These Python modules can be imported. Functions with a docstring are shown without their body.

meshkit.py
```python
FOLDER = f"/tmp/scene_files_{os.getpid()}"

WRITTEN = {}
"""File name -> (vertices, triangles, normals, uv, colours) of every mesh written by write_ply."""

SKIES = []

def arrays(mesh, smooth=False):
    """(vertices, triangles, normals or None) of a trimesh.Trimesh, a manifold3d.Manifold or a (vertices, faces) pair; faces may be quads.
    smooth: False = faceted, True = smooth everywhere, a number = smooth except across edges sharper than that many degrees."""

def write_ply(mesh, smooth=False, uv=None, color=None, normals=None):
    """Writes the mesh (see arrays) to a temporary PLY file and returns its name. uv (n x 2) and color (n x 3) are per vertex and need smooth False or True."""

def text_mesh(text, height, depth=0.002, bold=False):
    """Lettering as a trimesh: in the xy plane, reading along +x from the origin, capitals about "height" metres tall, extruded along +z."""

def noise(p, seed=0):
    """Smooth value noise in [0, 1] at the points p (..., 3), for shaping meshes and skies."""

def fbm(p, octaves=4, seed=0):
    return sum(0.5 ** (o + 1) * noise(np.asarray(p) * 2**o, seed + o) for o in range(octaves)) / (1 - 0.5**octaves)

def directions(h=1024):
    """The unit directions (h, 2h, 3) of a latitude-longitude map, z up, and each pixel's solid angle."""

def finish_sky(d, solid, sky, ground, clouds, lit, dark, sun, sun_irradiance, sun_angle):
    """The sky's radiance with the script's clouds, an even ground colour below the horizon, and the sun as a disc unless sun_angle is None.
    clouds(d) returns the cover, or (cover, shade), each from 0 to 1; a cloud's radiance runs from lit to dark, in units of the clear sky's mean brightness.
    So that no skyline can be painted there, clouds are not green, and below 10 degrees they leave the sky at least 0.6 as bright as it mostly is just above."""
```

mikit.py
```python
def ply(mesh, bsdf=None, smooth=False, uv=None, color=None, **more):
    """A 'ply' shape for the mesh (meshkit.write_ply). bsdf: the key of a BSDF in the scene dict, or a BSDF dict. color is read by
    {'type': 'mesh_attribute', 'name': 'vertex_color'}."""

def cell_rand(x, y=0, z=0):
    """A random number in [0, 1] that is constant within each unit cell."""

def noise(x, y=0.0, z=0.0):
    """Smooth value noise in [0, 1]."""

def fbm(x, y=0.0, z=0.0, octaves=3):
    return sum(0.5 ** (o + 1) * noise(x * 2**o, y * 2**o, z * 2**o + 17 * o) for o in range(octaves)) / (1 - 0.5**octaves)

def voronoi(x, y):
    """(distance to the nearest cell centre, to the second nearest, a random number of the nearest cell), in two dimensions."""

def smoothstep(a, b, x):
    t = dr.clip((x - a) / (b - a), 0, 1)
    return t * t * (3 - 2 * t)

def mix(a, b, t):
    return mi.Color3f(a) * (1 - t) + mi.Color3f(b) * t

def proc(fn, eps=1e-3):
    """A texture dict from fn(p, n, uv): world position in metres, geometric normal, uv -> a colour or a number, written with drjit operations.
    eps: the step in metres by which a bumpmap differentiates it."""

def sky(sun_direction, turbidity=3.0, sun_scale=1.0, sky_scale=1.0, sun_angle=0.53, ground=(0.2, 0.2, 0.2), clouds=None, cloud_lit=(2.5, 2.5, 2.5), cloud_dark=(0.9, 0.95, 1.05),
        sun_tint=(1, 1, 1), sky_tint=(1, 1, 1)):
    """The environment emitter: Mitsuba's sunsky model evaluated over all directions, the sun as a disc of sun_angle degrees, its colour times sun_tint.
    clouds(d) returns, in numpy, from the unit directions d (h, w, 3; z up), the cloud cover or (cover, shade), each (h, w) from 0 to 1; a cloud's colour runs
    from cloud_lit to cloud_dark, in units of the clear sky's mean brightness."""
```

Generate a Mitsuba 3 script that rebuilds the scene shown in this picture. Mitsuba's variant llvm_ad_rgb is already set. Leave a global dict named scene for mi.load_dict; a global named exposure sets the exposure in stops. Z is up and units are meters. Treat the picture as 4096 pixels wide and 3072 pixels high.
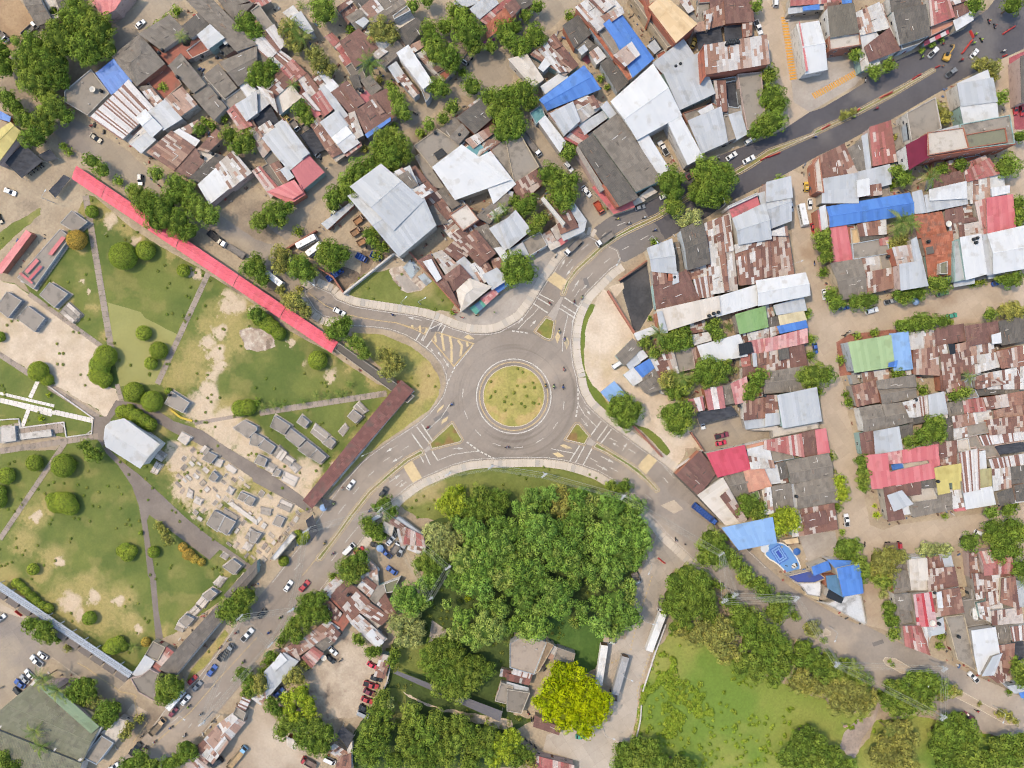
import math, random, numpy as np, trimesh, shapely, mitsuba as mi, drjit as dr, mikit, meshkit, manifold3d
import shapely.affinity
from mikit import proc, noise, fbm, voronoi, cell_rand, smoothstep, mix
from shapely.geometry import Polygon, LineString, Point, MultiPolygon, box as sbox
T4 = mi.ScalarTransform4f
scene, labels = {}, {}
# ---------------------------------------------------------------- camera, sky, exposure
H, MPP = 255.0, 0.09                       # flying height, metres per photograph pixel on the ground
scene['camera'] = {'type': 'perspective', 'fov': 2 * math.degrees(math.atan(2048 * MPP / H)), 'fov_axis': 'x', 'near_clip': 1.0, 'far_clip': 9000.0,
                   'to_world': T4().look_at(origin=[0, 0, H], target=[0, 0, 0], up=[0, 1, 0])}
scene['sky'] = mikit.sky([-0.46, 0.16, 0.87], turbidity=5, sun_angle=2.5, sky_scale=3.2, sun_tint=(1.0, 0.98, 0.935), sun_scale=.8, sky_tint=(1.09, 1.0, .87))
exposure = 1.89
R = random.Random(7)
# ---------------------------------------------------------------- survey of the place: every roof, tree, vehicle, kerb (plan coordinates)
DATA = '''
T 0 0
b g grey 4 17,-8 33,-6 45,17 32,22
b m dark 4 47,-6 64,-8 64,3 53,11
b m red 6 68,-14 112,-9 99,8 89,13
b h grey 5 97,49 121,30 142,55 118,74
b m grey 5 121,30 147,14 162,28 140,43
b m dark 4.5 158,23 174,10 182,21 165,33
b m grey 5 184,0 222,39 204,44 160,-1
b m grey 4 194,7 220,3 209,13 202,18
b m grey 4 186,-4 200,-9 215,1 194,7
b g grey 5 190,54 222,40 223,62 206,74
b m grey 4 189,56 205,76 194,84 177,65
b m grey 5 157,47 178,73 167,80 146,57
b m grey 5 179,72 195,92 184,103 166,82
b m zinc 5.5 182,22 194,33 180,42 171,30
b m zinc 5.6 188,28 192,25 198,34 193,37
b m black 3 190,41 198,35 204,42 194,48
b f brick 2 127,70 146,57 157,73 142,86
b f brick 2.5 162,44 175,34 182,43 167,50
b f conc 4 56,79 79,60 95,81 76,100 56,88
b m blue 4.5 84,64 99,52 114,70 96,81
b m wrust 5 79,102 112,70 133,94 105,120
b g white 5.5 118,102 126,95 140,110 131,118
b m zinc 5 114,125 128,114 134,121 122,132
b m zrust 5 143,86 158,76 170,90 156,100
b m zinc 5 129,97 143,87 157,102 141,112
b m mix 4 124,80 132,77 141,88 132,93
b m grey 4 119,75 130,74 131,77 124,80
b m rust 4.5 128,132 149,114 168,127 150,147
b m brown 4.5 150,147 168,127 175,139 162,154
b m rust 4 171,129 187,112 194,118 180,131
b m mix 3.5 157,111 171,104 172,110 164,116
b m white 4 150,115 156,112 172,121 168,126
b m redrust 4 197,97 204,91 218,108 207,112
b m zinc 5 204,91 222,80 222,97 213,104
b m white 4 208,75 214,70 221,77 214,84
b m dark 4.5 162,154 187,133 196,136 175,158
b m mix 4.5 187,144 202,131 217,149 199,163
b m white 4.5 172,160 187,146 198,162 181,176
b g yellow 6 -18,124 9,106 18,114 -3,142
b m blue 4 -5,93 9,101 8,105 -5,101
n net 3 4,140 20,124 37,139 19,154
n net 2.6 33,134 43,129 50,137 40,140
n net 2.6 42,165 55,151 61,154 48,171
t d 70,18,18 85,25,15 55,35,18 75,42,17 92,42,9 30,45,17 45,55,17 22,58,12 30,70,14 50,68,11 1,55,11 -2,42,9 35,80,9 45,92,12 53,98,8 36,103,10 40,112,7 22,103,9 28,117,11 67,3,6 13,92,8
t l 5,84,8 135,20,5 143,14,5 150,7,5 128,25,4 45,8,5 52,12,4
t d 212,20,10 220,26,8 222,62,8 218,70,6
t p 160,35,6
t l 139,74,5 181,107,5 192,101,4 175,103,4 52,125,4 57,130,4
t d 174,113,6 198,116,8 212,122,10 205,126,8
t l 79,139,7 88,147,7 100,155,5 135,150,7 152,158,9 163,162,7 115,164,6
v car white 118,24 125,18
v car black 78,116 88,123
v suv grey 121.5,151 121.5,160
v truck white 21,32 33,21
v truck white 0,29 7,36
v moto blue 130,154 132,156
v moto red 136,159 139,162
v moto black 24,149 26,151
v moto black 27,146 29,149
v moto black 30,144 32,147
v moto yellow 33,142 35,145
v moto black 35,141 37,144
k 138,46,5 141,44,5 175,49,3 154,67,5.5 188,50,5 192,46,5 190,85,5 184,133,5 175,136,4 88,79,4.3
w 81,78,4.3
T 0 768
b m red 3 23.5,33.5 28,37 2,70 -3,66
f f grey 2.6 28,37 32,40 6,69 4,66
a conc 2.6 62,16 76,26 65,35 52,27
a conc 2.6 43,78 59,88 47,100 34,89
a conc 2.6 6,86 19,94 7,109 -4,100
a conc 2.6 24,98 39,109 30,121 14,109
a conc 1.0 59,95 71,106 64,114 51,104
a conc 2.2 52,32 61,39 29,84 15,74
b f red 2.6 53,39 56,40 45,54 42,53
b f mint 2.5 56,38 57,40 48,50 46,50
b f red 2.6 31,58 33,60 24,70 22,68
b f red 2.6 34,64 36,65 27,75 25,74
b f red 2.6 17,71 19,70 28,78 27,79
t s 80,17,5.5 109,56,11.5 127,51,8 159,68,5.5 125,122,6.5 138,137,7.5 131,148,5.5 0,125,4.5
t x 68,42,8.5
t s 93,142,9.5 88,150,9 87,158,8.5 91,161,7
t s 35,155,8.5 41,162,5.5
t d 125,8,13 140,15,14 152,25,13 135,25,10 163,33,9 148,3,9 160,5,9 158,37,6 120,3,8
t l 172,15,11 180,20,10 165,8,8
t d 216,66,9 221,58,6 221,105,8
t d 219,25,5
v truck black 181,35 193,45
v truck white 212,56 192,44
v car white 4,-2 14,2
v car black -2,20 1,26
q 7.0 74,3 96,135
q 6.0 180,70 136,166
q 5.0 25,88 90,135
q 6 -4,138 25,157
u 36,5 39,1
T 0 1536
b M lzinc 6 91,47 93,36 97,32 108,29.5 139,52 122,73 92,54
a conc 2.6 148,6 164,16 158,25 142,17
a white 2.0 0,37 13,36 14,49 0,51
a white 1.6 17,43 44,39 45,45 18,48
a conc 2.4 211,31 222,37 222,40 214,47 201,38
a white 1.0 157,41 166,46 160,53 153,48
a conc 1.4 177,53 182,56 178,61 172,58
a conc 2.2 180,58 188,62 182,69 174,65
a conc 2.2 184,75 189,80 185,85 180,82
a white 0.8 198,88 203,91 200,96 195,93
a conc 2.0 208,93 215,96 210,102 205,99
a conc 2.2 215,96 221,99 217,106 211,103
a conc 2.6 185,109 195,114 188,128 178,121
a conc 2.6 194,114 204,119 196,131 188,126
a conc 0.6 194,107 207,115 202,119 192,112
a conc 1.4 216,124 223,128 221,138 211,133
a white 0.5 193,145 198,148 195,152 190,149
a conc 2.4 201,151 209,157 202,165 192,158
a conc 2.2 209,165 216,168 210,172 205,171
a white 0.5 213,136 219,139 216,144 209,142
a white 0.5 187,64 194,66 190,72 185,70
a white 0.4 194,71 200,70 205,74 203,77 197,75
a white 0.4 163,90 167,93 166,99 161,97
a white 0.4 169,97 176,100 173,105 167,102
a white 0.6 137,57 144,61 139,67 134,64
a conc 0.4 135,67 141,70 135,78 130,76
b f bone 0.5 196,103 201,102 222,118 222,122
t s 117,7,8.5 133,15,9 145,6,3 90,0,4 31,68,7 57,70,10 7,79,7 133,145,5 208,21,7 215,20,7 121,129,2
t s 107,24,6 113,25,6 119,28,6.5 125,32,6.5 130,35,6 112,21,4 103,23,3.5
t s 51,103,8 58,102,9 62,106,7 45,99,5 52,99,6
t d 74,53,6 79,60,7 84,63,5
t s 0,100,7 0,93,6 111,147,6 106,144,5 114,144,5 109,142,5 29,160,5
t o 135,123,4 140,128,4.5 145,132,4.5 148,136,4
t x 158,141,4 163,147,5 168,151,4 174,154,3.5
t y 40,9.5,2 33,30,2.5
t p 105,65,3
t o 137,124,4 4,80,5
l white 0.5 0.3 42,2 81,30
l white 0.4 0.3 80,31 79,43 57,46
l yellow 0.5 0.6 147,22 156,29 166,32
q 6.5 42,2 85,29
q 6.5 0,58 85,45
q 5.5 56,51 0,134
q 4 168,34 210,27
q 5 101,0 106,18
s 5 0,14 82,32
s 3 0,8 47,19
s 3 10,17 45,27
s 4 33,-3 26,12
s 4 25,22 19,38
q 12 0,42 17,38
q 12 17,42 55,37
l white 0.5 0.3 0,31 16,30 17,38 55,33 57,46
f f road1 0.1 80,28 92,28 100,14 115,16 135,22 150,32 175,40 195,54 222,70 222,84 190,62 170,51 150,42 135,33 120,24 105,20 96,30 92,45 94,56 104,66 120,78 140,96 160,115 180,131 205,148 222,160 222,166 215,162 190,143 181,152 165,140 129,113 127,118 134,166 128,166 124,130 120,105 114,88 102,70 92,60 86,50 80,44
k 147,9.5,3.5
T 0 2304
c -3,9 112,87 11
b f grey 3.2 132,57 142,62 136,73 125,69
b m lzinc 3.4 125,69 133,74 123,90 114,85
b g roofgrey 3.2 187,26 192,38 152,86 138,80
b g roofgrey 3.2 194,16 222,-14 222,-2 201,22
b f grey 3.4 113,88 122,86 130,80 138,84 136,93 134,108 120,100
l white 2.4 0.4 191,39 152,86
a conc 2.6 182,11 188,15 180,22 174,17
a conc 0.8 175,17 180,22 176,28 169,24
a conc 0.5 169,25 174,29 168,35 163,31
a conc 2.4 160,33 168,37 161,45 154,39
a conc 0.5 154,39 161,45 157,48 151,46
a white 0.5 190,0 196,2 190,10 184,6
b g moss 5 30,92 90,123 71,160 -12,127
b m moss 5.1 -12,128 71,161 62,190 -20,165
b m mint 5.2 36,93 50,93 87,128 80,134
l white 5.3 0.8 31,90 8,116 -4,137
l white 5.3 0.8 88,129 70,158 60,168
l white 5.3 0.5 60,131 46,152
b f bone 4 85,137 102,124 113,128 98,145
b f conc 3.6 88,138 98,144 84,162 72,156
f f asph2 0.1 0,30 30,40 110,90 100,100 115,110 107,120 80,95 45,70 40,75 30,85 5,112 -2,130
b g zrust 3.6 187,130 200,120 211,127 196,145
b g mix 3.6 187,130 197,144 184,162 169,149
b f conc 3 205,113 212,118 210,125 202,119
b m zrust 3.2 160,160 169,156 180,165 165,172
t d 38,44,7 26,42,7 43,52,7 35,50,7 46,56,5
t p 43,85,10 55,95,9 36,130,9 41,143,9
t d 66,97,9 74,95,8 62,104,8 78,102,7 72,108,6 91,115,8 96,119,8 88,122,7 100,113,6 93,126,6
t o 82,107,6 56,64,4
t d 146,92,9 153,96,7 140,98,7 143,106,7 138,105,5 150,104,5
t d 198,27,9 207,25,9 213,18,9 202,35,8 193,33,6 212,32,6 205,17,6
t d 161,149,8 165,154,7 158,156,6 120,160,9 130,166,9 110,165,8 145,164,8 153,160,7
t d 2,158,9 12,166,8
t s 99,60,7 94,63,5 103,57,5.5 107,61,4 78,36,6
t x 126,57,4
t p 112,63,5
t s 14,6,4 18,9,4 22,13,4 27,18,4.5 31,22,4.5 36,26,4.5 42,28,4.5
t o 112,130,5 118,126,5 109,136,5 50,130,5
t d 210,84,7 216,90,7 214,100,6 220,97,6
v car white -2,39 4,34
v car white 41,71 33,66
v pickup white 37,77 27,69
v car white 29,88 22,81
v car grey 25,92 18,86
v car blue 22,96 13,90
v car black 19,102 12,97
v taxi white 1,123 8,115
v pickup white 209,56 219,45
v truck grey 190,72 202,59
v car blue 180,86 187,77
v car red 163,93 170,86
v car grey 167,99 174,91
v car white 157,111 164,103
v bus white 147,113 159,99
v car maroon 147,121 153,114
v truck tan 131,136 143,123
v pickup black 113,154 122,144
v suv black 193,157 182,165
v truck lblue 198,165 213,147
v moto pink 196,57 199,54
v moto red 189,63 191,61
v moto black 203,50 205,48
v moto black 209,76 211,73
v moto black 162,114 164,112
v moto black 172,121 175,118
v moto black 146,132 149,130
v moto red 132,145 135,142
v moto black 121,140 124,137
v moto black 121,152 123,149
v moto black 124,150 126,147
v moto black 127,151 128,147
v moto black 183,126 185,124
v moto white 159,139 160,137
v moto black 0,97 2,96
v car white 96,166 101,163
C 67,75 76,80 84,86 100,97 104,100 115,102 118,104 116,107 119,120 127,127 115,144
U 207,36 1
U 174,128 1
u 154,119 161,124
k 46,132,5
r 14,30 19,34
T 1024 0
b m redrust 4 -3,-4 8,-4 13,1 3,6
b f conc 4.5 -4,10 3,5 15,22 8,27
b m white 4.6 -2,9 3,5 8,15 2,18
b m wrust 4.5 -6,37 16,22 25,38 11,51
b m grey 4 -8,45 2,38 12,52 1,60
b m wrust 4.2 12,50 20,43 33,52 22,60
b m mix 4.4 24,12 33,6 50,27 46,30
b m zinc 4.3 30,18 40,12 50,27 45,30
b m redrust 4.5 22,60 32,52 43,63 31,72
b g rustw 4.5 3,77 20,61 31,71 13,87
b m bone 4.6 16,82 30,73 38,83 20,98
b m mix 4.4 3,77 16,82 20,98 19,98
b m rustw 4.2 36,68 44,63 55,77 46,84
b m white 4 53,63 58,61 68,72 62,74
b m wrust 4.2 39,84 44,81 56,96 50,95
b m redrust 4.3 48,85 56,79 66,94 58,101
b m red 4 43,90 48,86 56,98 51,101
b m white 4.6 60,74 66,69 71,74 65,79
b m zinc 5 54,77 60,73 80,100 75,104
b m brown 4.8 65,80 74,74 94,91 83,100
b m brown 4.8 74,75 80,72 94,89 87,93
b m pink 5 88,83 95,78 101,85 93,89
b m brown 4.6 98,84 113,77 121,99 104,110
b m brown 4.7 86,97 100,87 118,104 96,118
b m mix 4.9 100,88 103,87 111,97 107,99
b m rust 4.4 75,104 83,99 93,114 87,119
b m mix 4.4 81,100 86,98 93,117 86,121
b m blue 3 96,118 117,104 117,107 98,121
b m zinc 4.8 56,106 70,96 79,108 65,118
b g white 4.8 66,119 78,109 89,123 76,132
b m redrust 4 76,132 90,123 91,126 79,135
b m rustw 4.4 48,109 54,101 69,121 60,129
b m rust 4 61,129 70,124 76,131 66,136
b m mix 4 66,135 74,131 76,134 69,139
b m brown 4.5 73,37 89,26 107,43 86,58
b m redrust 3.5 60,32 66,29 72,35 67,40
b m redrust 3.5 72,49 78,45 84,52 77,57
b m rust 4.4 72,8 83,3 88,9 79,20
b g grey 4.6 78,15 90,8 98,19 89,27
b m zinc 4.7 87,21 94,17 98,20 93,25
b m mix 4.4 91,25 98,18 101,22 97,29
b m rustw 4.4 70,8 80,1 84,3 73,11
b g grey 4.6 98,17 126,-1 133,9 106,26
b m mix 4.5 90,8 102,-2 110,8 98,16
b m dark 4 80,-4 92,-5 98,0 90,7
b m grey 4.3 104,1 110,-4 124,-2 110,9
b f conc 3.5 120,17 131,9 134,13 121,20
b m dark 4.4 122,27 139,16 145,24 131,41
b m mix 4 128,42 142,35 145,40 134,47
b m zinc 4 104,36 112,33 116,39 107,44
b m grey 4.3 102,49 122,36 128,43 111,58
b m mix 4 102,48 108,43 114,46 106,52
b m white 8 122,47 132,40 152,70 144,76
b m zinc 4.5 114,58 121,53 129,65 122,70
b m rustw 4.4 122,68 129,65 141,80 136,84
b f conc 4 143,77 153,71 150,84 147,88
b m mix 3.5 138,48 147,44 164,58 154,63
b f brick 3 158,64 168,58 172,61 163,70
b m grey 4 91,70 99,66 108,76 99,83
b m dark 4.3 81,67 88,65 91,75 85,76
b m zinc 5.5 171,2 189,-8 192,2 176,8
b m zinc 6 185,8 203,-6 209,3 193,16
b m redrust 6.3 193,16 221,-6 224,2 203,22
b m clay 6 199,22 224,0 224,16 200,33
b m magenta 3 196,37 206,30 207,34 197,41
b m zinc 4.5 -4,80 4,77 11,88 -1,98
n net 2.6 -5,99 12,90 20,105 8,119
b m mix 4.2 0,111 11,104 17,113 5,120
b m zinc 5 6,120 25,106 46,132 28,147
b m zinc 5.3 21,109 27,106 46,132 39,137
b m rust 4.2 -5,117 3,114 14,127 6,136
b m rust 4 13,143 20,140 31,155 24,160
b m pink 4.8 30,145 45,134 58,148 40,163
b m redrust 4.4 -3,148 4,144 20,163 12,170
b m red 4.2 13,166 34,157 41,167 32,172
b m zinc 4 22,148 27,145 33,153 28,156
n net 2.6 38,117 48,110 60,129 50,134
b g zinc 6 84,164 110,145 145,175 120,200
b m rust 4.5 122,153 138,144 160,170 147,180
b m mix 4.6 122,152 128,149 131,152 126,155
b m grey 4.4 124,157 133,152 141,163 132,168
b f conc 3.5 138,136 143,133 164,164 150,160
b f conc 4.5 137,126 157,112 178,127 153,146
b m black 2 155,135 161,131 165,135 158,140
b m dark 4.8 174,102 194,87 206,100 189,115
b m grey 4.6 158,112 172,101 183,114 166,123
b m grey 4.8 168,119 178,108 184,115 175,125
b m zrust 4.2 184,91 193,85 196,89 187,94
b m rustw 4.4 181,121 205,108 208,113 188,128
b m teal 4.3 182,128 190,121 200,131 190,138
b m mix 4 190,137 202,128 212,122 198,120
b m white 6 153,145 178,126 219,155 172,172
b m white 6.1 191,137 203,131 224,158 205,175
b f conc 4 203,129 225,112 225,158 214,148
t l 58,8,13 148,0,7 136,6,6
t p 34,28,9 42,36,9 100,60,11 34,76,6 37,2,5
t o 30,26,9 34,37,9 50,47,8 55,54,9 62,59,7
t o 106,25,11 116,28,8 114,22,6
t d 81,24,5 149,24,8 153,34,10 155,44,11 166,48,12 170,53,8 163,22,8 178,18,12 184,28,14 172,10,7 189,38,8
t d 214,27,9 219,34,8 203,41,6 178,60,5 219,22,7
t l 76,73,4 115,72,5 118,78,5 122,85,7 126,95,8 129,99,6
t d 157,75,9 162,77,6 187,74,9 201,82,8 212,85,10 208,95,9 218,104,12 213,113,10 219,77,6 170,93,7 162,103,6
t d 39,95,8 44,102,7 2,64,9 14,59,7 8,70,7
t d 112,118,9 122,122,11 117,133,13 106,127,8 128,134,9 115,140,10 98,143,10 88,148,11 80,156,10 82,165,11 93,156,9 73,165,8 105,137,9
t l 142,113,5 150,109,6 118,108,5 53,70,4
t o 93,127,4 97,69,5 106,67,4
k 56,137,4.5 90,78,5 92,79,5 155,115,5 176,117,4.8
v car yellow 26,101 30,105
v truck white 31,105 37,113
v truck white 42,109 47,116
v truck white 48,129 54,135
v moto black 136,97 139,99
v truck white 185,48 180,55
T 1024 768
b m red 4.5 10,0 38,-6 42,2 29,10
b m zinc 3.2 57,27 83,8 84,12 62,32
b g zinc 8 80,4 133,-22 155,28 123,55
b g zinc 7.5 130,-4 138,0 133,4 127,0
b m rust 4.6 142,-2 155,-4 171,20 159,26
b m grey 4.5 142,8 150,8 166,26 156,28
b m mix 4.7 136,3 146,-3 152,4 142,10
b m grey 4.4 156,0 166,-6 176,10 169,14
b f bone 6 168,20 182,11 192,24 179,33
b m grey 4.6 190,21 215,1 223,6 202,27
b m mix 4.8 200,20 212,12 216,16 204,24
b m zinc 5.2 202,32 226,18 228,40 215,50
b m grey 4.4 189,32 200,28 211,47 202,54
b m rustw 4.4 177,31 188,28 194,32 180,42
b m rust 4.6 168,38 178,32 205,55 193,64
b m rust 4.8 181,40 191,34 207,53 198,60
b m rust 4.7 162,51 173,41 186,50 177,61
b m mix 4.5 153,54 161,51 177,65 164,71
b m brown 5 140,60 151,54 165,77 160,79
b m brown 5 160,79 165,77 176,98 176,100
b m white 5.2 145,61 152,59 160,74 156,77
b h brown 5.2 163,73 176,63 186,74 170,86
b m brown 4.9 154,77 163,77 174,88 175,99
b h bone 5.3 174,85 184,75 203,82 177,103
b m zinc 4.6 173,61 180,56 198,74 190,79
b m mix 4.4 185,63 198,58 208,72 195,79
b m zinc 4.9 196,72 208,66 218,75 204,84
b m rust 4.6 203,58 212,56 216,64 206,66
b m white 4.3 206,49 212,48 217,54 214,60
b m zinc 4.2 209,62 222,52 224,62 216,68
b m tent 3 185,100 196,92 199,97 190,105
b m pinkw 3 194,92 205,84 209,88 199,97
b m blue 3 206,84 217,76 219,80 209,87
b f dark 3.2 68,136 72,131 136,176 130,182
b f slabblue 0.25 127,65 134,58 142,66 134,75
b f slabblue 0.2 140,73 145,70 152,77 147,81
f f grey 0.1 126,70 120,74 130,87 142,84 136,78
l white 2.4 0.5 75,88 119,53
l brick 2.4 0.4 26,49 52,33
l brick 2.4 0.4 27,50 66,73 76,88
l white 2.3 0.3 119,53 127,59
l brick 2.4 0.4 131,50 176,102
t d 18,16,11 12,20,8 3,25,9 26,12,6 35,33,5 67,4,9 76,1,8 66,11,6 22,26,6
t d 98,36,6 102,42,6 104,33,5 110,48,6 104,54,5
t d 67,52,11 58,56,8 76,54,7 66,62,8 60,48,7
t o 22,54,9 19,63,7 24,66,6
t d 39,66,12 34,62,8 45,70,7
t d 2,66,8 6,76,7
t o 33,94,9 38,99,6 28,92,7 20,84,5 44,104,6 36,84,4
t d 221,68,10 72,118,11 64,122,6 77,112,6
t l 84,129,7 90,133,6 94,140,6
t s 54,145.5,8 4,109,7 10,113,7 15,117,6.5 20,122,6
t o 110,140,7 118,144,8 123,150,6 114,156,7
t l 169,104,2.5
t p 208,22,6 214,16,6
v bus white 36,48 53,39
v bus white 45,55 58,45
v bus white 10,70 24,81
v car white 67,101 77,106
v moto black 116,105 120,107
v moto black 40,82 43,84
v truck brown 86,27 93,22
v truck brown 83,37 91,32
v truck brown 89,45 96,41
v truck blue 88,55 95,59
v truck blue 100,54 108,58
v truck black 96,47 104,46
v truck blue 62,76 75,67
v car white 73,12 66,18
v moto yellow 190,107 193,106
v moto red 176,108 180,109
e lime 206,104 207,105
u 45,77 48,79
u 125,96 128,93
u 140,95 144,93
T 1024 1536
b g maroon 3.2 136,6 125,-3 41,100 49,107
l white 2.2 0.5 136,6 127,14 90,60 66,88
t p 4,20,5 13,18,5 20,18,4.5 39,15,4 51,10,4.5 60,10,5 70,8,4.5 75,8,4 80,0,4
t d 0,16,4
a conc 2.4 16,27 30,36 24,44 12,37
a conc 2.4 30,38 43,48 36,55 25,46
a conc 2.4 44,49 53,56 46,64 36,57
a conc 2.5 53,56 61,63 55,69 47,64
a conc 2.2 39,27 46,33 42,38 35,33
a white 0.8 51,34 64,44 58,51 47,42
a conc 2.2 64,46 69,50 64,56 57,51
a conc 2.4 84,22 92,28 86,34 79,28
a white 0.7 89,15 97,23 93,26 84,20
a white 0.4 77,34 80,38 75,45 71,41
a conc 2.3 7,47 17,54 12,61 2,55
a conc 1.0 20,53 27,60 22,67 14,62
a conc 0.8 27,61 34,66 29,71 22,67
a conc 2.3 2,61 10,65 7,72 -2,68
a white 0.6 11,67 18,71 14,77 8,74
a white 0.5 33,67 39,72 34,77 28,71
a conc 1.8 18,73 22,75 19,80 14,79
a white 0.4 24,75 37,81 33,89 22,83
a conc 0.5 22,99 33,104 29,111 18,106
a conc 0.6 4,106 14,108 12,114 4,112
a conc 1.6 18,113 25,116 21,124 14,121
a conc 2.2 -3,41 8,47 1,54 -6,52
a conc 2.0 -5,126 5,129 -1,138 -6,136
b f white 3.6 30,129 34,132 17,152 12,151
n net 2.6 56,98 63,101 64,104 60,108 52,105
n net 2.6 43,118 49,113 54,127 48,136 40,126
b m zinc 3.2 121,116 124,115 144,130 143,132
b m zrust 3.4 122,126 130,124 134,138 125,140
b m redrust 3.6 130,124 144,131 146,140 128,138
b m mix 3.3 133,138 146,140 145,149 131,143
b f bone 2.8 111,119 119,123 117,131 109,126
b m zrust 3.2 96,151 103,158 104,164 97,160
b m mix 3.2 91,166 104,160 105,170 92,170
l white 2.2 0.4 122,115 145,131
t d 112,103,7 106,107,6 117,110,6 113,116,5
t d 102,128,8 108,124,5 106,132,6 98,124,7 110,131,4 96,118,6
t d 82,155,9 90,150,8 78,160,9 92,160,6 85,165,7
t s 40,134,5 24,153,4.5 36,130,4 44,131,3.5
t y 170,94,7 176,102,8 160,104,6 168,108,8 164,100,6 176,92,5
t d 193,94,8 186,104,9 200,104,10 192,112,9 206,110,9 213,100,8 180,112,6 208,96,6
t w 155,132,10 164,128,8 160,144,9 170,136,8 150,126,6 176,132,6 168,147,7
t F 178,122,10 190,124,11 204,122,11 216,120,10 186,138,10 200,136,11 214,134,11 180,152,11 194,150,11 208,150,11 220,148,10 186,164,11 202,163,11 216,164,11 170,118,6 176,158,8
t d 143,156,9 152,160,9 158,152,8 150,148,7
t w 210,105,5
v car white 79,91 85,83
v suv black 108,97 113,89.5
v car white 113,139 120,131
v pickup black 110,140 99,138
v pickup blue 116,149 109,143
v pickup grey 124,147 127,141
v car black 120,131 124,126
v car blue 122,164 113,158
v truck white 118,146 124,136
v car red 86,145 92,142
v van white 76,147 85,138
v van white 106,114 101,117
v car white 100,164 105,160
v moto black 67,105 68,102
v moto black 97,111 99,108
v moto red 147,39 150,36
v moto white 168,19 170,16
v moto red 215,55 219,54
v moto black 59,139 60,136
v moto red 65,148 68,145
e red 75,89 76,88
e white 75,91 75,90
U 107,109 1
U 166,78 1
U 203,72 1
U 43,127 1
U 166,159 1
u 99,59 92,62
i 107,142
i 58,107
q 6.5 3,25 113,8
f f asph 0.12 -3,70 8,74 40,97 49,107 46,112 34,104 -3,84
T 1024 2304
b m zrust 3.4 58,12 70,0 76,7 64,19
b m brown 3.6 65,17 77,4 89,13 74,28
b m rustw 3.7 74,28 88,12 98,22 82,40
b m rustw 3.6 90,31 99,23 116,35 108,42
b m zrust 3.6 82,40 90,33 113,54 103,61
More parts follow.
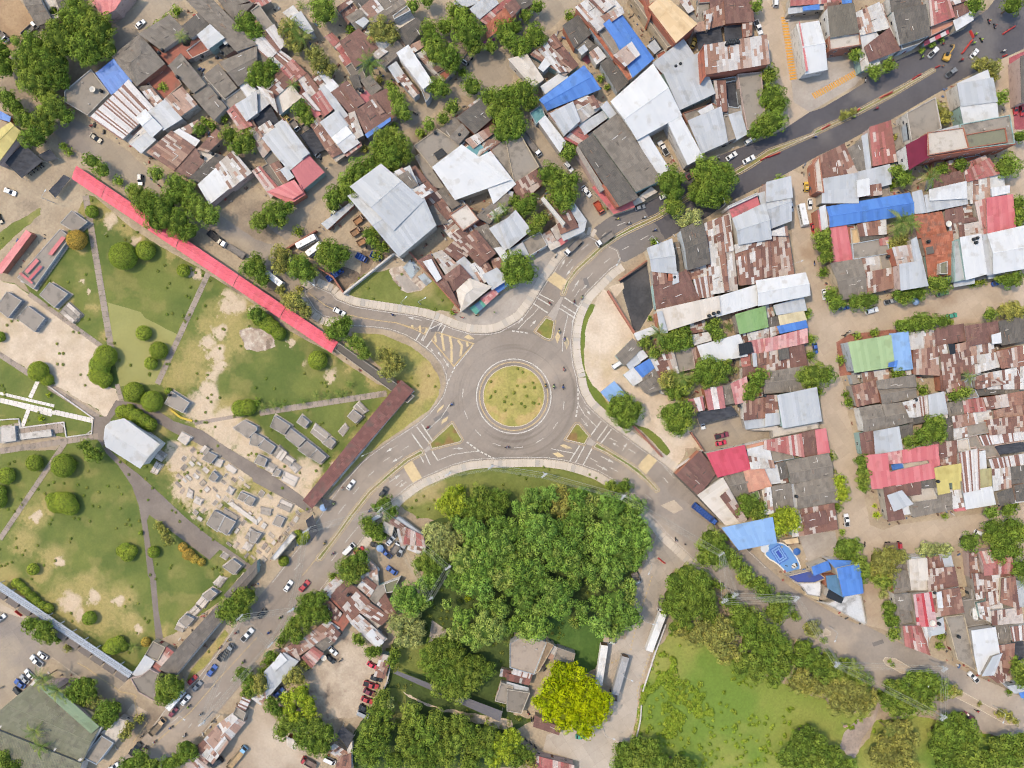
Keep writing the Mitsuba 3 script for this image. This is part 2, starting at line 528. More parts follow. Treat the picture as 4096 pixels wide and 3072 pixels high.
b m white 3.8 96,50 101,45 110,56 105,61
b m rust 3.9 101,50 105,47 111,53 107,57
b m mix 3.3 88,9 95,1 104,8 98,18
b m rustw 3.4 105,24 112,15 121,32 116,35
b m rust 3.3 62,19 74,32 70,39 60,29
b m zrust 3.4 43,52 62,38 72,45 50,59
b m rust 3.5 60,49 66,41 73,49 68,56
b m grey 3.6 49,60 60,51 68,57 57,66
b m rust 3.3 33,60 43,53 50,60 38,68
b m redrust 3.4 40,70 50,61 58,67 48,79
b m rust 3.2 22,64 33,58 38,72 34,75
b m zinc 4 8,82 24,66 36,74 9,106
b m white 4.1 14,76 22,66 27,72 17,81
b m mix 3.4 -4,105 8,101 10,106 4,111
b m rustw 3.2 108,67 117,69 111,88 102,86
n net 3 70,136 75,129 85,138 79,149
b m rustw 3.3 68,146 81,154 74,160 60,151
b m rust 3.3 72,157 82,153 82,168 68,168
b m bone 3.2 79,150 83,143 83,152 80,154
b m bone 3 27,139 35,142 34,150 27,146
b f moss 3 111,7 124,2 118,13 113,14
n dnet 4 119,84 122,82 213,117 211,126 114,93
f f conc 0.15 149,58 152,38 165,47 163,53 150,57
b f conc 3.4 212,93 222,96 219,111 207,108
b m pipe 3.2 212,81 222,83 222,89 211,87
t d 45,22,9 54,20,8 40,30,7 50,33,9 58,30,7 60,37,5 43,40,8 33,40,6
t d 32,47,8 27,50,6 36,53,6 66,2,5 82,0,8 12,68,5 20,58,5 8,76,5 15,70,5 4,85,5
t o 3,92,8 3,98,6 35,83,6 41,79,5 30,88,6 38,89,6
t d 88,53,5 91,57,4 101,66,6 106,64,4 97,65,4
t y 38,103,9 44,112,8 30,115,7 48,118,6 35,122,7 27,105,6
t d 15,112,7 20,118,6 12,108,4 22,108,4
t d 27,128,9 22,135,7 40,130,9 52,128,8 60,137,9 47,143,9 58,148,8 38,142,7 50,152,6
t F 130,15,10 142,8,9 145,18,8 125,22,8 135,27,8 150,6,7 168,5,10 180,10,10 192,8,11 208,6,11 195,25,12 212,25,12 200,42,13 215,45,11 190,50,10 178,35,9 165,25,7 172,48,8
t w 122,42,9 132,37,9 140,46,8 128,54,8 138,56,6
t d 157,62,10 168,60,9 150,70,10 162,74,11 174,70,10 156,84,10 170,86,11 182,82,10 160,96,9 174,100,10 188,92,9 190,75,9 166,104,6 146,77,7 200,80,8
t d 118,73,6 120,66,5
t d 108,108,8 104,118,8 112,118,7 110,103,6
t d 135,118,9 140,127,9 130,132,8 155,124,9 162,130,8 148,135,10 176,128,9 184,135,10 200,138,10 190,148,10 172,145,11 158,150,10 140,150,10 128,144,8 100,130,9 112,132,8 95,142,8 108,145,9 92,152,8 100,158,8 120,160,9 150,162,9 135,160,8 165,160,8 200,152,9 185,162,9
t y 212,145,10 216,155,9 206,160,7 220,138,6
t w 180,138,6 196,146,6 114,110,6
t p 162,158,4 217,60,4 124,145,4
t y 183,20,3
v car white 25,13 31,4
v car red 38,13 46,4
v car black 2,36 9,29
v moto black 20,37 22,35
v moto blue 10,50 12,48
v car white 64,62 69,67
v car black 62,69 67,74
v car hotred 97,75 104,79
v car black 99,87 109,90
v pickup red 93,92 106,96
v car maroon 93,98 103,103
v car red 91,105 101,109
v car black 89,112 100,117
v van grey 88,117 97,121
v car blue 16,104 24,97
v truck red 52,164 40,157
v van white 60,157 68,161
v moto black 72,74 74,72
v car white 21,106 27,101
v moto black 72,52 74,50
w 59,70,1.5
U 30,30 1
U 12,60 1
U 150,20 1
k 80,16,4
l white 2 0.3 119,63 113,92 107,105
T 2048 0
b m brown 5 -6,8 2,2 7,9 0,17
b m dark 5.5 2,-3 16,-5 19,2 8,9
b m redrust 5 3,10 19,1 20,4 8,12
b m mix 7.5 55,7 80,-10 97,10 74,28
b m rustw 7.6 63,-2 76,-10 88,5 78,12
b m zrust 7.2 67,20 94,8 96,13 74,28
b m blue 7 81,20 94,13 122,50 104,66
b m blue 8 79,22 84,18 100,38 94,42
b m zrust 8.5 88,48 103,37 110,47 98,57
b f conc 6.5 74,26 81,24 94,42 88,46
b m clay 5 58,13 60,11 104,66 100,69
b m dark 4.5 44,23 57,14 68,29 54,41
b m grey 4.4 54,40 64,32 72,39 62,45
b m zinc 4.4 57,44 62,40 65,44 60,48
b f red 0.6 60,50 65,46 70,51 65,55
b m mix 4.3 67,46 74,41 81,49 73,55
b m dark 4.2 65,43 72,38 78,42 70,49
b m dark 4.3 76,56 84,51 100,71 91,79
b m rust 4.4 16,48 36,31 57,56 45,65
b m mix 4.6 23,45 30,38 47,62 40,63
b m white 4.8 23,59 31,47 37,52 27,62
b m rust 4.4 30,38 36,31 43,40 37,43
b m bone 5 -3,52 13,48 27,68 18,75
b m white 4.3 25,74 44,61 48,66 29,80
b g blue 6.5 24,86 62,57 76,77 31,95
b f teal 2.6 16,98 25,91 28,100 21,107
b g mix 6 31,98 64,83 80,91 45,117
b m zinc 6.2 33,100 52,90 58,105 45,117
b m rust 6.4 65,86 70,84 75,93 70,95
b m rust 6.4 42,95 47,92 53,100 48,103
b m white 5.5 23,106 29,101 46,122 41,131
b m zinc 5.2 58,108 80,95 82,102 63,116
b m redrust 5 45,120 57,110 66,118 58,126
b m zinc 6.5 77,93 82,88 91,100 86,104
b m clay 9 117,7 130,-3 159,22 140,37
b m orange 9.2 118,8 130,-3 159,21 141,37
b f brick 8 112,-6 117,-5 120,12 119,16
b f conc 5.5 102,-4 106,-3 140,38 134,41
b m zinc 4 117,40 123,35 128,42 123,46
n net 2.6 118,36 128,31 132,42 122,47
b m zinc 6 122,54 148,34 158,48 132,64
b m zinc 6.2 130,62 162,46 175,80 145,94
b g white 8 86,88 122,56 146,99 108,120
b m white 8.1 108,119 118,115 139,148 128,155
b m white 8.1 134,104 145,98 165,134 152,141
b m grey 7 70,115 91,99 129,155 107,165
b m dark 6.5 57,126 70,117 109,170 92,178
b m conc 6.6 55,130 57,127 80,163 76,165
b m zrust 9.5 166,40 219,31 222,55 168,64
b f brick 9 162,46 166,39 168,64 164,70
b f conc 5 195,65 215,63 219,110 203,112
b m dark 5.2 195,77 217,73 218,86 197,89
b m rust 5 174,71 184,71 186,95 178,97
b m rustw 5 175,80 181,79 186,96 178,96
n net 3 184,73 193,71 195,93 187,92
b m zinc 5.5 152,105 180,93 186,122 164,132
b f conc 4.5 148,98 173,90 178,93 152,106
b m white 5 161,96 172,90 174,94 164,99
b f conc 4.5 183,101 190,100 196,118 186,122
b m zinc 5.2 187,100 197,97 203,115 194,120
b m rustw 4.5 145,2 150,-4 157,8 152,11
b m rust 4.5 166,10 183,3 184,20 168,24
b m brown 4.6 183,0 206,0 209,18 185,20
b m brown 4.6 172,-5 190,-6 193,2 172,10
b m zrust 4.3 167,15 172,14 170,26 167,26
b f brick 3.5 162,-5 187,-8 187,1 162,3
b m mix 4 157,21 165,19 167,26 158,27
n net 2.6 159,28 180,23 183,40 161,44
n net 2.6 183,23 199,19 200,34 184,36
b m rust 4 199,19 207,19 207,30 200,32
b f conc 4 -6,118 8,118 23,144 2,159
b m rust 4.5 0,160 21,147 27,158 8,175
t d 12,13,6 22,7,6 2,24,7 20,30,11 12,38,8 6,43,8 50,11,5
t d 10,78,11 2,84,10 16,86,8 0,100,11 6,108,9 3,115,7 49,132,8
t d 33,150,11 44,159,12 53,153,7 137,157,14 168,148,14 177,157,16 185,150,10 163,160,10 212,113,8 218,107,9 219,65,5
t l 211,6,6 220,75,5 221,90,6
t l 77,66,4 83,74,3
v pickup white 210,18 215,30
v car white 185,138 194,132
v car white 199,141 210,135
v pickup white 134,134 127,122
v pickup pink 151,154 160,148
v car white 61,161 67,168
v suv white 46,141 52,148
v truck white 8,114 24,135
v car yellow 156,40 158,35
v van white 203,123 208,120
v moto black 176,138 179,137
v moto black 148,146 151,148
v moto black 158,144 161,142
v moto black 182,127 185,126
v moto black 38,129 41,133
v moto black 23,110 25,112
r 214,139 222,135
k 185,39,10 187,38,10 189,38,10 191,38,10 193,37,10 195,37,10 186,37,10 188,36,10 190,36,10 192,36,10 194,35,10
k 141,58,6 145,56,6
T 2048 768
b m zinc 5.2 -10,30 3,17 16,33 -3,49
b f conc 3.4 9,43 24,35 30,46 15,55
b m zinc 4 -2,50 9,44 14,54 0,62
b m rust 5 35,15 47,10 57,30 42,36
b m zinc 4.5 47,10 52,8 64,24 58,28
b m zinc 4.4 45,42 62,34 64,25 42,36
b m mix 4.3 34,32 39,28 45,36 39,41
b m bone 3 31,46 39,42 42,46 34,50
b m red 3 40,41 46,37 48,42 42,46
b m rustw 5.6 30,3 36,2 43,16 37,19
b f red 3.2 69,-4 72,-6 92,14 104,8 106,13 88,19
b m bone 3.2 102,8 112,3 115,7 104,12
b m bone 3.2 111,3 120,-4 125,0 116,5
b f clay 6.8 78,-5 80,-6 92,12 90,12
b f red 7.5 188,13 211,3 214,13 191,22
b g zinc 8 191,23 218,10 224,40 196,45
b f white 8.2 187,12 211,1 212,3 188,14
b g dark 7 146,33 164,24 171,61 152,67
b m mix 5.6 166,28 188,19 195,84 172,88
b m rust 5.7 174,26 180,23 187,84 183,85
b m rustw 5.8 178,24 186,21 191,50 183,52
b g zinc 6.5 117,49 138,41 142,70 121,68
b m rust 5.9 121,66 132,64 134,78 123,80
b m clay 4 134,71 138,71 138,77 134,77
b m zinc 4 138,71 142,70 143,78 138,80
b m brown 5 122,80 150,68 162,93 125,101
b m rust 5.2 150,67 163,64 166,73 152,76
b m rustw 5 163,64 170,63 171,72 164,74
b m wrust 5 157,76 172,72 174,90 161,91
b m rust 6 192,47 222,37 224,72 197,80
b m mix 6.1 192,46 216,40 214,46 193,53
b m rustw 6.1 195,57 214,50 216,78 198,80
b m bone 6.5 125,102 178,90 180,105 130,121
b m white 6.6 176,91 224,76 224,94 178,107
b m zinc 5 124,105 128,104 133,121 127,122
b m white 4 106,122 122,116 128,120 109,128
b m green 5.5 193,106 218,99 221,116 197,122
b m mix 4.5 204,122 222,118 222,126 206,129
b m pinkw 4.5 205,129 222,126 223,138 208,141
b m rust 4.4 208,141 223,138 224,150 209,153
b m white 4.5 160,133 196,123 203,141 166,148
b m black 4 195,132 205,130 207,138 196,141
b m mix 3.5 155,124 170,121 172,128 158,132
b m mix 4.5 119,143 139,138 144,156 128,160
b f conc 3.5 140,138 155,135 158,152 144,155
b m grey 4 90,141 104,127 112,135 97,150
b m white 3.5 107,139 113,137 117,142 111,146
b m blue 4 106,152 119,144 123,152 113,160
b m white 4 97,158 105,152 115,161 105,167
b m grey 4 113,161 124,152 131,166 115,172
b m brown 4.5 200,152 208,150 210,158 200,161
b m brown 4.6 208,150 223,146 223,158 210,160
b m zinc 4.5 207,140 210,140 211,150 208,150
b m zinc 4.4 -3,-1 1,0 0,6 -3,6
f f dark 0.15 93,77 117,62 122,100 110,120 105,120
f f sand 0.15 84,82 96,78 97,83 89,92
l brick 2.5 0.5 83,85 96,106 109,126
l brick 2.5 0.4 93,76 117,59
t d 15,10,9 9,14,7 25,24,8 19,31,7 44,8,10 38,3,9 51,2,7 3,8,6
t d 5,64,14 13,70,9 0,73,9
t d 140,13,9 139,6,7 171,3,12 160,2,8 181,4,8
t w 156,22,9 148,26,5
t d 124,42,4
t d 170,152,11 178,156,11 165,158,10 184,150,6 215,160,8 172,117,7 176,113,5
t d 140,125,8 146,130,8 133,130,8 148,121,6 123,139,6 115,130,6 137,134,6
t l 150,131,5 153,127,4 178,124,6 155,118,5
t p 125,123,9 188,116,5 145,161,8 80,13,3
t o 134,162,8 140,158,5
t w 193,154,4
t d 120,109,2.5
v car white 62,-2 67,3
v truck orange 72,9 78,19
v car grey 106,15 115,12
v car white 129,5 135,3
v truck white 59,41 46,54
v truck white 87,36 73,46
v moto black 90,24 93,23
v moto black 99,28 103,26
v moto white 113,23 116,21
v moto black 122,34 125,32
v moto white 37.5,57 38.5,53
v moto white 54,93 53,97
v moto red 61,89 60,93
v moto blue 40.5,118 41,122
v moto white 45.5,125 45,129
v moto red 44.5,151 45,155
v trike brown 31,94 34,98
v van white 88,151 94,147
k 170,107,7 174,105,7 178,104,7 140,74,5
B 26,5 45,28
u 121,38 124,42
u 94,57 90,64
u 184,11 183,8
T 2048 1536
b m lblue 3.5 77,7 88,-2 98,9 86,17
b m grey 4 109,0 122,-6 130,4 116,8
b f conc 3.2 124,-3 132,-6 135,5 130,8
b m stripew 4.4 152,14 164,11 166,22 158,24
b m stripew 4.6 166,4 181,2 184,20 170,22
b m grey 4.4 180,3 189,0 192,16 183,18
b m pinkw 4.8 189,0 202,-6 206,14 193,17
b m rust 4.6 200,15 226,10 226,28 201,31
b m zinc 4.5 201,31 226,26 226,36 203,39
n net 4 159,25 190,19 195,27 162,35
b m hotred 5.2 168,60 200,53 206,73 178,80
b m brown 4.6 142,78 162,58 177,76 161,96
b m bone 4.8 182,81 202,117 188,125 161,96
b m rust 4.9 179,97 186,91 202,116 196,119
b g grey 4.5 183,79 200,75 206,94 191,97
b m peach 4.6 200,75 216,71 224,88 205,93
b m white 4.6 204,57 222,52 226,70 206,72
b m mix 4.5 204,62 224,66 226,72 206,73
b f peach 4 196,54 222,48 222,52 200,57
b m bone 4.2 216,92 226,89 228,110 220,112
b f green 1.5 206,95 212,92 214,98 208,101
l dark 1.5 1.2 141,77 190,126 206,144
l brick 2.2 0.3 155,42 166,58
l white 2.2 0.3 165,57 142,73
l brick 2.0 0.5 105,36 130,63
t d 98,18,10 92,23,9 104,26,9 98,32,9 90,17,8 108,20,6 88,25,6 100,12,5
t d 144,24,11 138,30,8 150,32,9 142,36,9 134,25,7 150,22,8 145,40,6
t d 140,8,7 146,5,8 138,-1,8 153,-2,7 167,-2,6 135,2,6
t o 148,10,5
t d 207,5,8 204,10,6 210,-1,7
t d 85,88,6 97,89,7 90,91,6
t d 207,106,9 200,110,7 212,112,8 199,99,5 216,106,6 205,100,5
t d 172,134,10 178,140,10 168,142,8 175,150,10 166,152,7 183,134,5
t l 188,148,7 194,155,7 202,162,7
t d 152,165,10 164,166,7
t F 20,97,9 8,105,9 30,95,8 55,97,9 70,98,9 62,95,6 85,103,9 100,104,9 106,108,8 14,115,10 28,108,10 55,112,10 70,110,10 85,115,10 98,118,10 108,118,9 8,128,11 24,124,11 40,122,10 54,126,11 70,126,11 85,130,11 100,130,10 112,127,7 114,136,8 10,142,11 26,138,11 44,137,11 60,141,11 76,143,11 92,145,11 104,145,9 112,146,6 5,156,11 20,154,11 36,153,11 52,156,11 68,158,11 84,159,11 98,158,9 108,157,6
t o 45,97,10 52,104,9 42,108,9 58,95,6
v car white 164,32 165,37
v pickup maroon 175,46 187,43
v car hotred 176,52 185,50
v truck blue 156,104 176,120
v moto white 98,82 101,84
v moto red 141,133 142,136
v moto black 29,0 29,3
v moto black 36,0 36,4
v moto black 44,1 44,4
e black 149,138 150,139
U 28,79 1
U 96,98 1
U 181,147 1
r 126,150 132,155
k 140,12,4 196,19,4.5 218,10,5
u 121,157 118,163
f f dirt 0.13 128,105 140,100 148,108 140,112
T 2048 2304
b f concp 4 -2,58 12,50 30,57 19,85 -2,79
b f brownflat 4 30,57 36,60 24,81 20,84
b f conc 3.6 40,62 54,67 52,75 36,72
b m pipe 3.2 -4,84 16,89 14,94 -4,90
b m zinc 3.3 -4,92 14,97 13,101 -4,97
b f grey 3.6 -4,98 15,101 8,118 -4,116
b m redrust 3.8 17,154 53,163 53,172 17,172
b m brown 3.2 20,120 42,131 40,137 19,130
v trailer white 79,57 74,91
v trailer grey 97,67 88,99
v trailer white 129,30 117,62
v truck white 88,105 88,99
v truck white 87,50 86,56
v truck white 129,19 128,30
v truck white 106,-1 108,4
v car green 57,138.5 62,138.5
v car pink 24,78 22,80
v moto black 22,80 24,78
v moto black 29,80 27,82
v moto red 13,117 15,120
v moto black 16,122 17,126
v moto black 18,122 19,126
v moto black 11,140 13,143
v moto black 15,143 17,146
v moto black 19,146 21,149
t G 42,82,12 55,85,10 35,95,12 50,100,13 65,95,11 72,105,10 60,112,13 45,115,12 30,108,11 78,112,9 72,122,10 58,126,10 45,126,9 32,118,8 65,135,6 22,108,6 52,78,6 80,105,7 48,106,16 62,104,16
t F 8,8,11 22,6,11 38,10,11 54,6,11 70,8,11 86,6,11 100,8,8 10,24,11 26,26,11 42,24,11 58,26,11 74,22,11 90,22,10 102,20,6 6,42,11 20,42,11 60,38,9 75,40,8 90,36,10 100,32,9 94,46,8 88,50,6 12,52,7 56,45,5 82,32,10
t d 142,5,10 152,3,9 162,5,10 140,18,10 152,16,11 165,15,11 170,26,10 158,28,11 145,32,10 135,28,7 172,38,8 150,42,8 140,44,6
t o 148,48,8 158,52,9 165,45,9 172,52,10 182,44,10 178,60,10 186,52,9 190,66,8 184,70,7
t d 188,22,8 196,30,8 194,40,8 200,35,6 204,45,10 212,40,10 208,58,11 218,52,10 204,74,10 216,72,10 198,80,8 212,85,9 220,62,8 205,32,5
t d 203,3,7 208,7,5 218,14,8 214,5,6
t y 200,2,5
t d 97,152,9 105,158,10 95,162,9 112,164,10 118,150,9 125,158,9 108,146,7 122,146,7
t d 135,166,9 145,163,9 155,165,8
t d 2,145,8 8,152,7 4,160,8 14,155,6
t y 3,140,7
t o 16,160,6
t d 175,8,5 181,10,4
g weeds 3 115,75 130,66 142,72 140,82 120,100 112,110
g weeds 3 122,85 148,78 160,88 172,92 180,104 175,118 160,120 140,108 125,102
g weeds 3 110,112 135,110 150,122 140,140 115,136
g weeds 2 160,120 175,115 176,125 165,130
l white 0.8 0.4 133,42 124,66 113,100
l white 0.8 0.3 112,112 111,125 107,143
U 193,17 1
U 184,22 0
u 115,39 121,41
u 97,87 104,90
u 81,138 88,140
f f grasslush 0.08 25,45 40,33 75,45 80,50 72,80 60,85 50,70 36,57
Z 121,0 108,40 102,66
Z 120,64 108,100 110,118 105,140
Z 80,50 74,80 98,70 90,100
T 3072 0
b m redrust 5 20,-4 72,-12 72,1 20,5
b m zinc 4 18,7 71,0 71,5 18,12
b m blue 3.2 29,8 42,6 42,10 29,11
b m rust 4.3 48,4 60,2 61,9 49,10
b m blue 4.3 62,0 70,-1 70,4 63,5
b g white 5.5 25,22 44,19 51,59 32,63
b f red 5 25,22 25.5,22 32.5,62 31,63
b m corr 7.5 51,7 73,4 78,28 54,32
b f bone 6.5 53,32 78,29 79,39 54,43
b m mix 5.5 75,12 95,3 104,24 80,30
b m white 5.8 80,24 89,20 99,33 83,40
b m rustw 5.6 95,3 99,4 114,41 104,24
b m brown 5.5 83,41 104,25 114,43 88,53
b m white 5.7 87,53 97,48 99,53 89,57
b m mix 4.5 78,46 84,41 89,57 81,61
b m dark 6.5 105,-4 130,-8 132,4 107,10
b m dark 7 108,10 135,5 140,30 115,38
b f conc 5 115,38 140,30 130,38 116,43
b m white 6.6 107,5 113,4 114,10 108,11
b m redrust 6 138,-4 153,-8 161,14 141,22
b m mix 6 153,-6 170,-9 172,0 160,4
b m brown 5 160,4 171,1 173,10 162,16
b f peach 4 141,22 160,18 159,22 141,31
b m white 4.5 160,18 175,9 177,17 163,26
b m stripe 3 135,36 155,26 156,29 136,39
b m zinc 6.5 163,73 193,68 198,87 167,91
b m white 6.6 167,91 198,87 200,100 171,107
b m white 6.4 163,72 190,60 193,68 175,71
b f conc 7 120,98 144,85 149,111 124,122
b m black 7.4 121,106 135,103 137,115 123,119
b f bone 11.5 138,115 168,111 173,128 139,134
b m zinc 11.7 148,112 166,107 166,110 148,115
b m crimson 11 119,126 136,117 139,135 122,146
b f conc 11 166,108 208,100 212,124 170,129
b f moss 11.3 170,117 204,111 206,123 173,128
b f clay 10.7 139,134 212,124 213,125 139,136
b m zinc 4.5 80,119 85,116 89,144 84,147
b m redrust 5 87,111 105,105 111,139 91,143
b m rust 5.5 45,135 65,125 77,149 46,154
b m grey 4.8 67,130 80,122 84,147 77,149
b f bone 6 40,142 44,135 48,166 42,165
b m zinc 5.5 47,155 76,150 78,175 47,175
b m zinc 5.4 76,149 105,142 107,158 78,166
b m white 5.7 76,157 86,155 87,168 77,170
b m rust 4.6 84,161 97,159 98,168 84,170
b m brown 5 144,152 170,147 172,158 142,162
b m redrust 6 170,148 190,137 200,150 172,157
b m redrust 6 174,140 188,134 192,139 176,147
b m rust 4 154,140 161,139 163,148 155,150
b m mix 5 172,157 190,152 192,172 172,172
b m white 5.3 190,152 204,150 207,170 192,170
b m white 5 137,165 168,158 169,172 138,174
b m zinc 5 -4,160 16,155 18,172 -4,176
b f conc 5 -8,38 0,36 1,54 -6,56
b m dark 6 217,50 224,48 224,88 219,88
t d 4,82,12 10,90,9 6,104,11 2,112,6 2,64,8
t l 75,48,6 92,62,7 104,57,6 12,154,5
t d 179,4,8 212,4,9 218,118,6
t o 68,98,5 75,95,4 183,56,7 194,58,7 196,65,5
t l 200,85,7 208,143,11
t o 152,102,7 148,90,5 110,118,5 108,125,5 150,96,6
t d 113,148,8 118,155,7 110,158,5 165,143,6 150,147,6
t p 134,156,10
t l 135,42,3 144,37,3 152,32,3
v pickup white 139,49 146,42
v car white 175,50 181,43
v pickup grey 154,66 162,60
v taxi yellow 33,166 33,157
v van white 6,6 6,-4
v car red 213,90 214,99
v car red 219,91 220,100
v moto black 39,119 42,118
v moto white 92,95 95,93
v moto black 73,102 75,101
v moto white 84,67 84,71
v moto black 178,31 180,29
v moto red 183,33 185,36
v moto white 176,39 179,36
v moto red 195,21 196,24
v moto black 190,17 191,20
v moto black 202,45 204,44
v moto black 132,51 134,48
v moto black 166,53 168,51
r 167,47 176,35
r 174,27 177,33
r 202,30 213,23
r 124,69 132,64
r 96,85 107,80
r 62,104 65,101
r 76,97 79,94
r 46,112 53,108
r 0,136 10,132
r 144,59 148,57
r 202,49 206,48
z 23 11,14.5 16.5,14.5 25,69 19,70
y 22 37.5,81 77,59.5 80,64 40.5,85.5
x excavator 153,50 156,42
e red 150,39 151.5,42
e orange 150,58 152,58
T 3072 768
b g zinc 6.5 -8,2 17,-6 20,24 -3,33
b m mix 6 -2,36 15,30 16,38 -2,38
b m rust 6 -2,38 17,34 23,70 0,77
b g white 7 -10,77 32,70 36,89 -8,98
b m zinc 4.6 5,98 30,91 33,102 8,106
b m cream 4.5 9,107 30,103 33,111 11,115
b m dark 4.3 -2,110 9,107 11,115 -2,117
b m blue 4.6 8,116 32,111 34,117 11,122
b m mix 4.5 -2,118 8,116 10,122 -2,127
b m pinkw 4.6 -2,127 33,118 34,130 -2,138
b m brown 4.5 17,134 31,131 35,150 19,152
b m rust 4.3 -3,138 17,134 19,152 -3,156
b m dark 4.2 8,137 16,135 17,143 9,145
b g grey 4.5 -3,156 30,151 32,171 -3,174
b g blue 5.2 51,13 122,1 126,19 54,30
b m white 4.5 44,14 49,12 52,31 46,32
b m zinc 5.5 124,1 132,-1 137,17 127,18
b m zinc 5.7 135,3 170,-2 172,10 138,17
b m white 5 137,1 150,-3 168,-3 150,2
b m red 4.8 54,31 68,29 74,58 58,61
b m rustw 4.5 77,28 101,24 102,36 80,38
b m dark 4.3 80,38 100,36 102,43 82,45
b f conc 4.3 73,45 101,40 105,53 74,58
b f orange 3 72,33 77,33 79,44 73,44
b m redrust 4.5 96,41 103,39 104,45 97,46
b g grey 4.6 54,62 80,58 85,88 63,93
b m mix 4.7 80,58 97,55 99,69 83,72
b m rustw 4.5 83,70 110,65 111,82 85,88
b f conc 4.6 97,55 104,53 107,66 99,68
b m zrust 9 108,48 127,45 131,60 113,63
b m zinc 9.1 113,63 131,60 133,81 115,84
b m zinc 9.3 124,42 129,39 140,80 131,81
b m clay 4.8 125,19 133,18 137,38 130,39
b m clay 5 132,20 150,17 156,37 136,40
b m clay 5 132,40 158,34 161,52 137,55
b m clay 5.1 137,55 162,52 161,71 140,73
b f moss 4.4 146,63 152,61 152,71 146,71
b f dark 4.4 135,49 140,48 141,53 136,54
b m brown 4.6 153,16 167,13 169,25 153,28
b m mix 4.6 157,28 168,25 175,35 160,42
b m rust 4.7 165,29 181,26 184,37 166,40
b m brown 4.6 168,23 179,22 180,25 168,27
b m redrust 5.5 179,9 188,6 191,34 186,36
b m red 5.4 188,6 210,3 214,31 190,36
b m mix 4.5 173,1 190,-3 192,6 175,10
b m white 5.5 192,-3 207,-5 207,1 193,4
b m white 7 165,40 183,37 189,70 171,75
b f zinc 6 160,43 165,42 171,75 161,77
b g white 7.5 190,37 221,30 230,64 195,70
b m zinc 6.5 184,38 190,37 195,70 189,71
b m zinc 4 161,78 178,75 178,79 161,82
b m zinc 4 191,72 200,70 201,73 191,75
b f red 5.6 44,16 43,16 45,33 46,33
b m pgreen 6 69,130 105,124 109,150 75,155
b m blue 3.4 100,148 107,146 106,151 100,151
b m lblue 6 105,123 121,121 126,152 110,154
b m mix 4.5 122,122 143,119 145,133 124,136
b m brown 4.8 144,118 169,114 172,128 146,133
b m brown 4.8 170,116 197,112 200,128 173,133
b m rust 4.7 125,137 145,134 148,158 126,157
b m mix 4.5 145,134 153,132 155,139 147,141
b m rust 4.6 148,141 158,140 163,168 152,170
b m rust 4.6 157,133 172,130 176,156 162,156
b m mix 4.5 173,133 195,129 197,145 176,149
b m dark 4.5 199,112 221,108 223,128 202,132
b m rustw 4.6 197,138 224,132 224,150 202,152
b m mix 4.4 176,142 202,138 204,150 178,157
b m mix 4.3 186,157 224,150 224,170 190,170
b m white 4.9 192,124 199,122 200,130 193,131
b m black 3 152,132 157,132 158,139 154,140
b m mix 4 82,156 104,153 105,161 84,165
b m grey 4 92,163 123,158 125,168 93,170
b m rust 4 148,154 165,152 166,170 150,172
b m rustw 4.1 178,160 189,157 190,168 179,170
n net 3 185,151 201,149 203,153 187,156
b m rust 4 -2,156 0,156 0,160 -2,160
f f brick 0.14 59,130 70,123 105,119 112,119 112,122 68,130 72,158 62,159
t d 47,39,8 48,47,7 50,56,7 50,69,5 55,89,7 58,97,7 76,95,7 85,94,8 94,92,4 67,96,3
t d 114,88,7 122,88,7 131,87,7 117,93,5 144,79,8 152,80,7
t l 36,105,5 39,127,5 65,145,4.5 79,124,3.5 94,121,4.5 39,141,5
t d 116,115,7 124,115,7 130,112,8 139,113,8 150,112,6 160,112,3
t d 191,106,6 210,76,8 215,74,6 203,75,5 181,78,5 188,77,4
t o 205,102,6 212,103,8 219,104,6 215,97,5
t d 217,10,7 219,20,8 217,26,5
t d 40,157,10 50,158,9 31,160,7
t p 110,28,12 118,30,9 107,35,8 146,20,5
t o 114,42,8 110,45,6
t d 112,157,6 126,165,4
t p 169,160,6
v car white 36,6 36,15
v bus white 27,11 31,30
v car red 38,27 40,36
v car white 19,9 20,16
v car white 48,84 49,93
v car blue 61,101 70,99
v suv white 84,104 95,101
v pickup grey 100,96 111,93
v car lime 145,89 156,86
v car green 154,108 163,106
v car blue 40,132 41,138
v car blue 193,80 203,77
v car white 77,159 81,159
v moto blue 40,60 40,63
v moto black 64,124 68,123
v moto white 68,122 71,120
v moto black 72,123 75,122
i 128,94.5
k 138,43,6 179,44,7.5 177,41,7.5 180,40,7.5 103,56,5
w 155,28,5
u 22,62 28,60
T 3072 1536
b m rust 4.3 -3,10 6,10 8,25 -3,26
b m zinc 4.2 -3,26 8,25 9,34 -3,36
b m zinc 6.5 8,10 41,3 46,31 13,37
b m red 4.6 41,40 50,39 54,59 44,61
b m brown 4.6 28,43 41,40 44,61 30,63
b m redrust 4.4 -3,49 28,43 31,63 -3,56
b f conc 3 -3,56 15,53 22,64 -3,69
b g grey 4.5 16,67 52,60 56,80 20,86
b m white 4.4 -3,72 8,70 11,85 -3,87
b m dark 4.2 8,69 15,67 18,80 11,82
b m grey 4.5 1,89 19,86 22,108 4,111
b m mix 4.3 -4,90 1,89 4,111 -4,112
b g grey 4.6 23,87 56,80 60,102 26,108
b m zinc 4.8 20,87 23,86 26,107 23,108
b m rust 4.3 29,108 56,103 60,125 32,130
b m mix 4.2 21,115 30,113 35,130 22,132
b m brown 4.6 30,113 48,109 51,120 32,124
b m lblue 7 -40,124 3,115 7,137 -25,143
b m orange 3 13,135 25,133 26,137 17,138
f f conc 0.2 26,130 58,127 62,152 35,155
b m rust 4.5 72,2 92,-3 96,15 77,19
b g grey 4.6 94,1 124,-4 128,12 99,17
b g grey 4.7 79,21 97,18 101,38 83,41
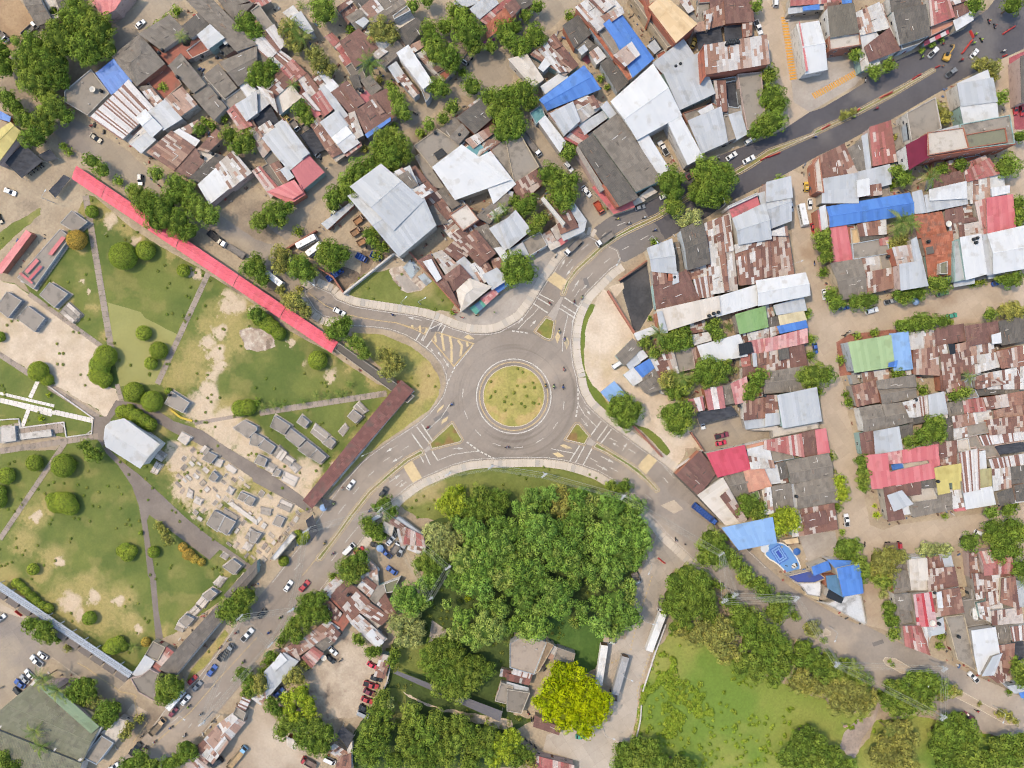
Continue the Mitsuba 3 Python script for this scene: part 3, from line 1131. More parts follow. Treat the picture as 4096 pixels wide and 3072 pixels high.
b g grey 4.7 99,18 120,16 125,32 102,38
b m mix 4.6 114,16 124,14 126,28 120,28
b m wrust 4.6 123,14 138,10 140,26 126,28
b m zinc 4.9 138,10 151,7 155,25 140,28
b m bone 4 139,28 154,26 155,30 140,32
b m dark 4.5 120,30 139,28 139,32 125,35
b m brown 4.6 79,43 90,41 93,61 82,61
b m zinc 5 91,41 112,37 116,56 93,60
b m dark 4.2 113,37 124,35 125,44 115,47
b m dark 3.5 150,32 158,28 161,48 157,50
b m red 5.2 83,62 102,60 106,89 90,90
b m pinkw 4.9 102,60 116,57 117,68 105,69
b m red 5 116,57 146,52 147,64 117,68
b m red 5.1 105,76 142,68 144,81 107,88
b m red 4.8 139,65 148,63 149,70 142,72
b m blue 3.4 107,70 116,68 117,72 108,74
b f bone 3.2 116,68 139,64 141,68 118,73
b m rust 4.6 147,51 162,49 163,60 149,64
b m rustw 4.4 149,64 163,60 163,70 151,70
b m yellow 4.8 143,73 152,71 157,93 147,95
b m yellow 4.9 153,71 166,69 167,83 155,85
b m yellow 4.5 159,84 165,83 166,90 160,91
b m dark 4.3 131,83 145,81 145,89 132,90
b m brown 4.6 109,86 131,84 132,95 114,97
b m brown 4.7 99,90 109,88 118,116 104,118
b m zinc 4.9 102,96 114,92 124,103 108,109
b m white 5 112,99 120,98 124,112 112,114
b m grey 4.6 122,103 148,99 150,110 126,115
b f bone 3 121,93 141,89 146,100 126,102
b m grey 4.5 147,96 159,94 160,108 149,111
b m rustw 4.6 159,28 178,25 181,34 161,38
b m mix 4.5 161,36 172,33 173,45 162,48
b f conc 4.2 172,35 189,33 190,42 174,45
b m redrust 4.6 169,14 186,12 189,23 171,25
b m grey 4.6 155,17 169,14 172,25 158,28
b m rust 4.8 186,12 221,6 222,17 190,22
b m rust 4.6 196,23 221,17 224,28 197,31
b m rust 4.7 189,31 224,27 224,40 192,44
b m rust 4.6 153,2 168,-3 170,5 155,7
b m rust 4.5 178,-3 196,-4 204,0 179,4
b m dark 4.4 181,4 206,0 206,8 184,10
b m grey 4.5 205,-1 216,-2 218,7 207,9
b f bone 3.6 163,49 172,47 174,57 164,58
b m wrust 4.7 184,45 221,39 222,48 188,53
n net 4 196,54 221,50 223,58 200,61
b m wrust 4.6 191,65 222,60 224,70 194,73
b m wrust 4.7 164,60 181,56 183,90 169,93
b m white 4.8 175,60 188,58 190,73 177,75
b m olive 4.5 178,75 193,73 194,88 182,90
b m white 5 170,93 194,89 198,104 173,108
b m dark 4.4 198,94 210,90 213,102 201,105
b m mix 4.4 193,74 208,72 210,89 195,92
b m dark 4.5 209,72 224,70 224,84 211,86
b m white 4.3 201,104 222,99 222,102 202,105
b m dark 4.4 213,88 224,86 224,100 215,101
b m red 3 160,108 170,106 171,109 162,110
f f teal 0.3 162,92 167,90 170,106 165,106
n net 3.4 166,56 170,54 170,60 166,60
b m grey 4.6 104,155 120,151 121,166 108,168
b m bone 4.6 120,151 135,150 137,168 122,168
b m rust 4.6 135,150 150,148 155,168 137,168
b m zinc 4.8 148,148 158,146 164,168 152,166
b m rust 4.5 174,147 180,146 183,168 176,168
b g redrust 5 183,145 208,143 211,163 187,165
b m blue 6 38,158 51,153 54,160 40,165
b m blue 7 52,152 72,153 78,156 60,160
b m blue 7.2 59,159 77,155 79,167 61,168
b m zinc 4 121,149 132,148 135,150 121,152
t d 46,7,5 40,0,5 34,-1,6 72,16,5 69,9,3.5 56,63,5.5
t d 80,66,6 81,75,6 82,83,6 85,90,5
t o 57,77,4
t y 61,83,6 63,92,7 64,97,6
t d 62,107,4.5
t y 12,113,8 20,114,7 10,125,8 22,121,7 5,118,6
t y 94,106,2 96,114,3.5
t d 143,38,10 136,45,8 150,44,7 132,50,5 146,33,7 121,50,6
t d 161,10,6 169,7,6 128,2,5 137,6,5
t d 192,111,6 206,109,6 216,106,5 197,125,9 205,135,11 210,122,8 216,130,9 200,146,9 212,145,8 190,132,6
t d 175,137,9 221,128,8 219,160,9
t w 136,143,7 143,143,6 152,143,6
t d 66,141,9 74,140,8 72,149,8 80,157,9 82,165,7 64,149,5
t o 98,153,10 95,162,8 106,148,8 113,148,7 105,160,8
t l 66,129,3 155,115,3
v pickup white 68,123 67,112
v truck red 100,140 115,139
v van white 180,128 186,130
v moto black 83.5,137 83.5,140
v moto black 57,142 58,145
k 127,13.5,5.5
k 146,84,5
i 25,145
i 32,163
k 24,97,5
T 3072 2304
b f lwhite 3 21,4 36,-2 44,2 46,8 45,18 34,16 30,10
b f cream 3 35,7 46,7 44,21 33,16
b f white 3.2 43,22 52,23 66,17 80,15 85,41 83,42 54,26
b m blue 7 60,-3 79,-6 82,14 65,17
b m sblue 6 50,0 61,-1 65,18 52,10
b m black 5 53,11 66,16 63,23 51,18
b f dblue 4 16,0 40,-6 50,2 40,6 25,6
b m grey 4.5 107,-6 121,-4 124,12 110,16
b m bone 4.6 121,-6 136,-8 139,12 123,12
b m rust 4.6 137,-6 160,-8 164,8 139,13
b m grey 4.5 109,16 122,15 126,30 112,28
b m grey 4.6 112,29 122,29 126,40 113,43
b m redw 5 125,16 140,14 146,43 129,43
b m rust 4.8 141,13 164,10 169,31 145,35
b m white 4.9 144,14 148,13 150,26 146,26
b m redrust 4.6 116,43 131,43 140,68 119,60
b m mix 4.3 131,43 146,41 138,60 140,66
b m zinc 4.6 138,43 151,36 153,49 140,52
b f conc 4.2 152,35 169,33 180,82 163,72 156,45
b m rustw 4.5 176,-2 185,-2 187,18 180,20
b m rustw 5 187,0 212,-4 216,14 190,16
b m rust 5.2 200,2 211,0 216,28 200,22
b m rustw 5.1 189,15 201,13 204,28 191,29
b m rust 5 193,30 218,27 220,40 194,42
b m mix 4.6 181,24 190,22 194,40 184,36
b m zinc 5 213,4 224,6 224,26 216,28
b m white 6 175,47 195,44 200,67 179,70
b m white 5.9 179,69 193,67 194,83 183,85
b m zinc 6 192,69 200,66 194,84 184,85
b m grey 4.8 195,43 208,41 211,58 198,60
b m rustw 4.6 198,60 212,58 212,80 202,78
b m rust 4.6 192,68 200,67 203,92 195,85
b m wrust 4.6 209,44 224,42 224,54 212,56
n net 3 212,58 221,56 221,74 213,72
b m blue 4 217,101 224,100 224,106 219,105
b m zinc 4 207,95 220,93 224,100 213,101
b m rust 3.6 190,86 202,84 204,92 198,92
t d 96,2,8 102,6,7 98,-3,7
t d 103,26,5.5 107,27,4 104,34,5 106,40,6 110,38,4 108,50,6
t w 102,17,4.5
t d 6,22,8 12,28,9 4,32,7 14,20,6 8,36,6
t l 25,36,4.5
t o 38,45,8 42,48,4
t d 3,48,7 8,56,9 2,64,9 14,60,7 10,72,9 2,80,8 14,82,8 5,90,7 20,70,6 33,60,6 28,62,7
t d 40,70,9 52,72,8 30,75,9 45,82,10 58,84,9 68,78,8 74,86,9 82,92,9
t o 30,88,10 44,96,10 56,98,10 68,98,11 80,100,10 88,104,8 60,110,9 72,112,9 84,112,8 36,98,7 25,95,7
t d 108,96,8 116,96,7 126,88,8 134,88,9 142,92,9 130,98,9 140,100,7 112,104,8 122,106,9 104,108,8 112,116,9 124,114,9 136,110,8 150,94,6 154,98,6 100,104,5
t o 158,98,6 152,104,4
t o 153,108,3
t d 28,140,8 36,136,7 44,142,7 22,152,9 34,150,9 48,154,9 58,154,8 16,160,8 30,164,9 44,164,9 60,164,8 70,162,6
t o 108,132,8 118,130,7 102,144,9 114,142,9 124,140,7 96,156,9 108,156,10 120,152,8 105,166,8 120,164,9
t d 158,128,9 166,124,7 172,130,9 150,138,9 162,140,11 176,140,9 146,150,8 158,152,10 172,152,10 152,164,9 168,164,10 180,160,8
t d 198,146,9 208,144,9 218,150,9 204,158,10 216,160,9 194,158,8 222,142,6 190,165,8
t p 101,130,6
t o 205,121,5 212,124,5 217,128,3 168,103,3 185,112,2
t l 43,91,5
t l 110,78,2 107,75,1.8
t d 216,80,8 219,90,7 214,74,5 211,102,3
t l 50,57,3 152,54,4 151,62,4
t p 215,3,6
v pickup white 180,90 174,84
v car maroon 178,124 168,118
v moto black 179,116 182,117
v moto black 106,90 107,91
v bus white 175,22 176,37
w 141,40,5
k 147,41,5 164,52,5 143,14,5
U 25,20 1
U 60,77 1
U 153,81 1
U 152,123 1
u 60,49 56,58
u 141,88 136,98
u 205,119 201,128
I 67,130 68,132
T 0 0
p street 24,88 60,101 78,110 112,131 142,162 190,186 221,207 251,216 270,230 285,248 296,253 289,279 269,269 212,222 170,199 120,159 96,146 64,129 52,119 30,104
p street 99,50 121,30 158,0 128,0 108,14 100,20 90,44
p dirt2 -2,-2 17,0 33,20 20,32 12,45 -2,38
S 0 0
p street 90.3,0 95.8,2 97.5,6 102,14 104,10.5 108,10.5 113,6.5 116,0 126,0 119,6 112,12.5 110,19 104,21 99,20.5 92,25.5 86,29 80,34 73,39.5 68,44.5 62,52 56.5,48 63,42 72,36 78,31.5 84.5,26 89,23 95,20 99.5,17 96.5,9 93.5,4
p street 109.5,22 115,25.5 122,33 127,38 131,44 133,47 127,49 123,42.5 118,38.5 114,32 109.5,27
T 3072 768
p streetr 18,-20 20,30 24,70 36,90 33,105 34,150 45,166 47,201 54,226 60,266 62,296 82,306 83,332 85,374 112,382 108,332 100,315 120,314 165,304 180,291 224,281 224,271 160,281 110,288 100,292 88,288 84,266 78,226 70,196 65,166 61,155 59,130 66,124 112,118 165,115 224,105 224,70 160,82 110,95 60,95 50,90 46,60 44,30 40,0 38,-12
T 3072 0
p streetr -10,-2 10,-2 17,20 20,75 36,97 10,115 -6,116
p plaza 17,12 25,10 46,5 52,40 78,58 82,66 75,74 36,97 22,88 20,70
p streetr 190,60 205,50 224,44 224,210 207,208 207,150 212,120 205,100 197,80
p redpave 208,50 224,43 224,112 213,112
p brickpave 160,77 164,73 172,107 166,108
p sand 150,56 145,45 152,32 170,24 176,34 167,47 165,52
T 2048 768
p plaza 0,78 10,75 15,60 30,47 50,42 64,36 44,56 35,68 23,87 8,107 -10,116 -25,119 -44,114 -50,108 -40,100 -20,96 -12,90 0,82
p sand 78,82 84,85 96,106 109,126 112,135 97,150 118,158 140,168 157,206 165,223 150,221 142,238 130,226 105,202 86,183 70,170 62,158 60,145 62,125 66,108
p lawnbright 65,95 72,97 64,115 62,140 64,155 70,168 77,174 85,186 84,193 75,186 65,173 60,155 55.5,135 57,115
p lawnbright 105,200 118,205 130,214 137,224 133,228 120,214
T 2048 1536
p street 150,30 160,20 195,22 204,40 222,40 222,48 165,60 155,42
p lane 125,130 133,128 150,140 172,166 160,163 140,160 136,166 130,196 124,221 110,264 108,284 103,306 95,313 87,334 58,334 58,326 27,316 30,303 85,291 90,266 70,251 80,216 98,221 105,196 110,166 115,155
T 0 768
p park @0,768 74,2 82,4 112,30 135,45 178,69 180,71 220,97 @1024,768 18,114 66,140 105,166 @1024,1536 126,6 41,100 49,108 34,112 20,132 10,150 @0,2304 205,2 193,20 150,50 140,54 124,75 113,87 -2,8 @0,1536 -2,140 0,58 48,57 57,46 79,43 82,32 85,26 @0,768 92,195 84,188 45,165 -2,138 -2,76 12,79 26,88 20,75 45,50 62,30
p park @0,1536 -2,-26 24,-9 41,3 80,30 79,44 57,46 0,40
p pale 93,95 122,104 126,109 153,123 136,166 104,168 96,135
p lawn2 -2,36 25,20 36,14 34,20 20,32 -2,52
p sandplaza -2,76 12,79 26,88 90,137 83,145 82,155 86,166 100,170 104,185 92,195 84,188 45,165 -2,138
S 0 0
T 0 768
T 1024 768
p rubble -14,118 2,117 14,125 17,132 8,137 -8,137
T 1024 1536
T 0 1536
T 0 2304
p sand2 0,24 30,38 112,90 100,100 118,112 128,118 120,126 96,108 60,82 43,70 30,90 8,124 -2,132
p verge 166,80 195,46 198,50 176,80 160,92
T 1024 1536
p verge 137,4 158,-8 158,10 150,22 128,38 108,52 92,66 68,90 60,98 90,60 127,18
T 1024 768
p verge 82,121 110,123 135,134 150,147 158,160 159,170 130,170 100,145 84,127
p lawn2 90,72 118,66 165,80 172,97 168,104 145,101 110,97 80,90
p rubble 115,68 127,64 152,77 143,86 130,88 120,78
p lawn2 50,104 62,112 66,124 72,130 60,122
p darkdirt 56,70 62,58 90,70 92,50 108,52 96,68 76,86
T 1024 1536
p lawn2 122,104 140,88 160,78 178,72 222,71 266,72 290,78 303,86 323,98 330,110 300,115 222,112 160,118 140,116
p forest 150,118 222,104 330,106 340,134 330,160 326,190 322,205 305,216 285,215 280,225 260,220 222,210 222,285 240,290 222,300 222,332 85,332 82,305 95,285 112,265 116,245 117,226 140,195 150,160 146,140
T 1024 2304
p lawn2 112,62 150,58 150,85 116,83
p lawn2 110,95 130,98 128,125 118,130 108,110
p sand 126,100 160,114 222,124 222,136 180,124 150,112 130,104
p scrapyard 64,44 80,45 95,60 108,75 105,95 88,122 60,125 45,100 45,85 65,68
p sand2 -2,108 30,135 60,160 40,168 -40,168 -20,130
T 2048 2304
p meadow 125,62 136,50 170,45 200,75 222,88 240,95 296,118 313,108 318,104 306,125 283,150 296,157 306,145 316,125 356,120 371,128 443,142 443,168 95,168 105,140 110,110
p lawnlush 25,45 40,33 75,45 80,50 72,80 60,85 50,70 36,57
T 3072 2304
p path 77,124 90,122 97,104 99,106 92,126 82,140 74,158 61,148 66,135
p plaza 30,10 46,4 85,40 84,43 52,26
T 1024 768
p asph @1024,768 40,86 50,80 66,87 70,92 85,98 100,100.5 120,103.5 140,106.5 155,110.5 170,117 185,121.5 200,122 210,120 221.2,114 @2048,768 8,109 17,97 23,87 29,77 35,69 40,61 44,56 64,36 76,42 92,50 95,61 85,68 74,79 65,88 59,98 55,108 53,118 52,130 52.5,140 54,150 57,160 @2048,1536 57.5,0 60,8 65,17 72,24 80,31 90,39 100,46 112,55 125,64 133,70 142,78 152,88 165,101 175,111 188,126 200,139 210,148 @3072,2304 0,-7 20,10 43,24 60,34 76,41 85,43 119,60 140,69 172,83 200,95 224,107 224,142 200,139 190,136 178,130 165,120 148,117 140,110 125,107 101,103 96,100 90,92 78,83 66,75 54,71 42,65 30,57 10,47 0,39 @2048,2304 214,33 200,24 187,13 172,0 @2048,1536 148,144 132,129 125,120 113,109 107,103 104,97 100,93 86,83 74,76 60,71 45,67 30,65 15,64.5 0,65 @1024,1536 200,65.5 185,67 170,71 156,77 144,82 133,89 122,98 115,106 106,117 95,131 83,147 70,164 @1024,2304 64,3 52,18 33,33 23,46 0,74 @0,2304 210,92 186,121 170,140 156,156 148,170 92,170 100,160 112,153 129,134 145,113 170,90 190,64 205,42 @1024,2304 17,0 @1024,1536 23,158 33,145 44,131 52,118 60,106 66,97 74,86 82,77 90,68 98,61 108,54 118,47 129,40 140,33 148,26 155,18 161,10 164,0 @1024,768 164,164 163,158 160,150 152,140 140,131 129,124.5 115,119.5 100,117.5 82,116.5 70,111 58,108 50,102
T 2048 768
p asphm 64,24 64,36 85,21 90,20 104,15 125,5 150,-18 183,-33 221,-47 236,-55 257,-69 269,-73 291,-86 304,-94 307,-101 331,-113 355,-124 371,-132 391,-141 397,-148 411,-158 420,-170 443,-182 443,-124 421,-114 386,-96 363,-83 346,-73 327,-62 307,-53 285,-41 264,-31 241,-18 221,-8 187,9 168,22 145,34 138,38 117,50 95,62 92,50 76,42
p asphd 112,12 125,4 150,-20 183,-35 221,-49 257,-71 291,-88 307,-103 331,-115 355,-126 391,-143 411,-160 420,-172 443,-184 443,-122 421,-112 386,-94 346,-71 307,-51 264,-29 221,-6 187,11 168,24 145,36 134,42 124,30
T 2048 1536
p dustroad 118,90 128,86 140,96 160,112 190,140 230,170 262,190 300,205 360,228 446,262 446,320 360,300 300,275 230,215 190,185 150,150 128,125 124,105
T 0 1536
p asphold @0,1536 127.5,164 134.5,164 @0,2304 137,30 141,54 134.5,55 129.5,2
T 2048 768
o islanddry C 1.5,176.5 26.6
o islandg 20,120.5 29.5,108.5 36.5,111.5 34.5,126 32.5,127.5 28,126
o islandc 30,107 42,90 45,90.5 38,110.5 36,111.5
o median 42.8,88 47,77 55,66 65,57 77,46 91,37 103,30 125,20 140,10 160,-3 185,-14 203,-24 221,-36 260,-50 262,-53 290,-66 320,-82 360,-104 363,-106 365,-105 330,-84 290,-63 262,-50 222,-32 205,-21 187,-11 162,0 142,13 127,22.5 104,33 92,39 79,48 67,59 57,68 49,78 45,88.5
T 2048 1536
o islandg 46,48 55,34.5 57.5,34.5 66.5,45 62.5,52
o islandc 66.8,45.3 73,50.5 70,54.3 62.8,52.2
o median 70.5,54.5 73,51 90,61 110,74 120,84 126.5,91.5 124.5,92.5 115,82.5 100,70.5 80,58.5
T 1024 1536
o islandg 150,51.5 169.5,33.5 178,48 176.5,50 152,56
o islandc 143.8,57.2 149.8,52 151.8,56.2 146.5,60
o median 143,57 144.5,60 132,66.5 116,79.5 99.5,94 84.5,113 71.5,131 56,151.5 53.5,152 53,150 69,130 82,111.5 97,92.5 114,77.5 130,64
T 3072 2304
o island 99,73 101,70 110,71 130,83 128,86 115,84 102,77
o island 158,103 165,98 190,112 210,122 216,129 205,128 180,114
o island 46,47 50,45 54,48 54,51 48,52
X 0 1536 1.613
j dry 80,330,40 130,430,35 60,390,38 170,540,62 250,560,70 180,590,45 300,530,42 60,520,36 250,600,28 340,600,24 20,470,30 100,470,30 220,500,40 320,590,30 120,300,25 560,470,14 410,610,16
j sand 345,605,14 150,440,16 175,545,30 90,330,14 290,540,16 200,570,20 230,530,18 60,520,12
j dry 430,220,40 480,260,55 560,330,60 640,390,50 700,300,45 600,220,45 500,150,45 700,200,35 420,60,28 560,60,50 800,250,28 880,130,18 840,190,22 920,90,14 620,130,35 540,210,40 660,250,40 740,330,30 380,150,30 640,330,40 400,110,25
j sand 480,230,30 520,260,32 560,260,28 500,50,34 520,90,34 650,350,36 600,300,28 690,340,28 720,240,30 560,120,30 700,380,24 760,270,22 830,200,14 610,170,26 440,200,22 430,150,18 640,290,22 740,300,20 520,20,26 560,160,24 670,200,20 590,350,20 470,170,20
j sand 760,220,40 690,200,40 520,170,40 800,320,30 660,420,30 600,390,25 500,320,30 470,250,50 540,270,55 620,330,55 680,360,45 560,110,60 620,150,45 500,60,45 720,250,45 650,300,40 440,180,35 700,300,40 590,210,45
j green 560,300,14 620,330,16 500,330,16 600,200,12 700,270,10 410,240,20 860,120,30 830,90,40 760,130,40 790,170,30
T 0 768
j dry 90,15,10 110,30,9 150,50,7 200,110,22 190,140,18 170,140,16 160,155,16 215,100,12 75,15,10 60,95,5 90,125,5 120,40,6 180,115,10 205,130,12 150,162,10 178,160,12 50,110,6 80,100,5 70,50,5
j sand 95,26,7 170,72,6 205,97,9 190,120,7 188,140,8 186,160,8 195,100,7 215,120,5 117,42,4.5 70,78,3.2 76,86,2.5 188,150,7 180,130,7 200,90,7 163,66,4
j green 205,150,10 195,165,10 182,88,6 215,108,5
T 1024 768
j dry 20,110,9 35,122,7 65,145,5 100,160,8 80,150,5 -5,105,8
j sand 66,158,6.5 0,100,6 42,148,3 30,130,4
j green 20,145,14 40,160,16 0,150,12 60,140,8
T 1024 768
m yel 0.25 45,87 60,98 76,105 90,108.5 105,111 121,113
m yel 0.3 121,113 136,117.5 150,117.5 147,123.5 138,119 121,113
m wht 0.45 154,110 144,129
M wht 0.4 161,113 150,118.5
m wht 0.45 161,113 157,120
m wht 0.45 164,115 160,122
m wht 0.45 142,122 138,128.5
m wht 0.45 145,124 143,128
m wht 0.45 152,128 147,134.5
m yel 0.4 156,121 188,131 171,150.5 152,128 156,121
m cream 0.9 154.5,124 155.5,130
m cream 0.9 160.5,123 162.5,137
m cream 0.9 167.5,125 169,133 169,147
m cream 0.9 174.5,128 178,133 176.5,142
m cream 0.9 182,130 183,133.5
m cream 0.8 135,115 135,117
m cream 0.8 141.5,115.5 142,121
m cream 0.8 148,118 146,122
m wht 0.25 188,132 173,150.5
h wht 0.5 172,151 165,166
A 143,111 131,108
A 162,144 167,152
A 160,142 157,138
A 151,135 153,138
D 179.5,125.5 189,127 183.5,123 184,127.5
T 2048 768
h wht 0.5 0,120 15,122
m wht 0.25 23,100 18,106 12,111 5,119
m wht 0.45 18,96 31,104.5
m wht 0.45 21,91 33,98
m wht 0.35 23,88 36,94.5
m wht 0.45 45,91 58,99.5
m wht 0.45 43,97.5 55.5,105.5
m wht 0.45 41,100.5 54.5,109
m wht 0.25 48.5,106 45.5,118 44,126 43.5,138
A 15,117 21,110.5
A 5,114 10,108
D 37.3,125 41.7,125 39.5,120.5 39,131
D 45,130 49.7,130 47.5,125.5 47.2,136
m wht 0.2 47,64 52,58
m wht 0.2 60,50 66,45
m wht 0.2 78,38 81,35
m wht 0.2 91,29 98,26
m wht 0.2 79,62 85,57
m wht 0.2 95,50 101,47
m wht 0.2 111,41.5 118,37.5
m wht 0.2 65,75 70,69.5
m wht 0.2 54,91 58.5,84
P 37,69 47.5,76.5 43,85 30,76
A 41,67 46,58
A 53,64 47,72
A 52,86 58,76
A 60,85 65,80
m wht 0.25 53,124 52,112 56,103 62,92 70,84
T 2048 1536
h wht 0.5 57,4 57,18 55,30
m wht 0.25 57,17 63,27 73,37
A 63,20 68,27
A 60,30 66,37
D 41,53 52,55.5 45,52 47,56
D 35,60 45.5,62.5 40,59 40,63.5
m wht 0.45 77,32 68.5,44
m wht 0.4 82.5,36 73.5,48.5
m wht 0.45 86,39 76.5,51.5
m wht 0.45 58.5,53 50,66.5
m wht 0.4 62.5,54 55,67.5
m wht 0.45 69,56 61.5,70
m wht 0.25 34,56 54,60
m wht 0.2 84,46.5 91,50
m wht 0.2 100.5,56 107,60
m wht 0.2 67.5,64 74,67.5
m wht 0.2 84.5,72 91,75.5
m wht 0.2 99,82 105.5,87
m wht 0.2 115,95 120.5,100
m wht 0.2 130,80 135,85.5
A 77,62.5 88,68
A 72.5,69.5 83,75
A 92,54 87,51
A 95,58 99.5,51
P 118,60 125.5,66 116,78 108,71.5
m wht 0.2 2,55 9.5,54.5
m wht 0.2 20.5,51 27,47
m wht 0.2 35.5,39 39.5,33
m wht 0.2 44.5,22 45,15
m wht 0.2 131,71 140,81
T 1024 1536
m wht 0.2 179,4 178.5,11.5
m wht 0.2 180,23 183,30
m wht 0.2 189,39 194.5,45
m wht 0.2 204.5,51 211.5,53.5
h wht 0.5 182,50 193,58 206,64.5
m wht 0.25 167.5,17.5 160,29 148,40
m wht 0.45 134,42 144,56
m wht 0.4 139,37 150,51.5
m wht 0.45 143,34.5 152.5,49
m wht 0.35 142,62 145,68
m wht 0.35 146,60 150.5,70
m wht 0.4 152,58 157,66
m wht 0.25 157,66 170,61 182,59 193,58
D 156.5,25 162.5,17.5 157,22 161.5,20.5
D 160,35 166,28 161,31 165,31.5
A 122,53 112,59
A 127,62 117,68
A 115,85 125,78
A 130,84.5 124,89
A 170,56 179,55.5
m wht 0.2 126,57 132,53.5
m wht 0.2 110,67 116,63
m wht 0.2 96.5,80 102,75
m wht 0.2 84,95 89,89
m wht 0.2 71,112 77.5,104
m wht 0.2 62,124.5 66,119
m wht 0.2 33,161 38,155
m wht 0.2 121,88 126.5,83
m wht 0.2 77,137 88.5,123
m wht 0.2 65,153 70.5,146
P 135,66.5 143.5,81 135.5,85.5 127,71.5
m yel 0.2 52,151 40,166
T 0 2304
m yel 0.25 222,53 190,88 165,117 130,148 105,168
m wht 0.2 205,42 190,64 170,90 145,113 129,134
m wht 0.2 148,127 155,121
m wht 0.2 174,91 178,85
m wht 0.2 188,74 192,69
m wht 0.2 199,91 207,82
m wht 0.2 163,131 166,127
m wht 0.2 186,105 191,100
m wht 0.2 172,140 180,131 190,120
m wht 0.2 130,140 135,135
'''
# ---------------------------------------------------------------- materials
KX = 1.9
def lin(v): return ((v / 255 + .055) / 1.055) ** 2.4 if v > 10 else v / 255 / 12.92
def C(r, g, b, k=1.0, sat=.93):
    c = [lin(v) for v in (r, g, b)]; y = .3 * c[0] + .6 * c[1] + .1 * c[2]
    return tuple(min(.84, max(.004, y + sat * (v - y)) / KX * k) for v in c)
def rgb(c): return {'type': 'rgb', 'value': [float(x) for x in c]}
def pack(c):
    """a piece's own colour as the uv of its mesh (so that Mitsuba can join the meshes of one material)"""
    c = np.clip(np.atleast_2d(np.asarray(c, float)), 0, .995); return np.column_stack([np.floor(c[:, 0] * 511) + c[:, 1], c[:, 2]])
def own(uv): r = dr.floor(uv.x + 1e-4); return mi.Color3f(r / 511, dr.maximum(uv.x - r, 0), uv.y)
def two(d): return {'type': 'twosided', 'bsdf': d}
VC = proc(lambda p, n, uv: own(uv))
def mat(name, base, rough=.9, **k): scene['mat_' + name] = two({'type': 'principled', 'base_color': base, 'roughness': rough, 'specular': .25, **k})
GRIME, RUSTC = (.075, .066, .055), (.13, .085, .06)
mat('masonry', proc(lambda p, n, uv: mix(own(uv), GRIME, .5 * smoothstep(.5, .78, fbm(p.x * .55, p.y * .55, p.z * .9, 4)) + .2 * fbm(p.x * 3.1, p.y * 3.1, p.z * 3.1, 2))), .92)
mat('sheet_metal', proc(lambda p, n, uv: mix(own(uv), RUSTC, .34 * smoothstep(.52, .8, fbm(p.x * .9, p.y * .9, 3.3, 4)) + .12 * fbm(p.x * 4.7, p.y * 4.7, .5, 2))), .55)
mat('clean_metal', proc(lambda p, n, uv: mix(own(uv) * (.92 + .12 * fbm(p.x * .35, p.y * .35, .7, 4)), own(uv) * mi.Color3f(.74, .69, .62), .55 * smoothstep(.56, .76, fbm(p.x * .42 + 3, p.y * .42, 1.9, 4)))), .5)
mat('plain', VC, .75)
mat('car_paint', VC, .35, clearcoat=.8, clearcoat_gloss=.9)
mat('dark_glass', rgb((.02, .024, .03)), .12)
scene['mat_leafage'] = two({'type': 'diffuse', 'reflectance': VC})
mat('netting', proc(lambda p, n, uv: mix((.018, .019, .024), (.05, .052, .06), fbm(p.x * .6, p.y * 1.4, 0, 3))), .9)
mat('pool_water', VC, .08)
def ground_mat(name, a, b, s=.25, c=None, t=(.55, .75), fine=.25, extra=None, s2=.07):
    a, b, c = C(*a), C(*b), C(*c) if c else None
    def f(p, n, uv):
        col = mix(a, b, smoothstep(.3, .7, fbm(p.x * s, p.y * s, 1.7, 4)))
        if c is not None: col = mix(col, c, smoothstep(t[0], t[1], fbm(p.x * s2 + 9.1, p.y * s2 + 3.7, 4.2, 5)))
        g = 1 - fine + 2 * fine * fbm(p.x * 1.9, p.y * 1.9, .3, 3)
        if extra is not None: g = g * extra(p)
        return col * g
    mat(name, proc(f), .95)
def slabs(w, d=.82):
    def e(p):
        x, y = p.x * .83 + p.y * .55, -p.x * .55 + p.y * .83
        fx, fy = dr.abs(x / w - dr.floor(x / w) - .5), dr.abs(y / w - dr.floor(y / w) - .5)
        return (1 - (1 - d) * smoothstep(.475, .5, dr.maximum(fx, fy))) * (.93 + .12 * cell_rand(dr.floor(x / w), dr.floor(y / w), 3))
    return e
TC = ((2055 - 2048) * MPP, (1536 - 1586) * MPP)
def tracks(p):
    # tyre wear round the traffic circle and along the lanes
    d = dr.sqrt(dr.square(p.x - TC[0]) + dr.square(p.y - TC[1])); w = fbm(d * .75, p.x * .03, p.y * .03, 3)
    return 1 - .22 * smoothstep(.5, .72, w) * (1 - smoothstep(24, 32, d)) - .08 * smoothstep(.55, .7, fbm(p.x * .5 - p.y * .45, p.x * .05 + p.y * .05, 3, 3))
ground_mat('dirt', (193, 173, 145), (176, 156, 130), .2, (150, 132, 112), (.55, .75))
ground_mat('dirt2', (186, 155, 118), (170, 138, 104), .2, (150, 125, 98))
ground_mat('sand', (228, 208, 184), (214, 192, 166), .3, (196, 172, 128), (.56, .74), .18)
ground_mat('sandplaza', (226, 205, 180), (210, 188, 162), .3, (196, 174, 140), (.56, .74), .18)
ground_mat('dustroad', (168, 155, 143), (159, 147, 136), .12, (188, 171, 153), (.5, .7), .12)
ground_mat('scrapyard', (206, 187, 164), (184, 164, 142), .22, (128, 110, 94), (.58, .74), .25, s2=.16)
ground_mat('tarp', (72, 72, 75), (98, 96, 98), .15, (60, 60, 64))
ground_mat('island', (146, 140, 66), (124, 130, 56), .5, (150, 118, 72), (.5, .64), .25, s2=.4)
ground_mat('sand2', (206, 188, 166), (192, 172, 150), .15, (178, 158, 136), (.55, .75), .15)
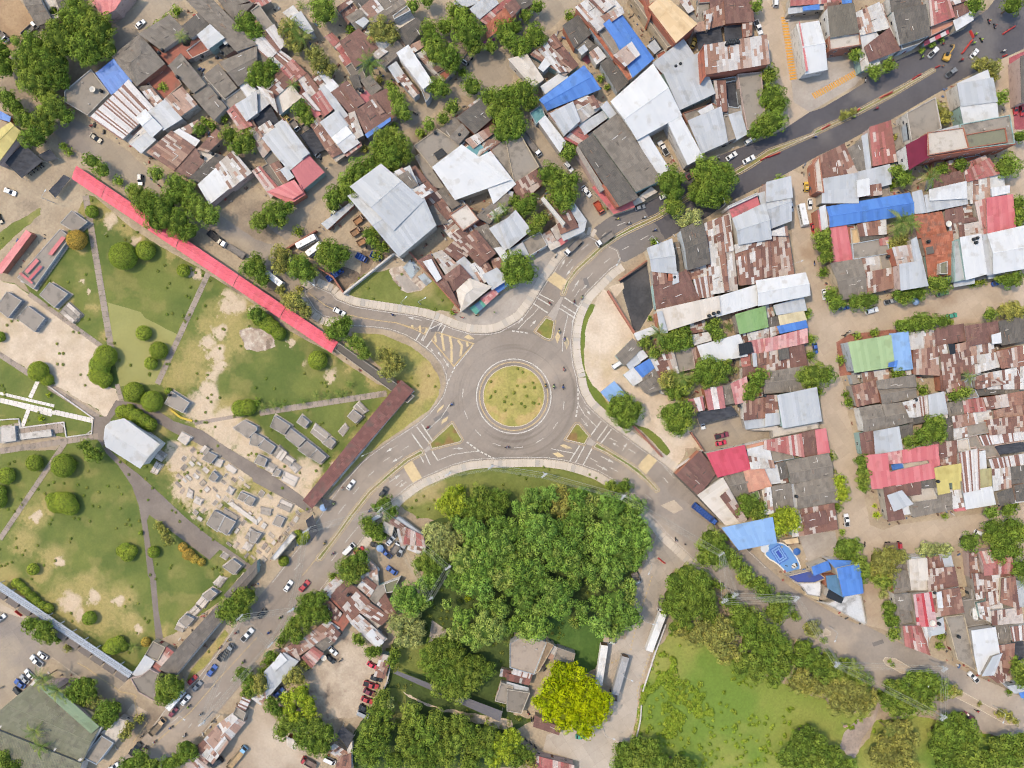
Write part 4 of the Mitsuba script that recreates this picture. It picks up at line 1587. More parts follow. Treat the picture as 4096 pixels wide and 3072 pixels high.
ground_mat('darkdirt', (125, 108, 92), (150, 130, 110), .3, (100, 86, 74))
ground_mat('street', (170, 155, 136), (180, 163, 141), .12, (154, 142, 132), (.5, .7), .12, slabs(3.6, .9))
ground_mat('streetr', (202, 181, 158), (193, 172, 148), .12, (178, 152, 126), (.54, .72), .12, slabs(3.8, .9))
ground_mat('lane', (200, 186, 170), (190, 176, 160), .15, (172, 160, 146), (.56, .74), .1, slabs(4.2, .84))
ground_mat('plaza', (190, 178, 166), (180, 168, 156), .2, (160, 148, 136), (.55, .75), .14, slabs(2.6, .92))
ground_mat('pave', (218, 200, 180), (205, 190, 172), .4, None, fine=.15)
ground_mat('redpave', (185, 100, 105), (165, 85, 92), .3, None)
ground_mat('brickpave', (178, 118, 98), (160, 105, 88), .5, None, extra=slabs(1.0, .75))
ground_mat('asph', (166, 152, 139), (156, 142, 129), .1, (178, 162, 146), (.52, .72), .1, lambda p: tracks(p))
ground_mat('asphd', (102, 99, 103), (94, 91, 96), .1, (120, 115, 114), (.56, .76), .1)
ground_mat('asphm', (136, 128, 123), (126, 119, 115), .1, (150, 140, 132), (.52, .72), .1)
ground_mat('asphold', (146, 133, 122), (134, 121, 112), .2, (160, 146, 132), (.52, .72), .14)
ground_mat('path', (190, 172, 158), (168, 150, 138), .4, (150, 134, 122))
ground_mat('rubble', (215, 198, 180), (180, 158, 138), .9, (150, 128, 110), (.5, .7), .3, s2=.4)
ground_mat('lawn', (104, 112, 46), (120, 124, 54), .13, (160, 150, 88), (.58, .76), .22)
ground_mat('lawn2', (116, 126, 54), (134, 138, 66), .2, (182, 164, 108), (.55, .74), .24)
ground_mat('lawnbright', (112, 128, 46), (128, 136, 54), .25, (160, 154, 80), (.58, .78), .22)
ground_mat('lawnlush', (78, 110, 42), (92, 122, 50), .3, None)
ground_mat('pale', (166, 162, 96), (156, 154, 88), .12, None, fine=.08)
ground_mat('dry', (186, 164, 104), (160, 152, 78), .16, (218, 188, 150), (.48, .66), .24, s2=.11)
ground_mat('verge', (168, 158, 84), (150, 148, 72), .3, (190, 166, 106), (.54, .72), .28)
ground_mat('meadow', (134, 150, 54), (154, 156, 70), .1, (116, 142, 46), (.5, .68), .26, s2=.05)
ground_mat('forest', (84, 102, 46), (74, 90, 42), .3, None)
ground_mat('roundgrass', (184, 168, 92), (164, 156, 78), .35, (196, 168, 104), (.5, .7), .28, s2=.3)
ground_mat('median', (150, 142, 80), (160, 140, 96), .5, (120, 128, 60), (.5, .66), .28, s2=.4)
ground_mat('marking_white', (224, 218, 208), (204, 197, 188), 1.2, (180, 170, 160), (.58, .78), .12, s2=.6)
ground_mat('marking_yellow', (216, 186, 130), (204, 174, 122), 1.2, (176, 156, 130), (.6, .8), .12, s2=.6)
ground_mat('marking_amber', (238, 164, 30), (226, 156, 34), 1.2, (180, 156, 120), (.6, .8), .12, s2=.6)
ground_mat('marking_cream', (226, 200, 152), (214, 188, 142), .8, (184, 168, 146), (.58, .78), .12, s2=.6)
# ---------------------------------------------------------------- helpers
used = {}
def key(name, parent=None):
    k = (parent + '__' if parent else '') + name
    n = used.get(k, 0); used[k] = n + 1
    return k if n == 0 else f'{k}_{n:03d}'
def tag(k, label=None, cat=None, group=None, kind=None):
    labels[k] = {a: b for a, b in (('label', label), ('category', cat), ('group', group), ('kind', kind)) if b}
PLYS = {}
def shape(mesh, bsdf, col=None, smooth=False):
    """ply dict of a mesh in one colour"""
    if 'mat_' + bsdf in scene: bsdf = 'mat_' + bsdf
    if hasattr(mesh, 'to_mesh'):
        m = mesh.to_mesh(); mesh = trimesh.Trimesh(m.vert_properties[:, :3], m.tri_verts, process=False)
    if smooth: mesh = trimesh.graph.smooth_shade(mesh, angle=math.radians(smooth), facet_minarea=None)
    v = np.asarray(mesh.vertices)
    return mikit.ply(trimesh.Trimesh(v, mesh.faces, process=False), bsdf, bool(smooth), uv=np.tile(pack(col if col is not None else (.5, .5, .5)), (len(v), 1)))
def shared(name, make, bsdf, col=None, smooth=False):
    q = (name, bsdf, None if col is None else tuple(round(float(x), 4) for x in col))
    if q not in PLYS: PLYS[q] = shape(make() if callable(make) else make, bsdf, col, smooth)
    return PLYS[q]
def put(name, parent, d, M=None):
    k = key(name, parent)
    scene[k] = d if M is None else {**d, 'to_world': T4(np.asarray(M, float).tolist())}
    return k
def box(x0, x1, y0, y1, z0, z1):
    b = trimesh.creation.box((x1 - x0, y1 - y0, z1 - z0)); b.apply_translation(((x0 + x1) / 2, (y0 + y1) / 2, (z0 + z1) / 2)); return b
def cat(ms): return trimesh.util.concatenate(ms)
def mrot(a, x=0, y=0, z=0, s=1.0):
    c, n = math.cos(a) * s, math.sin(a) * s
    return np.array([[c, -n, 0, x], [n, c, 0, y], [0, 0, s, z], [0, 0, 0, 1]])
def prism(poly, z0, z1):
    m = trimesh.creation.extrude_polygon(poly, z1 - z0, engine='earcut'); m.apply_translation((0, 0, z0)); return m
def sheet(poly, z):
    """flat mesh of a polygon"""
    v, f = trimesh.creation.triangulate_polygon(poly, engine='earcut')
    v = np.column_stack([v, np.full(len(v), z)])
    t = trimesh.Trimesh(v, f, process=False)
    if len(f) and t.face_normals[0][2] < 0: t.faces = t.faces[:, ::-1]
    return t
def tube(pts, r, n=6):
    pts = np.asarray(pts, float); out = []
    rr = np.broadcast_to(r, (len(pts),))
    d = np.gradient(pts, axis=0); d /= np.linalg.norm(d, axis=1, keepdims=True) + 1e-9
    ring = []
    for p, t, q in zip(pts, d, rr):
        a = np.cross(t, [0, 0, 1.0] if abs(t[2]) < .9 else [1.0, 0, 0]); a /= np.linalg.norm(a); b = np.cross(t, a)
        th = np.arange(n) * 2 * math.pi / n
        ring.append(p + q * (np.cos(th)[:, None] * a + np.sin(th)[:, None] * b))
    v = np.vstack(ring + [pts[:1], pts[-1:]]); f = []
    for i in range(len(pts) - 1):
        for j in range(n):
            a, b = i * n + j, i * n + (j + 1) % n
            f += [[a, a + n, b + n], [a, b + n, b]]
    e0, e1 = len(pts) * n, len(pts) * n + 1
    for j in range(n):
        f += [[e0, j, (j + 1) % n], [e1, (len(pts) - 1) * n + (j + 1) % n, (len(pts) - 1) * n + j]]
    return trimesh.Trimesh(v, np.array(f)[:, ::-1], process=False)
def cyl(r, h, n=14, r2=None):
    th = np.arange(n) * 2 * math.pi / n; r2 = r if r2 is None else r2
    return tube([[0, 0, 0], [0, 0, h]], np.array([r, r2]), n)
def lathe(prof, n=14):
    m = trimesh.creation.revolve(np.array(prof, float), sections=n); return m
def hull(pts): return manifold3d.Manifold.hull_points(np.asarray(pts, float))
def jig(c, s=.05, r=R): k = 1 + r.uniform(-s, s); return tuple(min(.85, x * k) for x in c)
N2 = lambda x, y, h=0: ((x - 2048) * MPP * (H - h) / H, (1536 - y) * MPP * (H - h) / H)
# ---------------------------------------------------------------- reading the survey
items = []
org, scl = (0, 0), 4.62926
for ln in DATA.splitlines():
    w = ln.split()
    if not w or w[0].startswith('#'): continue
    if w[0] == 'T': org, scl = (float(w[1]), float(w[2])), 4.62926; continue
    if w[0] == 'X': org, scl = (float(w[1]), float(w[2])), float(w[3]); continue
    if w[0] == 'S': org, scl = (float(w[1]), float(w[2])), 18.5172; continue
    if any(q[0] == '@' for q in w):
        cur, w2 = (0, 0), []
        for q in w:
            if q[0] == '@': cur = [float(v) for v in q[1:].split(',')]; continue
            if ',' in q: a_ = [float(v) for v in q.split(',')]; q = f'{a_[0] + (cur[0] - org[0]) / scl},{a_[1] + (cur[1] - org[1]) / scl}'
            w2.append(q)
        w = w2
    items.append((w[0], w[1:], org, scl))
def g2(s, o, k, h=0.0):
    """survey coordinates 'x,y' -> metres at height h"""
    a = s.split(','); f = MPP * (H - h) / H
    return ((o[0] + float(a[0]) * k - 2048) * f, (1536 - o[1] - float(a[1]) * k) * f)
def clean(p):
    p = shapely.make_valid(p) if not p.is_valid else p
    if p.geom_type != 'Polygon':
        g = [q for q in getattr(p, 'geoms', []) if q.geom_type == 'Polygon']
        p = max(g, key=lambda q: q.area) if g else None
    return shapely.geometry.polygon.orient(p) if p is not None else None
def polys(g):
    return [q for q in (getattr(g, 'geoms', [g])) if q.geom_type == 'Polygon' and q.area > .02]
def wobble(p, amp, step=1.4, seed=0):
    e = shapely.segmentize(p.exterior, step); q = np.array(e.coords)[:-1]
    w = np.column_stack([q * .33, np.full(len(q), seed)]); w2 = np.column_stack([q * 1.1, np.full(len(q), seed + 5)])
    dx = (meshkit.fbm(w, 3) - .5) * 2 + .5 * (meshkit.noise(w2) - .5)
    dy = (meshkit.fbm(w + 37.2, 3) - .5) * 2 + .5 * (meshkit.noise(w2 + 11.3) - .5)
    return clean(Polygon(q + amp * np.column_stack([dx, dy])).buffer(0))
# ---------------------------------------------------------------- the ground, its roads, lawns and markings
KIND = {'p': 1, 'o': 1}
layers = []          # (polygon, z)
def under(poly):
    return max([z for q, z in layers if q.intersects(poly)], default=0.0)
def gz(x, y):
    pt = Point(x, y)
    return max([z for q, z in layers if q.contains(pt)], default=0.0)
GNAME = dict(dustroad='dusty_road', scrapyard='dirt_yard', street='street', streetr='concrete_street', lane='concrete_lane', plaza='paved_yard', redpave='red_pavement', brickpave='brick_pavement', dirt2='dirt_yard', sand='bare_soil', sand2='dusty_yard',
             darkdirt='dark_soil', lawn='lawn', lawn2='lawn', lawnbright='lawn', lawnlush='lawn', pale='pale_lawn', dry='dry_grass', verge='grass_verge', meadow='meadow', forest='woodland_floor', rubble='rubble_ground',
             path='path', park='park_lawn', sandplaza='bare_soil', tarp='black_tarpaulin', asph='road', asphd='asphalt_road', asphm='asphalt_road', asphold='asphalt_lane', islanddry='grass_island', islandg='grass_island', islandc='concrete_island', median='planted_median', island='median_island')
BL = dict(dry=[], sand=[], green=[])
for kd, a, o, s in items:
    if kd == 'j':
        for c in a[1:]: x, y, r = map(float, c.split(',')); BL[a[0]].append((*g2(f'{x},{y}', o, s), r * s * MPP))
def blobs(l, px, py, soft=.75):
    w = mi.Float(0)
    for x, y, r in l: w = dr.maximum(w, 1 - smoothstep(r * (1 - soft), r * (1 + soft * .55), dr.sqrt(dr.square(px - x) + dr.square(py - y))))
    return w
def park(p, n, uv):
    n1, n2 = fbm(p.x * .3, p.y * .3, 2.2, 4), fbm(p.x * 1.3 + 5, p.y * 1.3, 7.7, 3); px, py = p.x + (n1 - .5) * 5 + (n2 - .5) * 2.2, p.y + (fbm(p.x * .3, p.y * .3, 9.1, 4) - .5) * 5 + (n2 - .5) * 2.2
    g = blobs(BL['green'], px, py); d, sd = blobs(BL['dry'], px, py) * (1 - .8 * g), blobs(BL['sand'], px, py) * (1 - g)
    col = mix(C(98, 114, 48), C(122, 130, 58), smoothstep(.3, .7, fbm(p.x * .11, p.y * .11, 1.2, 4)))
    col = mix(col, C(148, 140, 76), .6 * smoothstep(.5, .7, fbm(p.x * .22, p.y * .22, 6.2, 4)))
    t = dr.clip(1.05 * d + (n2 - .5) * 1.1 * smoothstep(.02, .3, d) + .35 * (n1 - .5), 0, 1)
    col = mix(col, mix(C(186, 164, 104), C(160, 150, 82), n1), t)
    col = mix(col, mix(C(226, 204, 176), C(204, 178, 146), n2), smoothstep(.08, .9, sd + (n2 - .5) * 1.1 * smoothstep(.02, .4, sd)))
    return col * (.8 + .4 * fbm(p.x * 2.3, p.y * 2.3, .3, 3))
mat('park', proc(park), .95)
WOB = dict(scrapyard=1.2, park=.3, sandplaza=1.0, lawn=.5, lawn2=.9, lawnbright=.5, lawnlush=1.0, pale=.3, dry=1.0, verge=.4, meadow=1.4, forest=1.0, rubble=1.0, sand=1.3, sand2=.5, darkdirt=1.0, dirt2=.8, path=.5, street=.4, streetr=.3)
put('ground', None, shape(sheet(sbox(-4000, -4000, 4000, 4000), 0.0), 'dirt')); tag('ground', kind='structure')
roads = []
def lay(typ, p, m=None, zoff=.004):
    z = under(p) + zoff; layers.append((p, z))
    k = put(GNAME[typ], None, shape(sheet(p, z), m or typ)); tag(k, kind='structure'); return k, z
CENTRE = g2('1.5,176.5', (2048, 768), 4.62926)
for kd, a, o, s in items:
    if kd == 'p':
        p = clean(Polygon([g2(q, o, s) for q in a[1:]]))
        if a[0] in ('asph', 'asphm'):
            p = clean(p.buffer(1.2, join_style=1).buffer(-2.4, join_style=1).buffer(1.2, join_style=1)); roads.append(p)
        elif a[0] in ('dustroad', 'asphd'): p = clean(wobble(p, 2.5 if a[0] == 'dustroad' else 1.2, seed=3).intersection(shapely.union_all(roads)))
        elif a[0] in WOB: p = wobble(p, WOB[a[0]], seed=len(layers)) or p
        lay(a[0], p)
ROADS = shapely.union_all(roads)
road_key = 'road'
# pavement slabs and kerb round the traffic circle
ring = Point(*CENTRE).buffer(96)
edge = clean(roads[0]).exterior
pk = 'pavement'; used[pk] = 1; tag(pk, kind='structure')
kerbz = .14
def along(line, d): q = line.interpolate(d); return np.array([q.x, q.y])
L = edge.length; d, nsl = 0.0, 0
road_u = shapely.union_all(roads)
while d < L - 1.6 and nsl < 300:
    e = d + 1.5
    a, b = along(edge, d), along(edge, e); t = (b - a) / (np.linalg.norm(b - a) + 1e-9); n = np.array([t[1], -t[0]])
    mid = (a + b) / 2
    if Point(*(mid + n * .8)).within(road_u): n = -n
    out = Point(*(mid + n * 1.6))
    if Point(*mid).within(ring) and not out.within(road_u):
        a2, b2 = along(edge, max(0, d - .0)), along(edge, e)
        q = Polygon([a + n * .22, b + n * .22, b + n * 2.9, a + n * 2.9]).buffer(-.03, join_style=2)
        if q.area > .5:
            put('slab', pk, shape(prism(clean(q), .0, kerbz - .012 + R.uniform(-.006, .006)), 'plain', jig(C(214, 199, 181) if nsl % 9 else C(196, 186, 174), .07)))
            put('kerb_stone', pk, shape(prism(clean(Polygon([a, b, b + n * .18, a + n * .18]).buffer(-.008, join_style=2)), 0, kerbz), 'plain', jig(C(226, 212, 192), .05)))
            nsl += 1
    d = e
used.pop(pk)
# islands with kerbs
for kd, a, o, s in items:
    if kd != 'o': continue
    if a[1] == 'C':
        p = Point(*g2(a[2], o, s)).buffer(float(a[3]) * s * MPP, 48)
    else: p = clean(Polygon([g2(q, o, s) for q in a[1:]]))
    inner = p.buffer(-.22)
    if inner.is_empty: continue
    m = {'islanddry': 'roundgrass', 'islandg': 'island', 'islandc': 'plaza', 'median': 'median', 'island': 'sand2'}[a[0]]
    k = key(GNAME[a[0]]); tag(k, kind='structure'); zt = .11
    pol = polys(inner)
    scene[k] = shape(cat([sheet(q, zt) for q in pol]), m)
    layers.append((p, zt))
    if a[0] != 'islandc':
        rim = p.difference(inner)
        for q in polys(rim): put('kerb', k, shape(prism(clean(q), 0, .15), 'plain', C(222, 205, 180)))
        ln = p.buffer(.55).difference(p.buffer(.35)) if a[0] != 'islanddry' else None
        if ln is not None and a[0] != 'island':
            for q in polys(ln): put('edge_line', road_key, shape(sheet(clean(q), under(q.intersection(ROADS)) * 0 + .022), 'marking_yellow'))
cx, cy = CENTRE
def stroke(pts, w): return LineString(pts).buffer(w / 2, cap_style=2, join_style=2)
MK = dict(wht='marking_white', yel='marking_yellow', cream='marking_cream')
def mark(name, poly, m, z=.03):
    for q in polys(poly):
        q = clean(q)
        if q is not None: put(name, road_key, shape(sheet(q, z), MK[m]))
for r_, w_, c_ in ((149.0, .32, 'wht'), (136.5, .3, 'yel')):
    c = Point(cx, cy); mark('ring_line', c.buffer(r_ * MPP + w_ / 2, 48).difference(c.buffer(r_ * MPP - w_ / 2, 48)), c_)
for mx, my in ((2553, 1810), (2578, 1814), (1334, 1219), (2325, 1115), (2308, 1140), (2222, 1160), (2387, 952), (1750, 1945), (2075, 1300), (1560, 1915), (2262, 1480), (2200, 2020)):
    c = N2(mx, my)
    if ROADS.contains(Point(*c)): put('manhole_cover', road_key, shape(sheet(Point(*c).buffer(.42), .027), 'plain', C(150, 138, 126)))
rp = random.Random(31)
for i in range(26):          # repaired patches in the asphalt
    q = roads[0].exterior.interpolate(rp.random(), normalized=True); a_ = rp.uniform(0, 6.3); x, y = q.x + 5 * math.cos(a_), q.y + 5 * math.sin(a_)
    p = shapely.affinity.translate(shapely.affinity.rotate(sbox(-rp.uniform(.8, 3.2), -rp.uniform(.4, 1.1), rp.uniform(.8, 3.2), rp.uniform(.4, 1.1)), rp.uniform(0, 180)), x, y)
    if roads[0].buffer(-.8).contains(p): put('asphalt_patch', road_key, shape(sheet(clean(p), .0245 + .00005 * i), 'asphm'))
el = roads[0].buffer(-.55).boundary.buffer(.09).intersection(Point(cx, cy).buffer(110)); mark('edge_line', el, 'wht', .026)
for kd, a, o, s in items:
    if kd in 'mM' and a[0] in MK: mark('lane_line', stroke([g2(q, o, s) for q in a[2:]], float(a[1]) * .95), a[0], .034)
    elif kd == 'h':
        l = LineString([g2(q, o, s) for q in a[2:]]); d = 0
        while d < l.length - .5:
            mark('block_line', stroke([along(l, d), along(l, min(l.length, d + 1.0))], .5), a[0]); d += 1.55
    elif kd == 'A':
        a0, a1 = np.array(g2(a[0], o, s)), np.array(g2(a[1], o, s)); t = a1 - a0; n = np.linalg.norm(t); t /= n; pn = np.array([-t[1], t[0]]); hl = min(n * .45, 2.2)
        b0 = a1 - t * hl
        mark('arrow', Polygon([a0 + pn * .1, b0 + pn * .1, b0 + pn * .5, a1, b0 - pn * .5, b0 - pn * .1, a0 - pn * .1]), 'wht')
    elif kd == 'D':
        l, r_, t_, b_ = [g2(q, o, s) for q in a]; mark('diamond', Polygon([l, t_, r_, b_]), 'cream')
        c = np.mean([l, r_, t_, b_], 0)
    elif kd == 'P': mark('crossing_panel', Polygon([g2(q, o, s) for q in a]), 'cream', .028)
    elif kd == 'z' or kd == 'y':
        n = int(a[0]); p0, p1, p2, p3 = [np.array(g2(q, o, s)) for q in a[1:5]]
        if kd == 'y': p0, p1, p2, p3 = p0, p3, p2, p1
        for i in range(n):
            f0, f1 = (i + .1) / n, (i + .66) / n
            q = Polygon([p0 + (p3 - p0) * f0, p1 + (p2 - p1) * f0, p1 + (p2 - p1) * f1, p0 + (p3 - p0) * f1])
            put('yellow_bar', 'street', shape(sheet(clean(q), .03), 'marking_amber'))
    elif kd == 'C':
        mark('yard_line', stroke([g2(q, o, s) for q in a], .25), 'yel')
    elif kd == 'Z':
        l = LineString([g2(q, o, s) for q in a]); d = 0
        while d < l.length - .7:
            mark('kerb_block', stroke([along(l, d), along(l, d + .8)], .35), 'yel', .036); d += 1.5
    elif kd == 'q' or kd == 's':        # slab paths of the cemetery
        w_ = float(a[0]) * s * MPP * (.85 if kd == 's' else .8); l = LineString([g2(q, o, s) for q in a[1:3]]); d = 0; pk = key('slab_path' if kd == 'q' else 'concrete_walk'); tag(pk, kind='structure'); z = under(l.buffer(.3)) + .01
        first = True
        n = max(1, round(l.length / (1.9 if kd == 'q' else 1.6))); st = l.length / n
        for i in range(n):
            q = clean(stroke([along(l, i * st + .05), along(l, (i + 1) * st - .05)], w_))
            put('slab', pk, shape(prism(q, z - .01, z + .035 + R.uniform(0, .015)), 'masonry' if kd == 'q' else 'plain', jig(C(178, 160, 145) if kd == 'q' else C(232, 222, 212), .07)))
        layers.append((l.buffer(w_ / 2), z + .04))
    elif kd == 'f':
        typ = {'grey': 'plaza', 'asph': 'asphold', 'asph2': 'street', 'road1': 'asphold', 'conc': 'plaza', 'sand': 'sand', 'dirt': 'sand2', 'dark': 'tarp', 'brick': 'brickpave', 'teal': 'plaza', 'grasslush': 'lawnlush'}[a[1]]
        if float(a[2]) < 1: lay(typ, clean(Polygon([g2(q, o, s) for q in a[3:]])))
# ---------------------------------------------------------------- buildings
PAL = dict(
 rust=[(134, 94, 80), (130, 90, 78), (140, 98, 84), (150, 106, 90), (122, 84, 74), (160, 114, 94), (176, 138, 118), (198, 178, 164), (206, 192, 182)],
 brown=[(128, 90, 80), (122, 86, 77), (134, 94, 84), (126, 88, 79), (140, 102, 90)],
 rustw=[(134, 94, 80), (142, 98, 84), (152, 106, 88), (164, 122, 102), (208, 197, 188), (222, 216, 210), (186, 154, 138), (214, 204, 196), (128, 90, 78)],
 mix=[(212, 208, 204), (222, 218, 214), (226, 223, 220), (204, 197, 188), (196, 184, 172), (158, 122, 106), (190, 152, 132), (128, 90, 78), (218, 214, 208)],
 zrust=[(214, 209, 205), (206, 200, 196), (198, 186, 178), (184, 148, 130), (160, 118, 98), (214, 209, 205), (196, 172, 158)],
 wrust=[(226, 222, 220), (220, 215, 212), (142, 100, 88), (228, 224, 222), (214, 206, 202), (152, 110, 96)],
 redrust=[(186, 112, 104), (176, 96, 92), (196, 146, 136), (158, 96, 84), (212, 190, 180), (192, 122, 114)],
 zinc=[(192, 194, 197), (198, 200, 204), (186, 189, 193), (194, 196, 198)], white=[(221, 221, 222), (219, 219, 220), (223, 223, 223)], lwhite=[(236, 234, 234)],
 bone=[(220, 208, 194), (214, 202, 188), (224, 213, 200)], grey=[(142, 131, 119), (135, 124, 113), (150, 139, 127), (139, 128, 117), (146, 135, 123)],
 dark=[(112, 105, 98), (104, 98, 92), (119, 111, 103), (108, 101, 95)], roofgrey=[(128, 118, 110), (120, 111, 104), (134, 124, 115)], corr=[(128, 119, 106), (120, 112, 100)],
 conc=[(164, 153, 140)], concp=[(186, 168, 152)], brownflat=[(160, 134, 106)], brick=[(180, 108, 88)], clay=[(188, 110, 80), (178, 102, 74), (198, 122, 92)], red=[(220, 122, 124), (214, 112, 116), (224, 130, 132)],
 hotred=[(218, 84, 104), (212, 78, 98)], hot=[(244, 96, 116), (240, 92, 111), (247, 102, 121)], pinkw=[(214, 146, 144), (198, 122, 122), (224, 172, 168)], pink=[(200, 108, 116), (192, 100, 108)],
 blue=[(86, 136, 214), (80, 128, 206), (90, 141, 218)], lblue=[(146, 184, 230), (140, 178, 226)], sblue=[(92, 132, 164)], dblue=[(70, 88, 162)], green=[(136, 172, 106), (130, 166, 100), (142, 176, 112)], pgreen=[(166, 190, 138), (160, 184, 132), (170, 194, 142)],
 yellow=[(212, 194, 112), (204, 186, 106)], olive=[(186, 176, 126), (178, 168, 120)], moss=[(138, 136, 112), (130, 129, 104)], mint=[(134, 152, 118), (128, 148, 114)], maroon=[(138, 90, 84), (128, 82, 77), (146, 97, 90), (132, 86, 80)],
 crimson=[(128, 34, 58)], teal=[(110, 170, 180)], orange=[(234, 202, 156), (228, 194, 146)], peach=[(222, 160, 132), (214, 150, 124)], cream=[(222, 206, 166), (216, 200, 160)], magenta=[(200, 84, 168)],
 stripe=[(196, 84, 96), (222, 216, 216)], stripew=[(196, 124, 124), (234, 226, 222)], tent=[(92, 170, 150), (96, 130, 160)], black=[(44, 45, 50)], lzinc=[(202, 202, 203), (199, 199, 201)], redw=[(202, 66, 76), (196, 60, 70), (210, 120, 124), (214, 176, 176)],
 pipe=[(150, 96, 84), (196, 190, 184), (120, 80, 72)], slabblue=[(188, 200, 208)], mixx=[(200, 200, 200)])
LOOK = dict(rust='rusty brown sheet roof', brown='plain dark brown roof', rustw='rusty roof with pale patches', mix='patched grey and rusty roof', zrust='pale roof with rusty streaks', wrust='white and rust striped roof',
 redrust='faded red rusty roof', zinc='pale grey metal roof', white='white metal roof', lwhite='white flat roof', bone='cream coloured roof', grey='weathered grey cement roof', dark='dark grey cement roof', roofgrey='grey tiled ridge roof',
 corr='coarse corrugated grey roof', conc='bare concrete flat roof', concp='pinkish concrete flat roof', brownflat='brown flat roof', brick='brick red terrace roof', clay='clay tile roof', red='red metal roof', hotred='bright red metal roof',
 hot='bright pinkish red roof', pinkw='faded pink roof', pink='pink metal roof', blue='bright blue metal roof', lblue='light blue roof', sblue='slate blue roof', dblue='dark blue roof', green='green metal roof', pgreen='pale washed green roof', yellow='yellow metal roof',
 olive='olive yellow roof', moss='mossy dark flat roof', mint='pale green roof', maroon='maroon tiled roof', crimson='deep crimson roof', teal='teal sheet roof', orange='orange and yellow roof', peach='peach coloured roof', cream='cream roof',
 magenta='magenta canopy roof', stripe='red and white striped awning', stripew='red and white striped roof', tent='green and blue awning', black='black plastic roof', lzinc='pale silver roof', redw='red and white streaked roof', pipe='slatted red and grey roof', slabblue='pale blue floor slab', mixx='grey roof')
SMOOTH = {'pgreen', 'zinc', 'white', 'blue', 'lblue', 'sblue', 'dblue', 'green', 'hot', 'hotred', 'lzinc', 'yellow', 'bone', 'orange', 'red', 'magenta', 'black', 'crimson', 'cream', 'teal', 'olive', 'pink', 'tent', 'stripe', 'mint'}
CEM = {'grey', 'dark', 'roofgrey', 'corr', 'clay', 'maroon', 'moss', 'concp'}
WALLC = [(214, 206, 196), (224, 220, 214), (198, 186, 170), (186, 118, 92), (210, 190, 160), (176, 166, 156), (160, 190, 184), (206, 178, 168), (190, 198, 206)]
def rib_mesh(nr, depth):
    """one roofing sheet: unit square, ribs run along y, thickness along z in metres"""
    xs, zs = [], []
    for i in range(nr):
        for f, z in ((0, 0), (.22, 0), (.34, depth), (.66, depth), (.78, 0)): xs.append((i + f) / nr); zs.append(z)
    xs.append(1.0); zs.append(0)
    n = len(xs); xs, zs = np.array(xs), np.array(zs)
    top = [np.column_stack([xs, np.full(n, y), zs]) for y in (0, 1)]
    bot = [np.array([[0, 0, -.02], [1, 0, -.02]]), np.array([[0, 1, -.02], [1, 1, -.02]])]
    v = np.vstack([top[0], top[1], bot[0], bot[1]]); f = []
    for i in range(n - 1): f += [[i, i + 1, n + i + 1], [i, n + i + 1, n + i]]
    b = 2 * n
    f += [[b, b + 3, b + 1], [b, b + 2, b + 3], [0, b, n], [n, b, b + 2], [n - 1, 2 * n - 1, b + 1], [2 * n - 1, b + 3, b + 1], [0, n - 1, b], [n - 1, b + 1, b], [n, b + 2, 2 * n - 1], [2 * n - 1, b + 2, b + 3]]
    return trimesh.Trimesh(v, f, process=False)
RIB = {'rib': rib_mesh(3, .035), 'cem': rib_mesh(2, .05), 'flat': rib_mesh(1, .014)}
